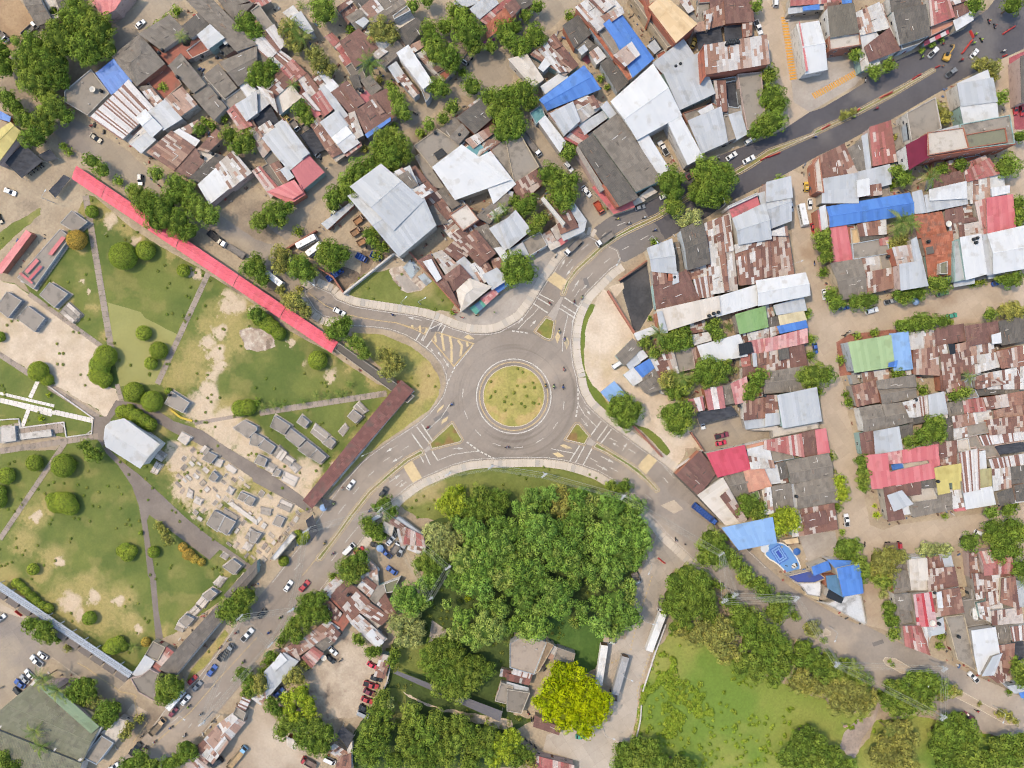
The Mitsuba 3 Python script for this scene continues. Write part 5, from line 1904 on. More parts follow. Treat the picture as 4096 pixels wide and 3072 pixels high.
def face_sheets(parent, q, pal, pat, rnd, long_=2.5, wid=1.0, kind='rib', limit=300):
    """cover the planar-ish quad q (4 x 3, ridge q0-q1, eave q3-q2) with roofing sheets"""
    q = np.asarray(q, float)
    lu = (np.linalg.norm(q[1] - q[0]) + np.linalg.norm(q[2] - q[3])) / 2; lv = (np.linalg.norm(q[3] - q[0]) + np.linalg.norm(q[2] - q[1])) / 2
    nu, nv = max(1, round(lu / wid)), max(1, round(lv / long_))
    cols = PAL[pal]; bs = 'clean_metal' if pal in SMOOTH else ('masonry' if pal in CEM else 'sheet_metal')
    n = np.cross(q[1] - q[0], q[3] - q[0]); n /= np.linalg.norm(n) + 1e-9
    if n[2] < 0: n = -n
    def at(u, v): return (q[0] * (1 - u) + q[1] * u) * (1 - v) + (q[3] * (1 - u) + q[2] * u) * v
    cnt = 0
    pcol = [rnd.randrange(len(cols)) for _ in range(nu + 1)]
    cells = []
    if pal in SMOOTH or pal in CEM or pat in ('alt',) or pal == 'wrust': cells = [(i, j, j / nv, (j + 1) / nv) for j in range(nv) for i in range(nu)]
    else:                       # every run of sheets has its own laps
        for i in range(nu):
            m_ = max(1, nv + rnd.choice((-1, 0, 0, 1))); w_ = [rnd.uniform(.6, 1.4) for _ in range(m_)]; e_ = [0.0]
            for x in w_: e_.append(e_[-1] + x / sum(w_))
            cells += [(i, j, e_[j], e_[j + 1]) for j in range(m_)]
    for i, j, v0, v1 in cells:
        if True:
            o, a, b, c = at(i / nu, v0), at((i + 1) / nu, v0), at(i / nu, v1), at((i + 1) / nu, v1)
            eu, ev = (a - o + c - b) / 2, (b - o + c - a) / 2
            if pat == 'col': ci = pcol[i] if rnd.random() < (.95 if pal == 'wrust' else .8) else rnd.randrange(len(cols))
            elif pat == 'alt': ci = (i // 2) % len(cols)
            elif pat == 'patch':
                if i and rnd.random() < .45: ci = pcol[i - 1]
                else: ci = rnd.randrange(len(cols))
                pcol[i] = ci
            else: ci = rnd.randrange(len(cols))
            lv_ = rnd.choice((.94, 1.0, 1.05)) if pal not in SMOOTH else rnd.choice((.985, 1.0, 1.015))
            col = tuple(x * lv_ for x in C(*cols[ci]))
            up = (.004 if pal in SMOOTH else .012) * ((i % 2) + 2 * (j % 2)) + (rnd.uniform(0, .03) if pal not in SMOOTH else 0)
            if np.linalg.norm(o + c - a - b) > .09:      # a tapering cell gets a sheet cut to its shape
                rv = RIB[kind].vertices; ru, rw = rv[:, :1] * 1.02 - .01, rv[:, 1:2] * 1.02
                vv = (o * (1 - ru) + a * ru) * (1 - rw) + (b * (1 - ru) + c * ru) * rw + n * (rv[:, 2:3] + up + .03)
                put('sheet', parent, shape(trimesh.Trimesh(vv, RIB[kind].faces, process=False), bs, col)); cnt += 1
                if cnt >= limit: return
                continue
            M = np.eye(4); M[:3, 0] = eu * 1.025; M[:3, 1] = ev * 1.03; M[:3, 2] = n; M[:3, 3] = o + n * (up + .03) - eu * .012
            put('sheet', parent, shared('sheet' + kind, RIB[kind], bs, col), M); cnt += 1
            if cnt >= limit: return
def quad_slab(q, th=.08):
    q = np.array(q, float); nn = np.cross(q[1] - q[0], q[3] - q[0]); nn /= np.linalg.norm(nn) + 1e-9
    q[:, 2] -= abs(np.dot(q[2] - q[0], nn)) * .3 + .005      # a twisted roof keeps its deck under the sheets
    v = np.vstack([q, q - [0, 0, th]])
    f = [[0, 1, 2], [0, 2, 3], [4, 6, 5], [4, 7, 6]] + [t for i in range(4) for t in ([i, i + 4, (i + 1) % 4], [(i + 1) % 4, i + 4, (i + 1) % 4 + 4])]
    m = trimesh.Trimesh(v, f, process=False); m.fix_normals(); return m
class Piece: pass
pieces = []
for kd, a, o, s in items:
    if kd != 'b' or a[0] == 'M': continue
    b = Piece(); b.form, b.pal, b.h = a[0], a[1], float(a[2])
    b.q = [g2(c, o, s, b.h) for c in a[3:]]
    if len(b.q) == 4 and b.h > 1.2:
        cq = np.mean(b.q, 0); b.q = [tuple(cq + (np.array(v) - cq) * (1 + .3 / max(2, np.linalg.norm(np.array(v) - cq)))) for v in b.q]
    b.poly = clean(Polygon(b.q))
    if b.poly is None: continue
    b.area = b.poly.area; b.parent = None; pieces.append(b)
# lean-to roofs that close the gaps inside the crowded blocks
grd = random.Random(21)
allb = shapely.union_all([b.poly for b in pieces if b.h > 1.2])
keep = shapely.union_all([ROADS.buffer(3.2)] + [clean(Polygon([g2(c, o, s, 3) for c in a[2:]])).buffer(.3) for kd, a, o, s in items if kd == 'n'] + [Point(*g2(','.join(c.split(',')[:2]), o, s, 4)).buffer(float(c.split(',')[2]) * s * MPP * .7) for kd, a, o, s in items if kd == 't' for c in a[1:]]
        + [Point(*((np.array(g2(a[2], o, s)) + g2(a[3], o, s)) / 2)).buffer(2.6) for kd, a, o, s in items if kd == 'v' and a[0] != 'moto'] + [q for q, z in layers if q.area < 90000])
gaps = allb.buffer(3.0, join_style=2).buffer(-3.05, join_style=2).difference(allb.buffer(.12, join_style=2)).difference(keep)
NG = 0
for gp in polys(gaps):
    gp = gp.buffer(-.3, join_style=2).buffer(.3, join_style=2)
    for p in polys(gp):
        if p.area < 3.5 or p.centroid.x < -184 or grd.random() < .06: continue
        mr = p.minimum_rotated_rectangle; fill = p.area / mr.area
        b = Piece(); b.h = grd.uniform(2.7, 3.5); b.parent = None; b.kids = []
        if fill > .62 and p.area < 130:
            b.form = 'm'; b.pal = grd.choice(['mix', 'zinc', 'rust', 'zrust', 'rustw', 'grey', 'mix', 'redrust', 'bone', 'wrust']); q = list(mr.exterior.coords)[:4]
            if (np.linalg.norm(np.subtract(q[1], q[0])) > np.linalg.norm(np.subtract(q[2], q[1]))) == (grd.random() < .3): q = q[1:] + q[:1]
            cq = np.mean(q, 0); b.q = [tuple(cq + (np.array(v) - cq) * min(1, fill + .22)) for v in q]
        elif fill > .3: b.form = 'f'; b.pal = grd.choice(['conc', 'conc', 'grey', 'bone', 'brick']); b.q = list(p.simplify(.3).exterior.coords)[:-1]
        else: continue
        b.poly = clean(Polygon(b.q))
        if b.poly is None or b.poly.area < 4: continue
        b.area = b.poly.area; pieces.append(b); NG += 1
# a roof that mostly lies over a bigger one stands on it; one that only cuts its edge passes under
for b in sorted(pieces, key=lambda q: q.area):
    for d in pieces:
        if d is b or d.area <= b.area or b.h < 1.2 or d.h < 1.2 or not d.poly.intersects(b.poly): continue
        ov = d.poly.intersection(b.poly).area; rise = 0 if d.form == 'f' else (.7 if d.form == 'm' else 1.5)
        if ov > .5 * b.area and b.h < d.h + rise * .8 and d.h > 3: b.h = d.h + rise * .8 + .3
        elif ov > 1.5 and abs(b.h - d.h) < .5: b.h = max(2.2, d.h - .75)
order = sorted(range(len(pieces)), key=lambda i: -pieces[i].area)
heads = []
for i in order:
    b = pieces[i]
    best = None
    if b.area < 52 and b.h >= 1.2 and b.pal not in ('magenta', 'tent', 'stripe'):
        for hd in heads:
            if hd.h < 1.2: continue
            dd = hd.poly.distance(b.poly)
            if dd < 1.3 and (best is None or dd < best[0] or (dd == best[0] and hd.poly.buffer(.6).intersection(b.poly).area > best[2].poly.buffer(.6).intersection(b.poly).area)): best = (dd, 0, hd)
    if best: b.parent = best[2]
    else: heads.append(b); b.kids = []
for b in pieces:
    if b.parent: b.parent.kids.append(b)
footprints = shapely.union_all([b.poly for b in pieces if b.h > 2])
tree_idx = shapely.STRtree([b.poly for b in pieces])
def exposed(b, p0, p1):
    """is this wall free of a neighbour of the same height"""
    m = (np.array(p0) + p1) / 2; t = np.array(p1) - p0; n = np.array([t[1], -t[0]]) / (np.linalg.norm(t) + 1e-9)
    pt = Point(*(m + n * .9))
    return not any(pieces[i] is not b and pieces[i].h > b.h - 1.6 and pieces[i].poly.contains(pt) for i in tree_idx.query(pt))
things = []          # (key, look, category, x, y, group)
def build_piece(b, root, rnd, zg):
    up = np.array([0, 0, 1.0])
    q = [np.array([x, y, b.h]) for x, y in b.q]
    area = b.area; low = b.h < 1.2
    wc = jig(C(*rnd.choice(WALLC)), .06, rnd)
    if b.pal in ('brick', 'clay') and b.h > 6 or b.pal in ('zrust',) and b.h > 7 or b.pal in ('orange', 'moss') and b.h > 8: wc = C(188, 108, 82)
    if b.pal in ('white', 'lwhite', 'crimson') and b.h > 7: wc = C(222, 218, 214)
    if b.form == 'f':
        p = b.poly; col = C(*rnd.choice(PAL[b.pal]))
        put('wall', root, shape(prism(p, 0, b.h - .12), 'masonry', wc if not low else col))
        rk = put('roof', root, shape(prism(clean(p.buffer(.05, join_style=2)), b.h - .11, b.h), 'masonry', col))
        if not low and area > 8 and b.pal not in ('red', 'mint', 'fab'):
            inn = p.buffer(-.22, join_style=2)
            if not inn.is_empty and inn.geom_type == 'Polygon':
                put('parapet', rk, shape(prism(clean(p).difference(inn), b.h + .003, b.h + .42), 'masonry', jig(wc, .05, rnd)))
        if not low and area > 40 and b.pal in ('conc', 'grey', 'concp', 'moss'):       # rooftop odds: vents, blocks
            for _ in range(min(4, int(area / 45))):
                x0, y0, x1, y1 = p.bounds; x, y = rnd.uniform(x0, x1), rnd.uniform(y0, y1)
                if p.buffer(-1.2).contains(Point(x, y)): put('vent_block', rk, shape(box(-.3, .3, -.25, .25, 0, .35), 'masonry', C(190, 180, 170)), mrot(rnd.random() * 3, x, y, b.h + .002))
    else:
        if len(q) != 4: return
        inset = b.poly.buffer(-.28, join_style=2)
        if inset.is_empty or inset.geom_type != 'Polygon': inset = b.poly
        W = (np.linalg.norm(q[3] - q[0]) + np.linalg.norm(q[2] - q[1])) / 2
        faces = []
        if b.form == 'm':
            rise = min(.7, .07 * W); q[0] = q[0] + up * rise; q[1] = q[1] + up * rise; faces = [q]
        else:
            rise = min(1.5, .13 * W)
            m0, m1 = (q[0] + q[3]) / 2 + up * rise, (q[1] + q[2]) / 2 + up * rise
            if b.form == 'g': faces = [[m0, m1, q[1], q[0]], [m1, m0, q[3], q[2]]]
            else:
                Lr = np.linalg.norm(m1 - m0); t = (m1 - m0) / Lr; ins = min(W / 2, Lr * .32); m0, m1 = m0 + t * ins, m1 - t * ins
                faces = [[m0, m1, q[1], q[0]], [m1, m0, q[3], q[2]], [m0 - t * .01, m0, q[0], q[3]], [m1 + t * .01, m1, q[2], q[1]]]
        zt = b.h - .13
        v = prism(clean(inset), 0, zt)
        put('wall', root, shape(v, 'masonry', wc))
        if b.form == 'g':       # gable ends
            for e0, e1, mm in ((q[0], q[3], faces[0][0]), (q[1], q[2], faces[0][1])):
                c = (q[0] + q[1] + q[2] + q[3]) / 4; sh = (c - mm); sh[2] = 0; sh = sh / (np.linalg.norm(sh) + 1e-9) * .3
                g = [p + sh - up * .14 for p in (e0, e1, mm)]; g2_ = [p + sh * .6 for p in g]
                put('gable', root, shape(hull(g + g2_), 'masonry', wc))
        col0 = C(*PAL[b.pal][0])
        rk = put('roof', root, shape(cat([quad_slab(f, .06) for f in faces]), 'plain', tuple(x * .8 for x in col0)))
        big = area > 150
        for f in faces:
            long_, wid = (2.5, 1.0)
            if b.pal in SMOOTH: long_, wid = (6.0, 1.05) if not big else (9.0, 1.2)
            if b.pal in CEM: long_, wid = 1.8, 1.1
            if b.pal == 'wrust': long_, wid = 8.0, .55
            if b.pal in ('clay', 'maroon'): long_, wid = 1.1, 1.25
            if area < 30 and b.pal not in SMOOTH: long_ = 1.6
            pat = 'alt' if b.pal in ('stripe', 'stripew', 'tent') else ('col' if b.pal in ('wrust', 'redrust', 'hot', 'redw', 'corr', 'pipe') else ('patch' if b.pal in ('rust', 'mix', 'rustw', 'zrust') else 'any'))
            fl = [np.array(p) for p in f]
            face_sheets(rk, fl, b.pal, pat, rnd, long_, wid, 'cem' if b.pal in CEM else ('rib' if b.pal not in SMOOTH else 'flat'), 280)
        if b.pal in ('rust', 'brown', 'rustw', 'mix', 'zrust', 'redrust', 'grey', 'dark') and area > 16:      # boards and weights that hold the sheets down
            for _ in range(min(5, 1 + int(area / 30))):
                f = faces[rnd.randrange(min(2, len(faces)))]; u, v_ = rnd.uniform(.12, .8), rnd.uniform(.15, .85); fa = [np.array(p) for p in f]
                pt = (fa[0] * (1 - u) + fa[1] * u) * (1 - v_) + (fa[3] * (1 - u) + fa[2] * u) * v_; e_ = (fa[1] - fa[0]) if rnd.random() < .5 else (fa[3] - fa[0])
                put('board', rk, shared('board', box(-.9, .9, -.09, .09, 0, .07), 'plain', C(*rnd.choice([(206, 196, 184), (226, 222, 218), (150, 120, 100), (90, 84, 80)]))), mrot(math.atan2(e_[1], e_[0]), pt[0], pt[1], pt[2] + .13) @ np.diag([rnd.uniform(.5, 1.5), 1, 1, 1]))
        if b.form in 'gh':
            put('ridge_cap', rk, shape(tube([faces[0][0] + up * .08, faces[0][1] + up * .08], .13, 6), 'plain', tuple(min(.8, x * 1.1) for x in col0)))
    # doors and windows on free walls
    if b.h > 2.5 and area > 14 and b.pal not in ('mint',):
        e = list((b.poly if b.form == 'f' else inset).exterior.coords); doors = 0
        for p0, p1 in zip(e[:-1], e[1:]):
            p0, p1 = np.array(p0), np.array(p1); ln = np.linalg.norm(p1 - p0)
            if ln < 2.6 or not exposed(b, p0, p1): continue
            t = (p1 - p0) / ln; ang = math.atan2(t[1], t[0])
            if np.dot((p0 + p1) / 2, [t[1], -t[0]]) > 0 and rnd.random() < .75: continue      # far side of the house: fewer openings
            n = min(5, max(1, int(ln / 4.2)))
            for fl_ in range(max(1, int(b.h // 3.1))):
                for i in range(n):
                    x, y = p0 + t * ln * (i + .5) / n; z0 = fl_ * 3.0
                    if fl_ == 0 and i == n // 2 and doors < 1:
                        doors += 1; dk = put('door', root, shared('door', box(-.5, .5, -.035, .02, 0, 2.05), 'plain', C(*rnd.choice([(120, 84, 62), (96, 110, 120), (70, 74, 78), (130, 60, 50)]))), mrot(ang, x, y, .1))
                    else:
                        wk = put('window', root, shared('winframe', cat([box(-.62, .62, -.05, .02, 0, .07), box(-.62, .62, -.05, .02, 1.03, 1.1), box(-.62, -.55, -.05, .02, .07, 1.03), box(.55, .62, -.05, .02, .07, 1.03)]), 'plain', C(225, 222, 218)), mrot(ang, x, y, z0 + 1.0))
                        put('pane', wk, shared('winpane', box(-.54, .54, -.025, .015, .08, 1.02), 'dark_glass'), mrot(ang, x, y, z0 + 1.0))
for hd in heads:
    rnd = random.Random(int(hd.area * 1000) % 99991)
    tot = hd.area + sum(k.area for k in hd.kids); c = hd.poly.centroid
    if hd.pal in ('magenta', 'tent', 'stripe') or (hd.area < 20 and hd.pal in ('pinkw', 'blue', 'teal', 'bone') and hd.h < 3.5): catg = 'awning'
    elif hd.h < 1.2: catg = 'slab'
    elif tot > 260 and hd.h >= 5 and hd.pal in ('zinc', 'white', 'dark', 'grey', 'blue', 'orange', 'zrust', 'moss'): catg = 'warehouse'
    elif tot < 34: catg = 'shed'
    elif hd.pal in ('hot', 'maroon', 'roofgrey'): catg = 'shelter'
    else: catg = 'house'
    k = key(catg); hd.key = k
    size = 'large ' if tot > 200 else ('small ' if tot < 60 else '')
    for b in [hd] + hd.kids: build_piece(b, k, rnd, 0)
    extra = ''
    look = {'awning': LOOK[hd.pal].replace(' roof', ' awning') if 'awning' not in LOOK[hd.pal] else LOOK[hd.pal], 'slab': LOOK[hd.pal].replace(' roof', ' slab')}.get(catg) or f'{size}{catg} with {LOOK[hd.pal]}'
    things.append([k, look, catg, c.x, c.y, {'house': 'houses of the town blocks', 'shed': 'small sheds between the houses', 'warehouse': 'warehouses of the town', 'shelter': 'long roofed shelters', 'awning': 'awnings over the pavements', 'slab': 'low slabs'}[catg]])
# the chapel with the rounded end: a pitched sheet roof on a low wall
for kd, a, o, s in items:
    if kd != 'b' or a[0] != 'M': continue
    h = float(a[2]); q = [np.array(g2(c, o, s, h)) for c in a[3:]]; poly = clean(Polygon(q))
    e0, e1 = np.array(g2('91,38', o, s, h)), np.array(g2('132,64', o, s, h)); t = (e1 - e0) / np.linalg.norm(e1 - e0); n = np.array([-t[1], t[0]])
    k = key('chapel'); put('wall', k, shape(prism(clean(poly.buffer(-.8)), 0, h - .4), 'masonry', C(220, 216, 210)))
    def lift(mesh):
        v = np.array(mesh.vertices); d = np.abs((v[:, :2] - e0) @ n); v[:, 2] += 1.6 - d * .17; return trimesh.Trimesh(v, mesh.faces, process=False)
    rk = key('roof', k); first = True; L0, Lm = 0, np.linalg.norm(e1 - e0) + 4
    strips = []
    for i in range(-3, 22):
        for sd in (-1, 1):
            a0, a1 = e0 + t * (i * 1.35), e0 + t * ((i + 1) * 1.35 - .02)
            st = Polygon([a0, a1, a1 + n * sd * 14, a0 + n * sd * 14]).intersection(poly)
            for p in polys(st): strips.append(lift(prism(clean(p), h - .05, h + (.012 if i % 2 else 0))))
    scene[rk] = shape(cat([lift(prism(clean(p), h - .12, h - .06)) for sd in (-1, 1) for p in polys(Polygon([e0 - t * 6, e1 + t * 6, e1 + t * 6 + n * sd * 15, e0 - t * 6 + n * sd * 15]).intersection(poly))]), 'plain', C(200, 204, 210))
    for st in strips: put('panel', rk, shape(st, 'clean_metal', jig(C(200, 200, 201), .012)))
    c = poly.centroid; things.append([k, 'chapel with wide pale silver roof and curved end', 'chapel', c.x, c.y, None])
# the long red roofed walkway of the cemetery wall
N2 = lambda x, y, h=0: ((x - 2048) * MPP * (H - h) / H, (1536 - y) * MPP * (H - h) / H)
U0, U1, V0, V1 = [np.array(N2(*p, 3.4)) for p in ((303, 662), (1353, 1370), (285, 713), (1327, 1412))]
wk = key('walkway_shelter')
def W2(u, v): return (U0 * (1 - u) + U1 * u) * (1 - v) + (V0 * (1 - u) + V1 * u) * v
hz = lambda v: 3.2 + .35 * (1 - abs(2 * v - 1))
NS = 4; cuts = [0, .115, .40, .62, .80, 1.0]
put('rear_wall', wk, shape(prism(clean(Polygon([W2(0, .03), W2(1, .03), W2(1, .10), W2(0, .10)])), 0, 3.1), 'masonry', C(206, 194, 180)))
for i in range(31):
    x, y = W2(i / 30, .88); put('post', wk, shared('post', box(-.12, .12, -.12, .12, 0, 3.15), 'masonry', C(210, 200, 188)), mrot(.59, x, y))
for ci in range(5):
    rk = key('roof', wk); u0, u1 = cuts[ci] + .0012, cuts[ci + 1] - .0012; dz = .05 * (ci % 2)
    qs = [[np.array([*W2(u0, .5), hz(.5) + dz]), np.array([*W2(u1, .5), hz(.5) + dz]), np.array([*W2(u1, v), hz(v) + dz]), np.array([*W2(u0, v), hz(v) + dz])] for v in (0, 1)]
    scene[rk] = shape(cat([quad_slab(q, .06) for q in qs]), 'plain', C(190, 70, 88))
    for q in qs: face_sheets(rk, q, 'hot', 'any', random.Random(ci), 3.0, 1.1, 'rib')
m = W2(.5, .5); things.append([wk, 'long covered walkway under a bright pinkish red roof', 'walkway', m[0], m[1], None])
# ---------------------------------------------------------------- tombs
TOMB = []
for kd, a, o, s in items:
    if kd != 'a': continue
    h = max(.45, float(a[1]) * (.82 if float(a[1]) > 1.3 else 1)); q = [g2(c, o, s, h) for c in a[2:]]; p = clean(Polygon(q))
    if p is None or p.area < .5: continue
    big = h > 1.3; k = key('mausoleum' if big else 'grave')
    base = clean(p.buffer(.45 if big else .22, join_style=2)); col = C(164, 152, 140) if a[0] == 'conc' else C(216, 206, 196)
    put('plinth', k, shape(prism(base, 0, .22), 'masonry', jig(C(206, 190, 172), .08)))
    if big:
        put('body', k, shape(prism(clean(p.buffer(-.12, join_style=2)), .22, h - .12), 'masonry', jig(C(206, 208, 212), .06)))
        rk = put('roof_slab', k, shape(prism(p, h - .118, h), 'masonry', jig(col, .12)))
        inn = p.buffer(-.14, join_style=2)
        put('rim', rk, shape(prism(clean(p).difference(inn), h + .002, h + .16), 'masonry', jig(C(214, 208, 202), .08)))
        e = np.array(p.exterior.coords)
        for j in range(4):             # burial niches on the walls
            if j >= len(e) - 1: break
            p0, p1 = e[j], e[j + 1]; ln = np.linalg.norm(p1 - p0)
            if ln < 1.4: continue
            t = (p1 - p0) / ln; n = max(1, int(ln / 1.0))
            for i in range(n):
                for r_ in range(max(1, int((h - .4) / .75))):
                    x, y = p0 + t * ln * (i + .5) / n + np.array([-t[1], t[0]]) * .1
                    put('niche', k, shared('niche', box(-.4, .4, -.06, .03, 0, .6), 'plain', C(150, 156, 166)), mrot(math.atan2(t[1], t[0]), x, y, .32 + r_ * .75))
    else:
        put('body', k, shape(prism(p, .22, h), 'masonry', jig(col, .1)))
        mr = np.array(p.minimum_rotated_rectangle.exterior.coords); e01, e12 = np.linalg.norm(mr[1] - mr[0]), np.linalg.norm(mr[2] - mr[1])
        t = (mr[1] - mr[0]) / e01 if e01 > e12 else (mr[2] - mr[1]) / e12; ang = math.atan2(t[1], t[0]); Lg, Wg = max(e01, e12), min(e01, e12); c = p.centroid
        n = max(1, int(Wg / 1.3))
        for i in range(n):
            oy = (i + .5) * Wg / n - Wg / 2
            put('cover_slab', k, shared(f'cover{R.randrange(3)}', box(-.5, .5, -.5, .5, 0, .09), 'masonry', jig(C(222, 208, 194) if R.random() < .7 else C(176, 164, 152), .06)), mrot(ang, c.x - math.sin(ang) * oy, c.y + math.cos(ang) * oy, h + .002) @ np.diag([Lg * .84, Wg / n * .8, 1, 1]))
            hx = Lg * .44
            put('headstone', k, shared('headstone', box(-.07, .07, -.35, .35, 0, .5), 'masonry', C(210, 202, 194)), mrot(ang, c.x + math.cos(ang) * hx - math.sin(ang) * oy, c.y + math.sin(ang) * hx + math.cos(ang) * oy, h + .003))
    c = p.centroid
    things.append([k, ('grey concrete mausoleum' if a[0] == 'conc' else 'white mausoleum') if big else ('low grey grave' if a[0] == 'conc' else 'low white grave'), 'mausoleum' if big else 'grave', c.x, c.y, 'mausoleums of the cemetery' if big else 'low graves of the cemetery'])
# many more low graves on the bare ground between the mausoleums
ga = clean(Polygon([g2(q, (0, 1536), 4.62926) for q in '160,48 178,58 222,90 262,96 262,140 240,146 222,160 205,146 165,112 148,82'.split()]))
tk = shapely.union_all([clean(Polygon([g2(q, o, s, 1) for q in a[2:]])).buffer(1.1) for kd, a, o, s in items if kd == 'a'] + [clean(Polygon([g2(q, o, s) for q in a[3:]])).buffer(.8) for kd, a, o, s in items if kd == 'f' and a[1] in ('asph', 'road1')])
rg = random.Random(77); got = 0; rows = math.radians(-40)
for i in range(2600):
    if got >= 64: break
    x0, y0, x1, y1 = ga.bounds; x, y = rg.uniform(x0, x1), rg.uniform(y0, y1); Lg, Wg = rg.uniform(1.7, 2.6), rg.uniform(.75, 1.9); an = rows + rg.choice((0, math.pi / 2)) + rg.uniform(-.08, .08)
    p = shapely.affinity.translate(shapely.affinity.rotate(sbox(-Lg / 2, -Wg / 2, Lg / 2, Wg / 2), an, origin=(0, 0), use_radians=True), x, y)
    if not ga.contains(p) or tk.intersects(p): continue
    tk = tk.union(p.buffer(.35)); got += 1; k = key('grave'); h = rg.uniform(.15, .5); col = jig(C(*rg.choice([(226, 214, 200), (206, 190, 176), (186, 172, 158), (214, 186, 170)])), .06, rg); M = mrot(an, x, y)
    t_ = .14
    put('border', k, shape(cat([box(-Lg / 2, Lg / 2, -Wg / 2, -Wg / 2 + t_, 0, h), box(-Lg / 2, Lg / 2, Wg / 2 - t_, Wg / 2, 0, h), box(-Lg / 2, -Lg / 2 + t_, -Wg / 2 + t_, Wg / 2 - t_, 0, h), box(Lg / 2 - t_, Lg / 2, -Wg / 2 + t_, Wg / 2 - t_, 0, h)]), 'masonry', col), M)
    put('bed', k, shape(box(-Lg / 2 + t_, Lg / 2 - t_, -Wg / 2 + t_, Wg / 2 - t_, 0, h * rg.choice((.5, .8, 1.12))), 'masonry', jig(C(*rg.choice([(200, 182, 160), (226, 216, 204), (166, 152, 138)])), .08, rg)), M)
    things.append([k, 'small open pale grave', 'grave', x, y, 'small graves in rows on bare ground'])
# columbarium wall with slatted bays
for kd, a, o, s in items:
    if kd != 'c': continue
    p0, p1 = np.array(g2(a[0], o, s, 3)), np.array(g2(a[1], o, s, 3)); n = int(a[2]); Lc = np.linalg.norm(p1 - p0); t = (p1 - p0) / Lc; pn = np.array([t[1], -t[0]])
    if pn[1] < 0: pn = -pn
    ang = math.atan2(t[1], t[0])
    k = key('niche_wall')
    for i in range(n):
        c = p0 + t * Lc * (i + .5) / n; w_ = Lc / n
        put('bay', k, shape(box(-w_ * .42, w_ * .42, -2.6, -.5, 0, 2.7), 'masonry', jig(C(150, 140, 132), .08)), mrot(ang, *c))
        put('bay_roof', k, shape(box(-w_ * .44, w_ * .44, -2.9, -.4, 2.71, 2.85), 'masonry', jig(C(128, 116, 108), .08)), mrot(ang, *c))
        put('beam', k, shape(cat([box(-w_ * .49, w_ * .49, -.38, -.2, 2.6, 2.8), box(-w_ * .49, w_ * .49, 1.4, 1.58, 2.6, 2.8)] + [box(sx * w_ * .48 - .1, sx * w_ * .48 + .1, y - .1, y + .1, 0, 2.6) for sx in (-1, 1) for y in (-.29, 1.49)]), 'plain', C(214, 216, 220)), mrot(ang, *c))
        for j in range(13): put('slat', k, shared('slat', box(-.11, .11, -.7, 1.9, 2.81, 2.95), 'plain', C(206, 212, 222)), mrot(ang, *(c + t * w_ * ((j + .5) / 13 - .5))))
    m = (p0 + p1) / 2; things.append([k, 'long burial niche wall with pale slatted pergola bays', 'wall', m[0], m[1], None])
# shade nets
for kd, a, o, s in items:
    if kd != 'n': continue
    h = float(a[1]) if a[0] != 'x' else 3; q = [np.array(g2(c, o, s, h)) for c in a[2:]]; k = key('shade_canopy')
    nu = nv = 9; g = []
    for j in range(nv + 1):
        for i in range(nu + 1):
            u, v = i / nu, j / nv; p = (q[0] * (1 - u) + q[1] * u) * (1 - v) + (q[3] * (1 - u) + q[2] * u) * v
            g.append([*p, h - .35 * math.sin(u * math.pi) * math.sin(v * math.pi) + .25 * (meshkit.noise(np.array([p[0] * .5, p[1] * .5, 0])) - .5)])
    f = [[j * (nu + 1) + i, j * (nu + 1) + i + 1, (j + 1) * (nu + 1) + i + 1, (j + 1) * (nu + 1) + i] for j in range(nv) for i in range(nu)]
    v = np.array(g); f = np.array(f); f = np.vstack([f[:, [0, 1, 2]], f[:, [0, 2, 3]]])
    m = trimesh.Trimesh(np.vstack([v, v - [0, 0, .03]]), np.vstack([f, f[:, ::-1] + len(v)]), process=False)
    put('net', k, shape(m, 'netting', smooth=True) if a[0] == 'net' else shape(m, 'plain', C(112, 108, 112)))
    for c in q: put('pole', k, shape(tube([[c[0], c[1], 0], [c[0], c[1], h + .1]], .05), 'plain', C(210, 206, 200)))
    c = np.mean(q, 0); things.append([k, 'black shade net canopy' if a[0] == 'net' else 'long dark grey parking canopy', 'canopy', c[0], c[1], 'shade net canopies'])
# free standing walls
WC = dict(white=(218, 210, 202), brick=(176, 112, 90), yellow=(222, 190, 60), dark=(96, 90, 86))
for kd, a, o, s in items:
    if kd != 'l': continue
    h, w_ = float(a[1]), max(.16, float(a[2])); pts = [g2(c, o, s, h) for c in a[3:]]; k = key('wall'); l = LineString(pts)
    n = max(1, int(l.length / 3.2)); st = l.length / n
    for i in range(n):
        put('panel', k, shape(cat([prism(clean(q), 0, h - .1) for q in polys(stroke([along(l, i * st), along(l, (i + 1) * st - .03)], w_))]), 'masonry', jig(C(*WC[a[0]]), .07)))
    put('coping', k, shape(cat([prism(clean(q), h - .098, h) for q in polys(LineString(pts).buffer(w_ / 2 + .06, cap_style=2, join_style=2))]), 'masonry', jig(C(*WC[a[0]], 1.08), .04)))
    m = l.interpolate(.5, normalized=True); things.append([k, {'white': 'long pale boundary wall', 'brick': 'brick boundary wall', 'yellow': 'low yellow kerb wall', 'dark': 'dark iron railing wall'}[a[0]], 'wall', m.x, m.y, 'boundary walls'])
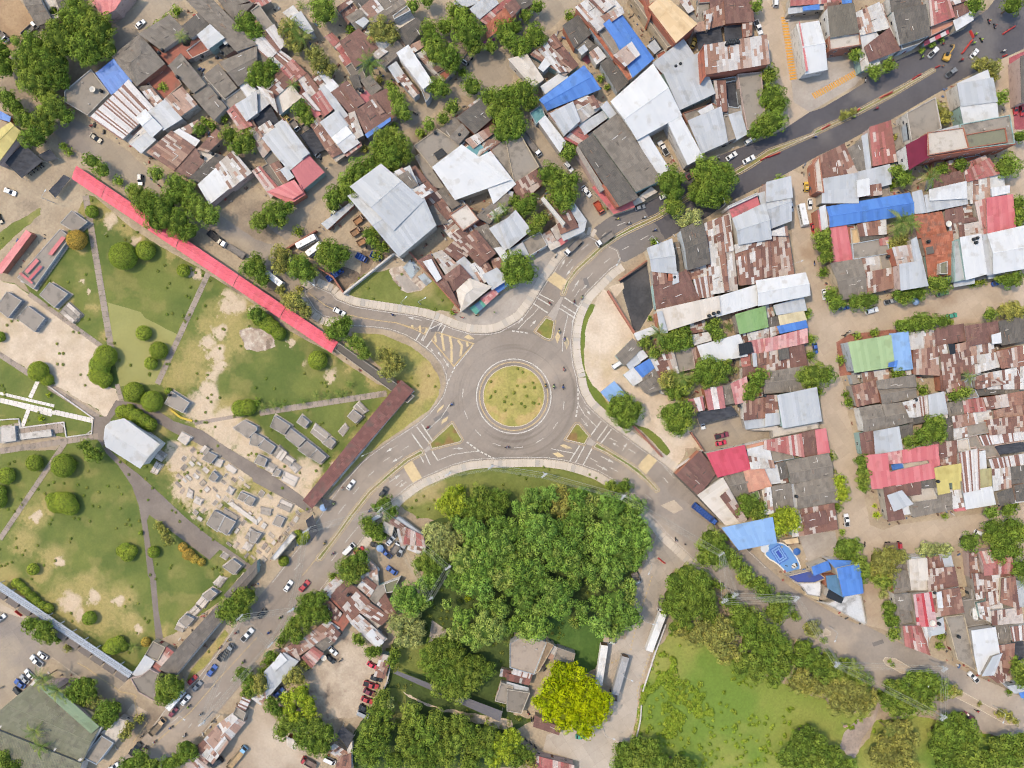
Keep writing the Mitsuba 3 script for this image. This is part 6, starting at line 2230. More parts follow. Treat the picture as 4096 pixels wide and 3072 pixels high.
# the swimming pool of the club
T0 = (3072, 1536); S0 = 4.62926
pool = clean(Polygon([g2(c, T0, S0) for c in '-1,143 2,139 7,138 12,139 17,142 21,147 24,152 26,157 26,161 22,164 18,163 14,159 10,155 6,152 2,150 -1,147'.split()]).buffer(.6).buffer(-.2))
pk = key('swimming_pool')
put('rim', pk, shape(prism(clean(pool.buffer(.45)).difference(pool), 0, .3), 'plain', C(236, 230, 222)))
put('water', pk, shape(sheet(pool, .2), 'pool_water', C(112, 162, 224)))
pc = np.array(g2('9.5,147', T0, S0)); tdir = math.radians(-58)
for i, (a1, b1, cc) in enumerate(((3.2, 2.1, (84, 120, 205)), (2.75, 1.7, (140, 182, 232)), (2.3, 1.35, (84, 120, 205)), (1.9, 1.0, (140, 182, 232)), (1.45, .62, (70, 96, 190)))):
    put('tile_band', pk, shape(box(-a1, a1, -b1, b1, .2, .204 + i * .004), 'pool_water', C(*cc)), mrot(tdir, *pc))
for i in range(3): put('step', pk, shape(prism(clean(Point(*g2(f'{22.5 - i * .6},{157 + i * .3}', T0, S0)).buffer(.9 - i * .2)), .2, .24 + .05 * i), 'plain', C(236, 236, 232)))
put('island_step', pk, shape(prism(clean(Point(*g2('-3,142', T0, S0)).buffer(1.5)), 0, .3), 'plain', C(225, 232, 240)))
c = pool.centroid; things.append([pk, 'kidney shaped blue swimming pool', 'swimming pool', c.x, c.y, None])
# ---------------------------------------------------------------- trees, shrubs, palms
LEAF = dict(d=[(84, 102, 38), (92, 108, 40), (76, 95, 35), (100, 110, 44)], l=[(100, 116, 46), (92, 110, 42)], o=[(114, 114, 58), (122, 118, 56), (104, 106, 54)], w=[(128, 132, 78), (120, 126, 72)], y=[(118, 132, 34), (126, 136, 40)],
            G=[(118, 126, 20), (126, 132, 24), (104, 118, 22)], F=[(84, 108, 42), (92, 114, 44), (102, 118, 52), (78, 102, 40), (106, 112, 56), (74, 96, 40), (88, 112, 48)], s=[(102, 114, 44), (110, 120, 46), (94, 108, 42)], x=[(136, 122, 54), (142, 116, 56)], k=[(96, 112, 42)])
LB = 2.7
def foliage(lobes, pal, rnd, dens=5.0, leaf=(.34, .56), fine=False, sat=1.02, bright=1.0):
    """leaf sprays over the domes of a crown: lobes (x, y, z, r, rz). Returns a mesh with colours and outward normals"""
    rs = np.random.default_rng(rnd.randrange(1 << 30)); P, N, Cc, S = [], [], [], []
    for lx, ly, lz, r, rz in lobes:
        if fine: blobs = [(np.zeros(3), r, 1.0)]
        else:
            rb0 = min(1.5, max(.5, .4 * r)); nb = int(max(5, 2.7 * (r / rb0) ** 2 * .62)); blobs = []
            for i in range(nb):
                zz = 1 - (i + .5) / nb * 1.25; ph = i * 2.39996 + rnd.random() * .8; q = math.sqrt(max(0, 1 - zz * zz))
                kx = rnd.uniform(.66, .92); blobs.append((np.array([q * math.cos(ph), q * math.sin(ph), zz]) * kx, rb0 * rnd.uniform(.75, 1.2), rnd.uniform(.84, 1.16)))
        base0 = bright * np.array(C(*rnd.choice(pal), 1, sat)) * rnd.uniform(.74, 1.22)
        for off, rb, tone in blobs:
            base = base0 * .6 + .4 * bright * np.array(C(*rnd.choice(pal), 1, sat))
            n = int(max(10, 2 * math.pi * rb * rb * dens))
            d = rs.normal(size=(n, 3)); d[:, 2] = np.abs(d[:, 2]) * 1.0 - (.25 if fine else .15); d /= np.linalg.norm(d, axis=1, keepdims=True)
            rr = rb * rs.uniform(.72 if not fine else .93, 1.06, (n, 1))
            c = np.array([lx, ly, lz]) + off * [r, r, rz] + d * rr * ([1, 1, .85] if not fine else [1, 1, rz / r])
            P.append(c); N.append(d); Cc.append(base * tone * rs.uniform(.9, 1.1, (n, 1)) * np.column_stack([rs.uniform(.94, 1.08, n), np.ones(n), rs.uniform(.9, 1.06, n)])); S.append(rs.uniform(*leaf, n))
    P, N, Cc, S = np.vstack(P), np.vstack(N), np.vstack(Cc), np.concatenate(S)
    n = len(P); jn = N * .8 + rs.normal(size=(n, 3)) * .38; jn /= np.linalg.norm(jn, axis=1, keepdims=True)
    a = np.cross(jn, rs.normal(size=(n, 3))); a /= np.linalg.norm(a, axis=1, keepdims=True) + 1e-9; b = np.cross(jn, a)
    S = S[:, None]; V = np.stack([P - a * S * .7, P + b * S * .42, P + a * S * .7, P - b * S * .42], 1).reshape(-1, 3)
    V[0::4] -= np.repeat(S * .12, 1, 1) * jn; V[2::4] -= S * .12 * jn
    i4 = np.arange(n)[:, None] * 4; F = np.vstack([i4 + [0, 1, 2], i4 + [0, 2, 3]])
    nn = np.repeat(N * .8 + jn * .2 + [0, 0, .12], 4, 0); nn /= np.linalg.norm(nn, axis=1, keepdims=True)
    return V, F, nn, np.clip(np.repeat(Cc, 4, 0) * LB, 0, .8)
def leaf_shape(V, F, nn, cc):
    return {'type': 'ply', 'filename': meshkit.write_ply(trimesh.Trimesh(V, F, process=False), False, pack(cc), None, nn), 'face_normals': False, 'bsdf': {'type': 'ref', 'id': 'mat_leafage'}}
def core(lobes, pal, sc=.74):
    ms = []
    for lx, ly, lz, r, rz in lobes:
        s = trimesh.creation.icosphere(2); v = s.vertices * [r * sc, r * sc, rz * sc]; v *= (.85 + .3 * meshkit.noise(v * 1.3 + lx))[:, None]
        s.vertices = v + [lx, ly, lz - .1 * r]; ms.append(s)
    m = cat(ms); v = np.array(m.vertices)
    return v, np.array(m.faces), np.array(m.vertex_normals), np.tile(np.array(C(*pal[0])) * 1.0, (len(v), 1))
def merge_leaf(A, B):
    return np.vstack([A[0], B[0]]), np.vstack([A[1], B[1] + len(A[0])]), np.vstack([A[2], B[2]]), np.vstack([A[3], B[3]])
def trunk(x, y, h, r, rnd, tops):
    ms = [tube([[x, y, -.1], [x + rnd.uniform(-.1, .1), y, h * .5], [x, y + rnd.uniform(-.1, .1), h]], [r * 1.4, r, r * .8], 7)]
    for tx, ty, tz in tops:
        mid = [(x * .5 + tx * .5), (y * .5 + ty * .5), h * .6 + tz * .4]
        ms.append(tube([[x, y, h * .75], mid, [tx, ty, tz]], [r * .6, r * .4, r * .18], 5))
    return cat(ms)
SPN = dict(d='dark green tree', l='bright green tree', o='olive green tree', w='pale silvery tree', y='yellow green tree', G='huge spreading yellow green tree', F='dense woodland tree', s='clipped round shrub', x='brownish clipped shrub', k='tree')
trees = []
for kd, a, o, s in items:
    if kd != 't': continue
    sp = a[0]; cs = []
    for c in a[1:]:
        x, y, r = map(float, c.split(',')); cs.append([x, y, r * s * MPP])
    if sp == 'G': trees.append((sp, [(*g2(f'{x},{y}', o, s, 7), r) for x, y, r in cs])); continue
    if sp == 'p':
        for x, y, r in cs: trees.append((sp, [(*g2(f'{x},{y}', o, s, 4), r)]))
        continue
    left = sorted(cs, key=lambda c: -c[2])
    while left:
        c0 = left.pop(0); grp = [c0]
        lim = 2 if sp == 'F' else (5 if sp in 's' else 3)
        for c in list(left):
            if len(grp) >= lim: break
            if any(math.hypot(c[0] - g[0], c[1] - g[1]) * s * MPP < .72 * (c[2] + g[2]) - (0 if sp in 'sx' else .2) for g in (grp if sp in 'sx' else [c0])): grp.append(c); left.remove(c)
        hh = {'s': 1.2, 'x': 1.2}.get(sp, min(7.0, 1.2 + c0[2] * 1.25))
        if sp == 'F': hh = 7.5
        trees.append((sp, [(*g2(f'{x},{y}', o, s, hh), r) for x, y, r in grp]))
def frond():
    n = 12; v, f = [], []
    for i in range(n):
        t = i / (n - 1); x = t * 1.0; z = .32 * math.sin(t * 2.2) - .5 * t * t; w = .17 * math.sin(math.pi * min(1, t * .9 + .1)) + .02
        v += [[x, 0, z + .015], [x + .10, w, z - .05], [x + .055, 0, z + .012], [x + .10, -w, z - .05]]; k = i * 4
        f += [[k, k + 2, k + 1], [k, k + 3, k + 2]]
        if i < n - 1: f += [[k + 2, k + 4, k + 4], [k, k + 4, k + 2]]
    v = np.array(v); f = np.array([t for t in f if len(set(t)) == 3]); return trimesh.Trimesh(v, f, process=False)
FR = frond(); ntree = 0
TREEMAX = 300
trees_sorted = sorted(trees, key=lambda t: -sum(r * r for _, _, r in t[1]))
stuffed = []
for sp, ls in trees_sorted:
    rnd = random.Random(int(abs(ls[0][0] * 91 + ls[0][1] * 57)) + 3)
    cx0, cy0 = np.mean([l[0] for l in ls]), np.mean([l[1] for l in ls]); rad = max(r for _, _, r in ls); size = math.sqrt(sum(r * r for _, _, r in ls))
    if sp == 'p':
        k = key('palm_tree'); r = ls[0][2] * 1.12; hp = 5.2 + r * .5 if r > 2.4 else .6 + r * .4
        put('trunk', k, shape(tube([[cx0, cy0, 0], [cx0 + .15, cy0 + .1, hp * .5], [cx0, cy0, hp]], [.2, .16, .14], 8), 'plain', C(128, 112, 92)))
        nf = 16
        for i in range(nf):
            an = i * 2.39996 + rnd.random() * .4; el = rnd.uniform(-.15, .5); L_ = r * rnd.uniform(.82, 1.08)
            ca, sa, ce, se = math.cos(an), math.sin(an), math.cos(el), math.sin(el)
            M = np.array([[ca * ce, -sa, -ca * se, cx0], [sa * ce, ca, -sa * se, cy0], [se, 0, ce, hp], [0, 0, 0, 1]]) @ np.diag([L_, L_ * 1.0, L_, 1])
            col = np.array(C(*rnd.choice([(92, 112, 48), (104, 122, 54), (128, 134, 64), (84, 104, 44)]))) * 1.5
            put('frond', k, shared('frond', FR, 'leafage', tuple(col)), M)
        things.append([k, ('tall ' if r > 3.4 else 'small ' if r < 2 else '') + 'palm with feathery fronds', 'palm tree', cx0, cy0, 'palms']); continue
    pal = LEAF[sp]
    if sp in 'sx':
        lobes = [(x, y, .55 * r + .25, r, .72 * r) for x, y, r in ls]; k = key('clipped_shrub')
        V = foliage(lobes, pal, rnd, 22, (.2, .34), True); scene_k = merge_leaf(V, core(lobes, pal, .93))
        put('foliage', k, leaf_shape(*scene_k)); put('stem', k, shape(tube([[cx0, cy0, -.05], [cx0, cy0, .6]], .1), 'plain', C(110, 90, 70)))
        things.append([k, ('long clipped hedge shrub' if len(ls) > 1 else ('large ' if size > 3.2 else 'small ' if size < 1.9 else '') + SPN[sp]), 'shrub', cx0, cy0, 'clipped shrubs of the cemetery']); continue
    low = size < 2.3
    if low:
        lobes = [(x, y, .7 * r + .2, r, .75 * r) for x, y, r in ls]; k = key('bush')
        put('foliage', k, leaf_shape(*merge_leaf(foliage(lobes, pal, rnd, 6, (.28, .44)), core(lobes, pal, .6)))); put('stem', k, shape(tube([[cx0, cy0, -.05], [cx0, cy0, .8]], .07), 'plain', C(110, 90, 70)))
        things.append([k, SPN[sp].replace('tree', 'bush'), 'bush', cx0, cy0, 'bushes and young plants']); continue
    top = 3.0 if sp != 'F' else 5.0
    if sp == 'G': lobes = [(x, y, 8.5 + .8 * rnd.random() - .12 * math.hypot(x - cx0, y - cy0), r * .95, r * .6) for x, y, r in ls]
    else:
        if sp == 'F': ls = [(x + rnd.uniform(-1, 1), y + rnd.uniform(-1, 1), r * rnd.choice((.66, .8, 1.0, 1.15, 1.25))) for x, y, r in ls]
        lobes = [(x, y, top + r * .62 + rnd.uniform(-.4, .6) * (3.2 if sp == 'F' else 1), r, r * .8) for x, y, r in ls]
    mesh = merge_leaf(foliage(lobes, pal, rnd, 6.2 if sp in 'FG' else 7.0, (.3, .48) if sp in 'FG' else (.28, .46), sat=1.1 if sp == 'G' else .98, bright=1.0 if sp == 'G' else (1.1 if sp == 'F' else .9)), core(lobes, pal, .7))
    if ntree >= TREEMAX: stuffed.append(mesh); continue
    ntree += 1
    k = key('tree'); put('crown', k, leaf_shape(*mesh))
    put('trunk', k, shape(trunk(cx0, cy0, top + .6, .12 + size * .045, rnd, [(x, y, z) for x, y, z, r, rz in lobes] if len(lobes) > 1 else [(cx0 + rad * .4 * math.cos(q), cy0 + rad * .4 * math.sin(q), top + rad * .5) for q in (0, 2, 4)]), 'plain', C(118, 98, 78)))
    things.append([k, ('large ' if size > 5.2 else 'small ' if size < 3.1 else '') + SPN[sp] if sp != 'G' else SPN[sp], 'tree', cx0, cy0, 'trees'])
if stuffed:
    m = stuffed[0]
    for q in stuffed[1:]: m = merge_leaf(m, q)
    k = key('undergrowth'); scene[k] = leaf_shape(*m); tag(k, 'small leafy trees and undergrowth filling gaps between the bigger trees', 'undergrowth', kind='stuff')
# weeds in the meadow, tufts on the lawns
rs = random.Random(5); tuft = []
def scatter(poly, n, rmin, rmax, pal, seed, h=.5):
    x0, y0, x1, y1 = poly.bounds; rg = random.Random(seed); out = []; tries = 0
    while len(out) < n and tries < n * 6:
        tries += 1; x, y = rg.uniform(x0, x1), rg.uniform(y0, y1)
        if meshkit.fbm(np.array([x * .08, y * .08, seed]), 3) > .47 and poly.contains(Point(x, y)): r = rg.uniform(rmin, rmax); out.append((x, y, r * .25, r, r * h))
    return out
wl = []
for i, (kd, a, o, s) in enumerate(items):
    if kd == 'g': wl += scatter(clean(Polygon([g2(c, o, s) for c in a[2:]])), 150, .3, .9, None, 50 + i)
    if kd == 'p' and a[0] == 'meadow': wl += scatter(clean(Polygon([g2(c, o, s) for c in a[1:]])), 260, .2, .5, None, 80 + i)
V = foliage(wl, [(98, 114, 40), (92, 108, 38), (108, 118, 46), (86, 104, 38)], random.Random(3), 5, (.25, .5)); k = key('meadow_weeds'); scene[k] = leaf_shape(*V); tag(k, 'leafy weeds growing in clumps over the green meadow', 'weeds', kind='stuff')
wl = []
for i, (kd, a, o, s) in enumerate(items):
    if kd == 'p' and a[0] in ('park', 'verge', 'lawn2', 'forest'):
        pl = clean(Polygon([g2(c, o, s) for c in a[1:]])); wl += scatter(pl, min(300, int(pl.area * (.02 if a[0] != 'forest' else .05))), .05, .12 if a[0] != 'forest' else .8, None, 200 + i, .45)
rq = random.Random(8)
for _ in range(22):
    q, e = rq.uniform(0, 6.3), 10.2 * math.sqrt(rq.random()); r_ = rq.uniform(.04, .1); wl.append((CENTRE[0] + e * math.cos(q), CENTRE[1] + e * math.sin(q), .12, r_, r_ * .6))
V = foliage(wl, [(84, 98, 42), (96, 104, 48), (108, 108, 56), (78, 94, 40)], random.Random(4), 14, (.12, .24)); k = key('grass_tufts'); scene[k] = leaf_shape(*V); tag(k, 'grass tufts scattered over the lawns and verges', 'grass', kind='stuff')
# loose boards, crates and scrap in the yards between the houses
rg = np.random.default_rng(12); ms, cl = [], []
hb = shapely.union_all([b.poly for b in pieces if b.h > 1.2]); near = hb.buffer(2.4).difference(hb.buffer(.25)); open_ = shapely.union_all([q for q, z in layers])
shapely.prepare(near); shapely.prepare(open_)
SCRAP = [(170, 150, 130), (206, 200, 194), (120, 96, 80), (86, 82, 80), (150, 110, 90), (90, 110, 150), (190, 180, 150), (140, 134, 128), (176, 84, 74)]
while len(ms) < 1300:
    x, y = rg.uniform(-180, 182), rg.uniform(-135, 136)
    pt = Point(x, y)
    if (x < 60 and y < -20 and x > -60) or not near.contains(pt) or open_.contains(pt): continue
    w_, l_, h_ = rg.uniform(.12, .6), rg.uniform(.4, 1.5), rg.uniform(.05, .7); m = trimesh.creation.box((w_, l_, h_)); m.apply_transform(mrot(rg.uniform(0, 6.3), x, y, h_ / 2)); ms.append(m); cl.append(np.tile(pack(C(*SCRAP[rg.integers(len(SCRAP))])), (len(m.vertices), 1)))
k = key('yard_scrap'); scene[k] = mikit.ply(cat(ms), 'mat_plain', False, uv=np.vstack(cl)); tag(k, 'loose boards, crates and scrap lying in the yards between houses', 'scrap', kind='stuff')
# ---------------------------------------------------------------- vehicles
VCOL = dict(white=(238, 238, 238), black=(40, 42, 46), grey=(134, 138, 144), silver=(190, 194, 198), blue=(58, 98, 178), red=(190, 52, 58), hotred=(220, 48, 78), maroon=(134, 52, 68), pink=(214, 116, 142), yellow=(232, 190, 64), green=(70, 160, 130), lime=(126, 160, 96), brown=(150, 112, 84), orange=(206, 96, 62), tan=(214, 178, 132), lblue=(140, 190, 222), lime2=(180, 220, 80), purple=(120, 100, 170))
def rrect(x0, x1, y0, y1, z, r=.2):
    p = sbox(x0 + r, y0 + r, x1 - r, y1 - r).buffer(r, 3); q = np.array(p.exterior.coords)[:-1]; return np.column_stack([q, np.full(len(q), z)])
def m2t(m): q = m.to_mesh(); return trimesh.Trimesh(q.vert_properties[:, :3], q.tri_verts, process=False)
def car_body(L, W, zb, nose):
    lo, mid = rrect(-L / 2 + .06, L / 2 - .06, -W / 2 + .08, W / 2 - .08, .28), rrect(-L / 2, L / 2, -W / 2, W / 2, .55)
    up = rrect(-L / 2 + .08, L / 2 - .1, -W / 2 + .07, W / 2 - .07, zb); up[:, 2] -= nose * np.clip((up[:, 0] - L * .12) / (L * .38), 0, 1)
    return m2t(hull(np.vstack([lo, mid, up])))
def cabin(x0, x1, x2, x3, W, z0, z1): return [np.array([[x0, -W / 2, z0], [x3, -W / 2, z0], [x3, W / 2, z0], [x0, W / 2, z0]]), np.array([[x1, -W * .4, z1], [x2, -W * .4, z1], [x2, W * .4, z1], [x1, W * .4, z1]])]
def panel(b, t, ia, ib, ins=.06, out=.03):
    """glass plate on the sloping face between base corners ia, ib"""
    q = np.array([b[ia], b[ib], t[ib], t[ia]]); c = q.mean(0); n = np.cross(q[1] - q[0], q[3] - q[0]); n /= np.linalg.norm(n)
    if np.dot(n, c - (b.mean(0) + t.mean(0)) / 2) < 0: n = -n
    q = c + (q - c) * .86; return m2t(hull(np.vstack([q + n * out, q - n * .05])))
WH = lambda r, w=.2: trimesh.Trimesh(*(lambda m: (m.vertices @ np.array([[1, 0, 0], [0, 0, 1], [0, -1, 0]]).T, m.faces))(cyl(r, w, 12)), process=False)
SPEC = dict(car=(4.3, 1.74, .88, .14, (-1.75, -1.15, .15, .95), 1.42), taxi=(3.9, 1.64, .9, .12, (-1.75, -1.3, .1, .8), 1.46), suv=(4.5, 1.84, 1.0, .12, (-2.1, -1.8, .25, .95), 1.72), pickup=(5.1, 1.82, 1.0, .08, (-.75, -.5, .55, 1.25), 1.75), van=(4.9, 1.85, 1.0, .05, (-2.3, -2.2, 1.3, 2.1), 1.95))
def make_car(kind, colr, M, k, lk):
    L, W, zb, nose, cb, zt = SPEC[kind]; col = C(*colr); nm = kind
    put('body', k, shared(nm + 'body', lambda: car_body(L, W, zb, nose), 'car_paint', col, 40), M)
    b, t = cabin(*cb, W * .9, zb - .03, zt)
    put('cabin', k, shared(nm + 'cab', lambda: m2t(hull(np.vstack([b, t]))), 'car_paint', col), M)
    put('roof', k, shared(nm + 'roof', lambda: m2t(hull(np.vstack([rrect(cb[1] - .04, cb[2] + .04, -W * .39, W * .39, zt - .01, .12), rrect(cb[1] + .08, cb[2] - .08, -W * .34, W * .34, zt + .045, .12)]))), 'car_paint', col, 40), M)
    for nme, ia, ib in (('windshield', 1, 2), ('rear_window', 3, 0), ('side_window', 0, 1), ('side_window', 2, 3)):
        put(nme, k, shared(nm + nme + str(ia), lambda: panel(b, t, ia, ib), 'dark_glass'), M)
    for sx in (-1, 1):
        for sy in (-1, 1):
            w = WH(.31); w.apply_translation((sx * L * .31, sy * (W / 2 - .1) + .1, .31)); put('wheel', k, shared(f'{nm}wheel{sx}{sy}', w, 'plain', C(34, 34, 36)), M)
        put('headlight', k, shared(f'{nm}hl{sx}', box(L / 2 - .16, L / 2 - .01, sx * W * .36 - .14, sx * W * .36 + .14, .58, .68), 'plain', C(235, 235, 230)), M)
        put('taillight', k, shared(f'{nm}tl{sx}', box(-L / 2 + .005, -L / 2 + .12, sx * W * .38 - .1, sx * W * .38 + .1, .6, .74), 'plain', C(170, 40, 40)), M)
    if kind == 'pickup':
        put('bed', k, shared('bed', box(-L / 2 + .14, -.82, -W * .42, W * .42, zb - .02, zb + .012), 'plain', C(52, 54, 58)), M)
        put('bed_rim', k, shared('bedrim', cat([box(-L / 2 + .05, -.8, sy * W * .455 - .05, sy * W * .455 + .05, zb - .05, zb + .14) for sy in (-1, 1)] + [box(-L / 2 + .05, -L / 2 + .15, -W * .45, W * .45, zb - .05, zb + .14)]), 'car_paint', col), M)
    if kind == 'taxi': put('roof_sign', k, shared('taxisign', box(-.6, -.35, -.3, .3, zt + .046, zt + .16), 'plain', C(240, 236, 220)), M)
def wheels_row(k, M, xs, W, r):
    for x in xs:
        for sy in (-1, 1):
            w = WH(r, .28); w.apply_translation((x, sy * (W / 2 - .14) + .14, r)); put('wheel', k, shared(f'tw{round(x, 2)}{sy}{W}{r}', w, 'plain', C(36, 36, 38)), M)
def make_truck(colr, L, M, k, load):
    W = 2.25; cl = min(2.0, L * .27); col = C(*colr); x1 = L / 2; xc = x1 - cl
    b, t = cabin(xc + .1, xc + .25, x1 - .55, x1 - .12, W * .94, 1.35, 2.35)
    put('cab', k, shape(m2t(hull(np.vstack([rrect(xc + .1, x1, -W * .46, W * .46, .55, .15), rrect(xc + .1, x1 - .03, -W * .46, W * .46, 1.38, .15)]))), 'car_paint', col), M)
    put('cab_roof', k, shape(m2t(hull(np.vstack([b, t]))), 'car_paint', col), M)
    put('windshield', k, shape(panel(b, t, 1, 2), 'dark_glass'), M)
    for ia, ib in ((0, 1), (2, 3)): put('side_window', k, shape(panel(b, t, ia, ib), 'dark_glass'), M)
    put('chassis', k, shape(box(-L / 2, xc, -.5, .5, .5, .85), 'plain', C(60, 58, 58)), M)
    bc = {'white': (150, 142, 136), 'blue': colr, 'brown': (190, 142, 100), 'black': (70, 68, 70), 'grey': (110, 112, 116), 'tan': (150, 132, 110), 'orange': (200, 84, 52), 'red': (150, 128, 120), 'lblue': (206, 176, 132)}.get(load, (150, 140, 130))
    xb = xc - .12
    put('bed_floor', k, shape(box(-L / 2, xb, -W / 2 + .06, W / 2 - .06, .86, .98), 'masonry', C(*bc)), M)
    for sy in (-1, 1): put('side_board', k, shape(box(-L / 2, xb, sy * (W / 2 - .04) - .04, sy * (W / 2 - .04) + .04, .9, 1.75), 'sheet_metal', jig(C(*bc), .1)), M)
    for x in (-L / 2 + .04, xb - .04): put('end_board', k, shape(box(x - .04, x + .04, -W / 2 + .08, W / 2 - .08, .9, 1.75), 'sheet_metal', jig(C(*bc), .1)), M)
    nrb = max(2, int((L - cl) / .9))
    for i in range(nrb):
        x = -L / 2 + (i + .5) * (xb + L / 2) / nrb; put('cross_bar', k, shape(box(x - .05, x + .05, -W / 2 + .1, W / 2 - .1, 1.0, 1.06 if load not in ('blue', 'grey') else 1.6), 'plain', jig(C(*bc), .12)), M)
    wheels_row(k, M, (x1 - 1.0, -L / 2 + .9, -L / 2 + 1.95) if L > 6 else (x1 - .9, -L / 2 + .9), W, .45)
def make_bus(colr, L, M, k):
    W, h = 2.3 if L > 6.5 else 2.0, 2.85; col = C(*colr)
    put('body', k, shape(m2t(hull(np.vstack([rrect(-L / 2, L / 2, -W / 2, W / 2, .4, .2), rrect(-L / 2, L / 2 - .05, -W / 2, W / 2, 1.6, .2), rrect(-L / 2 + .12, L / 2 - .3, -W / 2 + .12, W / 2 - .12, h, .25)]))), 'car_paint', col, 30), M)
    put('windshield', k, shape(m2t(hull([[L / 2 - .04, y, 1.45] for y in (-W * .42, W * .42)] + [[L / 2 - .22, y, 2.5] for y in (-W * .38, W * .38)] + [[L / 2 - .3, y, z] for y in (-W * .3, W * .3) for z in (1.5, 2.4)])), 'dark_glass'), M)
    n = int(L / 1.1)
    for sy in (-1, 1):
        for i in range(n):
            x = -L / 2 + .4 + (i + .5) * (L - 1.0) / n; put('side_window', k, shape(box(x - .42, x + .42, sy * (W / 2 - .05) - .04, sy * (W / 2 - .05) + .04, 1.55, 2.25), 'dark_glass'), M)
    for i in range(max(1, int(L / 3))):
        x = -L / 2 + (i + .5) * L / max(1, int(L / 3)); put('roof_hatch', k, shape(box(x - .35, x + .35, -.35, .35, h - .01, h + .1), 'plain', C(206, 206, 204)), M)
    wheels_row(k, M, (L / 2 - 1.3, -L / 2 + 1.4), W, .45)
def make_trailer(colr, L, M, k):
    W = 2.5; col = C(*colr)
    put('box', k, shape(box(-L / 2, L / 2, -W / 2, W / 2, 1.15, 3.9), 'clean_metal', col), M)
    n = int(L / 1.0)
    for i in range(n):
        x = -L / 2 + (i + .5) * L / n; put('rib', k, shape(cat([box(x - .04, x + .04, -W / 2 + .05, W / 2 - .05, 3.901, 3.93)] + [box(x - .03, x + .03, sy * W / 2 - .03, sy * W / 2 + .03, 1.2, 3.85) for sy in (-1, 1)]), 'clean_metal', jig(col, .08)), M)
    put('door', k, shape(box(-L / 2 - .05, -L / 2 - .001, -W / 2 + .1, W / 2 - .1, 1.25, 3.8), 'plain', C(120, 96, 76)), M)
    put('chassis', k, shape(box(-L / 2, L / 2, -.5, .5, .8, 1.148), 'plain', C(70, 64, 60)), M); wheels_row(k, M, (-L / 2 + 1, -L / 2 + 2.1, -L / 2 + 3.2), W, .5)
    put('landing_leg', k, shape(cat([box(L / 2 - 2.6, L / 2 - 2.45, sy * .8 - .07, sy * .8 + .07, 0, .8) for sy in (-1, 1)]), 'plain', C(70, 64, 60)), M)
def limb(chain):
    out = []
    for (p, r), (q, s_) in zip(chain[:-1], chain[1:]):
        a = trimesh.creation.icosphere(1).vertices; out.append(hull(np.vstack([a * r + p, a * s_ + q])))
    return out
def figure(J):
    m = manifold3d.Manifold.batch_boolean(J, manifold3d.OpType.Add); t = m2t(m.refine_to_length(.09)); trimesh.smoothing.filter_taubin(t, iterations=6); return t
def person_parts(ride):
    A = np.array
    if ride:      # seated on a motorcycle, hands on the bar; x forward, hips at .82
        hip, chest, neck, head = A([-.1, 0, .86]), A([.06, 0, 1.22]), A([.1, 0, 1.42]), A([.14, 0, 1.6])
        legs = lambda s: [(A([-.08, s * .1, .84]), .1), (A([.3, s * .2, .72]), .08), (A([.12, s * .2, .34]), .055), (A([.26, s * .21, .3]), .045)]
        arms = lambda s: [(A([.07, s * .2, 1.36]), .065), (A([.28, s * .32, 1.14]), .05), (A([.48, s * .3, 1.08]), .036), (A([.55, s * .29, 1.07]), .032)]
    else:
        hip, chest, neck, head = A([0, 0, .92]), A([0, 0, 1.28]), A([0, 0, 1.48]), A([.02, 0, 1.64])
        legs = lambda s: [(A([0, s * .1, .9]), .1), (A([s * .12, s * .11, .5]), .075), (A([s * .2 - .06, s * .11, .1]), .05), (A([s * .2 + .1, s * .12, .05]), .042)]
        arms = lambda s: [(A([0, s * .2, 1.42]), .062), (A([-s * .08, s * .26, 1.14]), .05), (A([-s * .02 + .05, s * .25, .9]), .036), (A([-s * .02 + .09, s * .24, .82]), .032)]
    torso = limb([(hip, .15), (chest, .17), (neck, .08), (head, .1)]) + [hull(trimesh.creation.icosphere(1).vertices * [.14, .21, .1] + chest + [0, 0, .1])]
    skin = figure(torso + sum([limb(legs(s)) + limb(arms(s)) for s in (-1, 1)], []) + [hull(trimesh.creation.icosphere(2).vertices * [.1, .085, .125] + head), hull(trimesh.creation.icosphere(1).vertices * .022 + head + [.1, 0, -.01])])
    shirt = figure(limb([(hip + [0, 0, .02], .17), (chest, .19), (neck - [0, 0, .04], .1)]) + [hull(trimesh.creation.icosphere(1).vertices * [.16, .235, .11] + chest + [0, 0, .1])] + sum([limb([(p, r + .02) for p, r in arms(s)[:2]]) for s in (-1, 1)], []))
    pants = figure(limb([(hip, .17), (hip + [0, 0, .04], .16)]) + sum([limb([(p, r + .022) for p, r in legs(s)[:3]]) for s in (-1, 1)], []))
    hel = trimesh.creation.icosphere(2); hel.vertices = hel.vertices * [.145, .13, .13] + head + [-.01, 0, .06]
    hel = hel.slice_plane([0, 0, head[2] - .02], [0, 0, 1]) if ride else hel.slice_plane([0, 0, head[2] + .04], [0, 0, 1])
    return skin, shirt, pants, hel
PP = {True: person_parts(True), False: person_parts(False)}
SHIRT = dict(red=(200, 60, 62), white=(232, 232, 232), black=(48, 50, 58), yellow=(226, 206, 70), blue=(80, 110, 190), orange=(236, 130, 40), lime=(170, 214, 60), pink=(220, 130, 160))
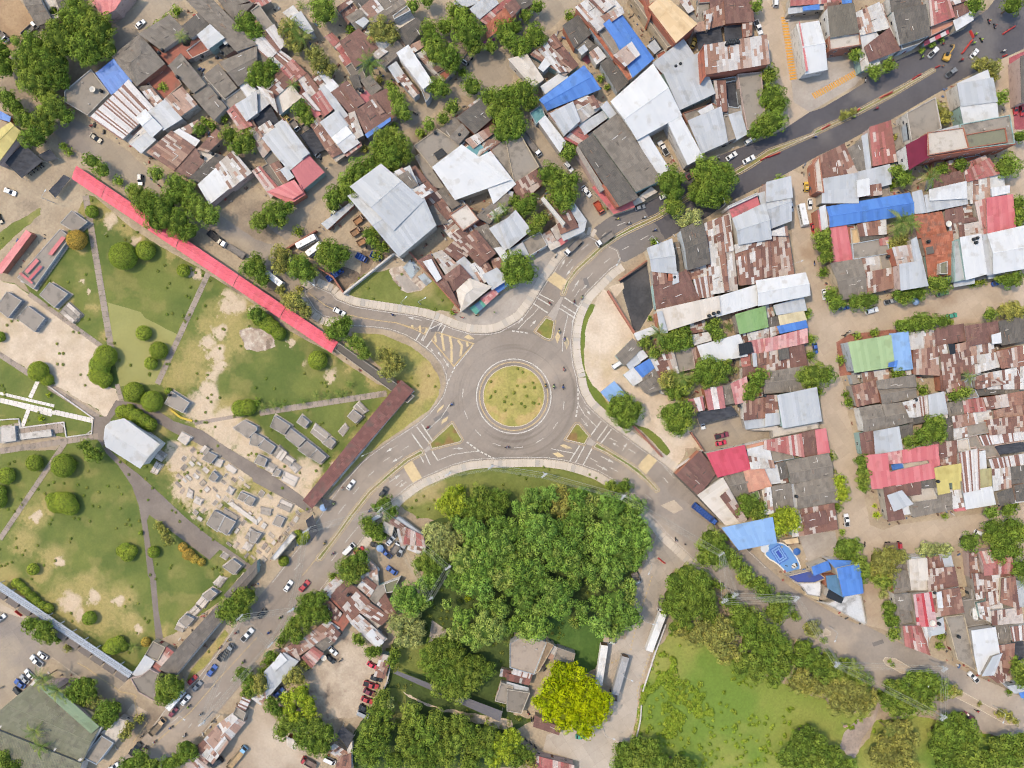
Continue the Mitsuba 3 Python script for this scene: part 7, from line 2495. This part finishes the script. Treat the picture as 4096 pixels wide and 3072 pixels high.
def make_person(ride, M, shirt, label, cat_, x, y, rnd):
    k = key('person'); A = PP[ride]; tg = 'r' if ride else 'w'
    put('body', k, shared('skin' + tg, A[0], 'plain', C(150, 108, 84), 60), M); put('shirt', k, shared('shirt' + tg, A[1], 'plain', C(*SHIRT[shirt]), 60), M)
    put('trousers', k, shared('pants' + tg, A[2], 'plain', C(*rnd.choice([(60, 70, 100), (50, 50, 56), (110, 100, 90)])), 60), M)
    put('helmet' if ride else 'hair', k, shared('hel' + tg, A[3], 'car_paint' if ride else 'plain', C(*(rnd.choice([(220, 220, 220), (40, 40, 44), (190, 50, 50), (200, 200, 60)]) if ride else (40, 34, 30))), 60), M)
    things.append([k, label, cat_, x, y, 'riders on motorcycles' if ride else 'people on foot'])
def make_moto(colr, M, k):
    col = C(*colr)
    for x, nm in ((-.62, 'wheel'), (.64, 'wheel')):
        w = WH(.3, .12); w.apply_translation((x, .06, .3)); put(nm, k, shared(f'mw{x}', w, 'plain', C(34, 34, 36)), M)
    put('frame', k, shared('mframe', lambda: m2t(hull(np.array([[-.5, y, z] for y in (-.1, .1) for z in (.35, .6)] + [[.3, y, z] for y in (-.12, .12) for z in (.3, .7)]))), 'plain', C(60, 60, 64)), M)
    put('tank', k, shared('mtank', lambda: m2t(hull(np.vstack([trimesh.creation.icosphere(1).vertices * [.3, .15, .14] + [.18, 0, .8], trimesh.creation.icosphere(1).vertices * [.1, .1, .1] + [.55, 0, .86]]))), 'car_paint', col, 40), M)
    put('seat', k, shared('mseat', lambda: m2t(hull(np.vstack([trimesh.creation.icosphere(1).vertices * [.34, .13, .06] + [-.32, 0, .78], [[-.85, 0, .82]]]))), 'plain', C(38, 36, 36), 40), M)
    put('fork', k, shared('mfork', lambda: cat([tube([[.64, s_ * .09, .3], [.48, s_ * .09, .98]], .03) for s_ in (-1, 1)]), 'plain', C(120, 120, 124)), M)
    put('handlebar', k, shared('mbar', lambda: tube([[.4, -.36, 1.02], [.5, -.2, 1.04], [.5, .2, 1.04], [.4, .36, 1.02]], .025), 'plain', C(70, 70, 74)), M)
    put('headlight', k, shared('mhl', lambda: (lambda s_: (s_.apply_scale(.09), s_.apply_translation((.66, 0, .92)), s_)[2])(trimesh.creation.icosphere(1)), 'plain', C(230, 230, 226)), M)
CNAME = dict(hotred='bright red', lblue='light blue', lime='pale green', black='black', tan='tan')
for kd, a, o, s in items:
    if kd != 'v': continue
    kind, cn = a[0], a[1]; p0, p1 = np.array(g2(a[2], o, s, .5)), np.array(g2(a[3], o, s, .5)); c = (p0 + p1) / 2; L = np.linalg.norm(p1 - p0); ang = math.atan2(*(p1 - p0)[::-1]); z = gz(*c) + .002
    rnd = random.Random(int(abs(c[0] * 37 + c[1] * 11))); colr = VCOL[cn]; cname = CNAME.get(cn, cn)
    if kind == 'trike': kind, L = 'moto', 2.0
    if kind == 'moto':
        k = key('motorcycle'); sc = 1.08; M = mrot(ang, c[0], c[1], z) @ np.diag([sc, sc, sc, 1]); make_moto(colr, M, k)
        onroad = ROADS.contains(Point(*c)); things.append([k, f'{cname} motorcycle' + (' carrying a rider' if onroad else ''), 'motorcycle', c[0], c[1], 'motorcycles on the streets'])
        if onroad:
            sh = rnd.choice(['white', 'black', 'red', 'yellow', 'blue', 'lime']); make_person(True, M, sh, f'rider in a {sh} shirt seated on a motorcycle', 'person', c[0], c[1], rnd)
        continue
    if kind in SPEC:
        Ls = SPEC[kind][0]; f = min(1.13, max(.93, L / Ls)); M = mrot(ang, c[0], c[1], z) @ np.diag([f, min(1.08, f), 1, 1]); nm = {'car': 'car', 'taxi': 'taxi', 'suv': 'car', 'pickup': 'pickup_truck', 'van': 'van'}[kind]
        k = key(nm); make_car(kind, colr if cn != 'grey' else rnd.choice([(134, 138, 144), (168, 172, 178)]), M, k, cn); lk = {'suv': 'tall car', 'taxi': 'small taxi', 'pickup': 'pickup truck', 'van': 'van', 'car': 'car'}[kind]
        things.append([k, f'{cname} {lk}', {'pickup': 'pickup truck', 'suv': 'car'}.get(kind, kind), c[0], c[1], 'cars parked and driving']); continue
    M = mrot(ang, c[0], c[1], z); L = max(L, 4.2)
    k = key({'truck': 'truck', 'bus': 'bus', 'trailer': 'trailer'}[kind])
    if kind == 'truck': make_truck(VCOL[cn], L, M, k, cn)
    elif kind == 'bus': make_bus(colr, L, M, k)
    else: make_trailer((235, 232, 228) if cn == 'white' else (176, 174, 174), L, M, k)
    things.append([k, f'{cname} {kind}' if kind != 'trailer' else f'{cname} box semi trailer', kind, c[0], c[1], {'truck': 'trucks', 'bus': 'buses', 'trailer': 'semi trailers'}[kind]])
# ---------------------------------------------------------------- street furniture, people and odds
poles = []
for i, (kd, a, o, s) in enumerate(items):
    rnd = random.Random(1000 + i)
    if kd == 'e':
        p, q = np.array(g2(a[1], o, s)), np.array(g2(a[2], o, s)); make_person(False, mrot(rnd.random() * 6, p[0], p[1], gz(*p)), a[0], f'person on foot in a {a[0]} shirt', 'person', p[0], p[1], rnd)
    elif kd == 'k':
        for c in a:
            x, y, h = map(float, c.split(',')); x, y = g2(f'{x},{y}', o, s, h); k = key('water_tank'); r_ = .55
            put('barrel', k, shared('tank', lathe([[0, 0], [r_, 0], [r_ * 1.04, .1], [r_, .5], [r_ * 1.02, .55], [r_ * .96, 1.0], [r_ * .5, 1.2], [0, 1.22]], 16), 'plain', C(40, 42, 46), 40), mrot(0, x, y, h + .05)); put('lid', k, shared('tanklid', cyl(.25, .08, 12), 'plain', C(70, 72, 76)), mrot(0, x, y, h + 1.255))
            put('stand', k, shared('tankstand', box(-.5, .5, -.5, .5, -.3, .045), 'masonry', C(150, 140, 130)), mrot(0, x, y, h))
            things.append([k, 'black plastic water tank', 'water tank', x, y, 'water tanks on the roofs'])
    elif kd == 'w':
        x, y, h = map(float, a[0].split(',')); x, y = g2(f'{x},{y}', o, s, h); k = key('satellite_dish')
        put('bowl', k, shape(lathe([[0, 0], [.5, .06], [1.0, .3], [1.08, .42], [1.04, .43], [.5, .12], [0, .06]], 20), 'plain', C(226, 218, 204), 40), mrot(0, x, y, h + .5)); put('mast', k, shape(tube([[0, 0, 0], [0, 0, .52]], .06), 'plain', C(130, 126, 120)), mrot(0, x, y, h)); put('feed_arm', k, shape(tube([[.4, 0, .55], [0, 0, 1.3]], .03), 'plain', C(160, 156, 150)), mrot(0, x, y, h))
        things.append([k, 'round pale satellite dish', 'satellite dish', x, y, 'satellite dishes'])
    elif kd == 'i':
        x, y = g2(a[0], o, s, 2.3); k = key('parasol'); colr = rnd.choice([(70, 120, 190), (64, 110, 180)]) if o[0] > 2900 and o[1] > 1200 else (150, 180, 220)
        put('canopy', k, shape(lathe([[0, 2.75], [.7, 2.5], [1.35, 2.1], [1.32, 2.07], [.7, 2.45], [0, 2.7]], 8), 'plain', C(*colr)), mrot(0, x, y)); put('pole', k, shape(tube([[0, 0, 0], [0, 0, 2.69]], .03), 'plain', C(200, 196, 190)), mrot(0, x, y))
        things.append([k, 'blue round parasol', 'parasol', x, y, 'parasols'])
    elif kd == 'r':
        p, q = np.array(g2(a[0], o, s)), np.array(g2(a[1], o, s)); L_ = np.linalg.norm(q - p); n = max(1, round(L_ / 1.6)); t = (q - p) / L_; ang = math.atan2(t[1], t[0])
        for j in range(n):
            x, y = p + t * L_ * (j + .5) / n; k = key('road_barrier'); M = mrot(ang + rnd.uniform(-.12, .12), x, y, gz(x, y))
            put('body', k, shared('barrier', lambda: m2t(hull([[sx * .74, sy * w_, z] for sx in (-1, 1) for sy in (-1, 1) for w_, z in ((.26, 0), (.24, .25), (.1, .55), (.08, .95))])), 'plain', C(214, 66, 60)), M)
            put('cap', k, shared('barcap', box(-.5, .5, -.05, .05, .951, 1.0), 'plain', C(226, 84, 74)), M)
            things.append([k, 'red plastic road barrier', 'barrier', x, y, 'red barriers along the road works'])
    elif kd == 'u':
        p, q = np.array(g2(a[0], o, s, 7)), np.array(g2(a[1], o, s, 7)); k = key('street_lamp'); hgt = 7.5
        put('pole', k, shape(tube([[*p, 0], [*p, hgt - .4], [*(p * .8 + q * .2), hgt]], [.11, .08, .06]), 'plain', C(196, 196, 194)))
        t = (q - p) / (np.linalg.norm(q - p) + 1e-9); e = p + t * min(2.6, np.linalg.norm(q - p) + .8)
        put('arm', k, shape(tube([[*(p * .8 + q * .2), hgt], [*e, hgt + .25]], .05), 'plain', C(200, 200, 198))); put('lamp_head', k, shape(box(-.1, .7, -.16, .16, -.08, .06), 'plain', C(214, 220, 224)), mrot(math.atan2(t[1], t[0]), e[0], e[1], hgt + .25))
        things.append([k, 'pale street lamp on a tall pole', 'street lamp', p[0], p[1], 'street lamps'])
    elif kd == 'U': poles.append((np.array(g2(a[0], o, s, 9.5)), rnd))
    elif kd == 'B':
        p, q = np.array(g2(a[0], o, s, 9)), np.array(g2(a[1], o, s, 9)); L_ = np.linalg.norm(q - p); ang = math.atan2(*(q - p)[::-1]); c = (p + q) / 2; k = key('billboard')
        put('panel', k, shape(box(-L_ / 2, L_ / 2, -.12, .12, 5.0, 9), 'plain', C(222, 218, 208)), mrot(ang, *c)); put('top_frame', k, shape(cat([box(-L_ / 2, L_ / 2, -.7, -.13, 8.9, 9.1), box(-L_ / 2, L_ / 2, .13, .7, 8.9, 9.1)]), 'plain', C(196, 190, 180)), mrot(ang, *c))
        for j in (-1, 0, 1): put('post', k, shape(tube([[j * L_ * .4, 0, 0], [j * L_ * .4, 0, 5.0]], .15), 'plain', C(150, 150, 150)), mrot(ang, *c)); put('lamp_arm', k, shape(tube([[j * L_ * .36, -.7, 9.0], [j * L_ * .36, -2.2, 9.0]], .05), 'plain', C(220, 216, 210)), mrot(ang, *c))
        things.append([k, 'long pale advertising board on posts over a roof', 'billboard', c[0], c[1], None])
    elif kd == 'I':
        p = g2(a[0], o, s, 3.2); k = key('sign'); put('board', k, shape(box(-.75, .75, -.05, .05, 2.4, 3.6), 'plain', C(230, 190, 186)), mrot(.3, *p)); put('post', k, shape(tube([[0, 0, 0], [0, 0, 2.4]], .06), 'plain', C(150, 146, 140)), mrot(.3, *p)); things.append([k, 'small pink sign board on a post', 'sign', p[0], p[1], None])
    elif kd == 'x':
        p, q = np.array(g2(a[1], o, s)), np.array(g2(a[2], o, s)); ang = math.atan2(*(q - p)[::-1]); k = key('excavator'); M = mrot(ang, *p, .02)
        for sy in (-1, 1): put('track', k, shape(m2t(hull([[x, sy * .9 + w_, z] for w_ in (-.22, .22) for x, z in ((-1.3, .15), (1.3, .15), (-1.5, .4), (1.5, .4), (-1.2, .7), (1.2, .7))])), 'plain', C(60, 58, 56)), M)
        put('house', k, shape(m2t(hull(np.vstack([rrect(-1.6, .9, -1.1, 1.1, .8, .25), rrect(-1.5, .8, -1.05, 1.05, 1.7, .25)]))), 'car_paint', C(226, 176, 64)), M); put('cab', k, shape(m2t(hull(np.vstack([rrect(-.3, .9, .1, 1.0, 1.71, .1), rrect(-.2, .7, .15, .95, 2.7, .1)]))), 'dark_glass'), M)
        put('boom', k, shape(tube([[.6, -.3, 1.4], [2.4, -.3, 3.4], [3.8, -.3, 2.6]], [.2, .18, .14]), 'car_paint', C(226, 176, 64)), M); put('stick', k, shape(tube([[3.7, -.3, 2.8], [4.6, -.3, .9]], [.14, .1]), 'car_paint', C(220, 170, 60)), M); put('bucket', k, shape(m2t(hull([[4.3, y, .9] for y in (-.7, .1)] + [[4.9, y, .8] for y in (-.7, .1)] + [[4.4, y, .2] for y in (-.7, .1)])), 'plain', C(90, 86, 80)), M)
        things.append([k, 'yellow excavator digging up the road', 'excavator', p[0], p[1], None])
pole_xy = []
for p, rnd in poles:
    k = key('utility_pole'); ang = rnd.choice([.6, .75, .5]); M = mrot(ang, *p)
    put('mast', k, shape(tube([[0, 0, 0], [0, 0, 10]], [.17, .1], 8), 'plain', C(176, 172, 166)), M)
    for j, z in enumerate((9.7, 8.8)):
        put('crossarm', k, shape(cat([box(-1.2, 1.2, y - .06, y + .06, z, z + .12) for y in (-.16, .16)]), 'plain', C(206, 210, 212)), M)
        put('insulator', k, shape(cat([trimesh.Trimesh(*(lambda q: (q.vertices + [x, 0, z + .12], q.faces))(cyl(.06, .22, 8)), process=False) for x in (-1.1, -.4, .4, 1.1)]), 'plain', C(196, 200, 200)), M)
    put('transformer', k, shape(lathe([[0, 0], [.3, 0], [.3, .8], [.2, .9], [0, .9]], 12), 'plain', C(180, 186, 188)), M @ mrot(0, .42, .1, 7.4))
    pole_xy.append(p); things.append([k, 'concrete power pole with crossarms', 'utility pole', p[0], p[1], 'utility poles'])
# cables between neighbouring poles, sagging
done = set()
for i, p in enumerate(pole_xy):
    ds = sorted((np.linalg.norm(p - q), j) for j, q in enumerate(pole_xy) if j != i)
    for dd, j in ds[:2]:
        if dd > 85 or (min(i, j), max(i, j)) in done or dd < 8: continue
        done.add((min(i, j), max(i, j))); q = pole_xy[j]; t = (q - p) / dd; n = np.array([-t[1], t[0]]); ms = []
        for off, z in ((-1.0, 9.95), (-.35, 9.95), (.35, 9.95), (1.0, 9.95), (-.8, 9.0), (.8, 9.0)):
            pts = [[*(p + t * dd * u + n * off), z - 1.1 * 4 * u * (1 - u) * dd / 60] for u in np.linspace(0, 1, 13)]; ms.append(tube(pts, .022, 4))
        k = key('power_cable'); 
        for m_ in ms: put('strand', k, shape(m_, 'plain', C(190, 190, 180)))
        c = (p + q) / 2; things.append([k, 'bundle of sagging power cables between two poles', 'power cable', c[0], c[1], 'power cables'])
# ---------------------------------------------------------------- labels: the look, then where to find it
LM = [('traffic circle island', 2055, 1586), ('red covered walkway', 820, 1040), ('silver chapel', 530, 1770), ('swimming pool', 3130, 2215), ('blue wedge shaped roof', 2290, 385), ('white hall roof with courtyard', 2570, 400), ('orange striped roof', 2690, 80), ('blue rooftop terrace', 2530, 250),
      ('huge yellow green tree', 2300, 2790), ('white trailer by the lane', 2620, 2510), ('scrap car yard', 1390, 2690), ('columbarium pergola wall', 260, 2560), ('mossy flat roofed building', 200, 2900), ('yellow excavator', 3780, 220), ('white station canopy', 3245, 190),
      ('crimson sloping roof', 3670, 600), ('long blue roof', 3480, 850), ('clay tiled house', 3740, 1000), ('pale green roof', 3480, 1410), ('pink L shaped roof', 3560, 1880), ('yellow roofed house', 3790, 1940), ('blue club roof', 3390, 2320), ('curved light blue roof', 3010, 2140),
      ('bright red square roof', 2910, 1840), ('black tarred yard', 2530, 1170), ('long white L roof', 2960, 1200), ('green roof by the gardens', 3010, 1280), ('bus yard', 1230, 980), ('grey twin warehouse', 1560, 850), ('white flat roofed store', 1890, 730), ('maroon tiled shelter', 1420, 1770),
      ('grey hip roofed corner house', 560, 240), ('yellow canopy at left edge', 30, 560), ('narrow white rooftop', 1660, 270), ('magenta awning', 1955, 165), ('white warehouse by the avenue', 3900, 380), ('clipped hedge triangle', 560, 1470), ('cross shaped paths', 130, 1640), ('roadside end of grave lane', 1180, 2000), ('dark lane through graves', 800, 1800), ('long slab walk', 990, 2060), ('large double mausoleum', 890, 2090), ('forest edge', 2350, 2200), ('dirt lot at bottom left', 1100, 2990),
      ('brick building with tanks', 2900, 220), ('grey double warehouse', 2480, 620), ('blue truck by the kerb', 2820, 2060), ('lower meadow', 3000, 2800), ('top right crossroads', 4000, 60), ('red dusty street at right', 3560, 1230), ('top left lorry yard', 60, 120)]
LMXY = [(n, *N2(x, y)) for n, x, y in LM]
SECT = ['right of', 'above right of', 'above', 'above left of', 'left of', 'below left of', 'below', 'below right of']
ORD = ['nearest', 'second', 'third', 'fourth', 'fifth', 'sixth', 'seventh', 'eighth', 'ninth', 'tenth', 'eleventh', 'twelfth', '13th', '14th', '15th', '16th', '17th', '18th', '19th', '20th', '21st', '22nd', '23rd', '24th', '25th', '26th', '27th', '28th', '29th', '30th', '31st', '32nd', '33rd', '34th', '35th', '36th', '37th', '38th', '39th', '40th']
by = {}
for t in things: by.setdefault(t[1], []).append(t)
for look, ts in by.items():
    if len(ts) == 1:
        t = ts[0]; n, x, y = min(LMXY, key=lambda l: math.hypot(l[1] - t[3], l[2] - t[4]))
        lab = look if len(look.split()) >= 4 else f'{look} standing near the {n}'
        if len(look.split()) < 6 and lab == look: lab = f'{look} near the {n}'
        tag(t[0], lab, t[2]); continue
    opts = {}
    for n, x, y in LMXY:
        sec = {}
        for t in ts:
            dx, dy = t[3] - x, t[4] - y; d = math.hypot(dx, dy)
            if d < 2.5: d = 2.5
            sec.setdefault(int(round(math.atan2(dy, dx) / (math.pi / 4))) % 8, []).append((d, t[0]))
        for q, l in sec.items():
            l.sort()
            for r_, (d, k) in enumerate(l[:40]): opts.setdefault(k, []).append((d * (1 + .45 * r_), n, q, r_))
    for t in ts:
        c, n, q, r_ = min(opts[t[0]])
        lab = f'{look}, {ORD[r_]} one {SECT[q]} the {n}'
        if len(lab.split()) > 16: lab = f'{look}, {ORD[r_]} {SECT[q]} {n}'
        if len(lab.split()) > 16: lab = lab.replace('large ', '').replace('small ', '').replace(' with ', ', ')
        if len(lab.split()) > 16: lab = lab.replace('bundle of ', '').replace(' between two poles', '')
        if len(lab.split()) > 16: lab = lab.replace(' in a ', ' in ').replace(' seated on a motorcycle', ' on motorcycle')
        tag(t[0], lab, t[2], t[5])
print('things', len(things), 'entries', len(scene), 'trees', ntree, len(stuffed), 'gap', NG, 'pieces', len(pieces), 'heads', len(heads))
from collections import Counter
print(Counter(t[2] for t in things).most_common())
print('triangles', sum(len(w[1]) for w in meshkit.WRITTEN.values()))
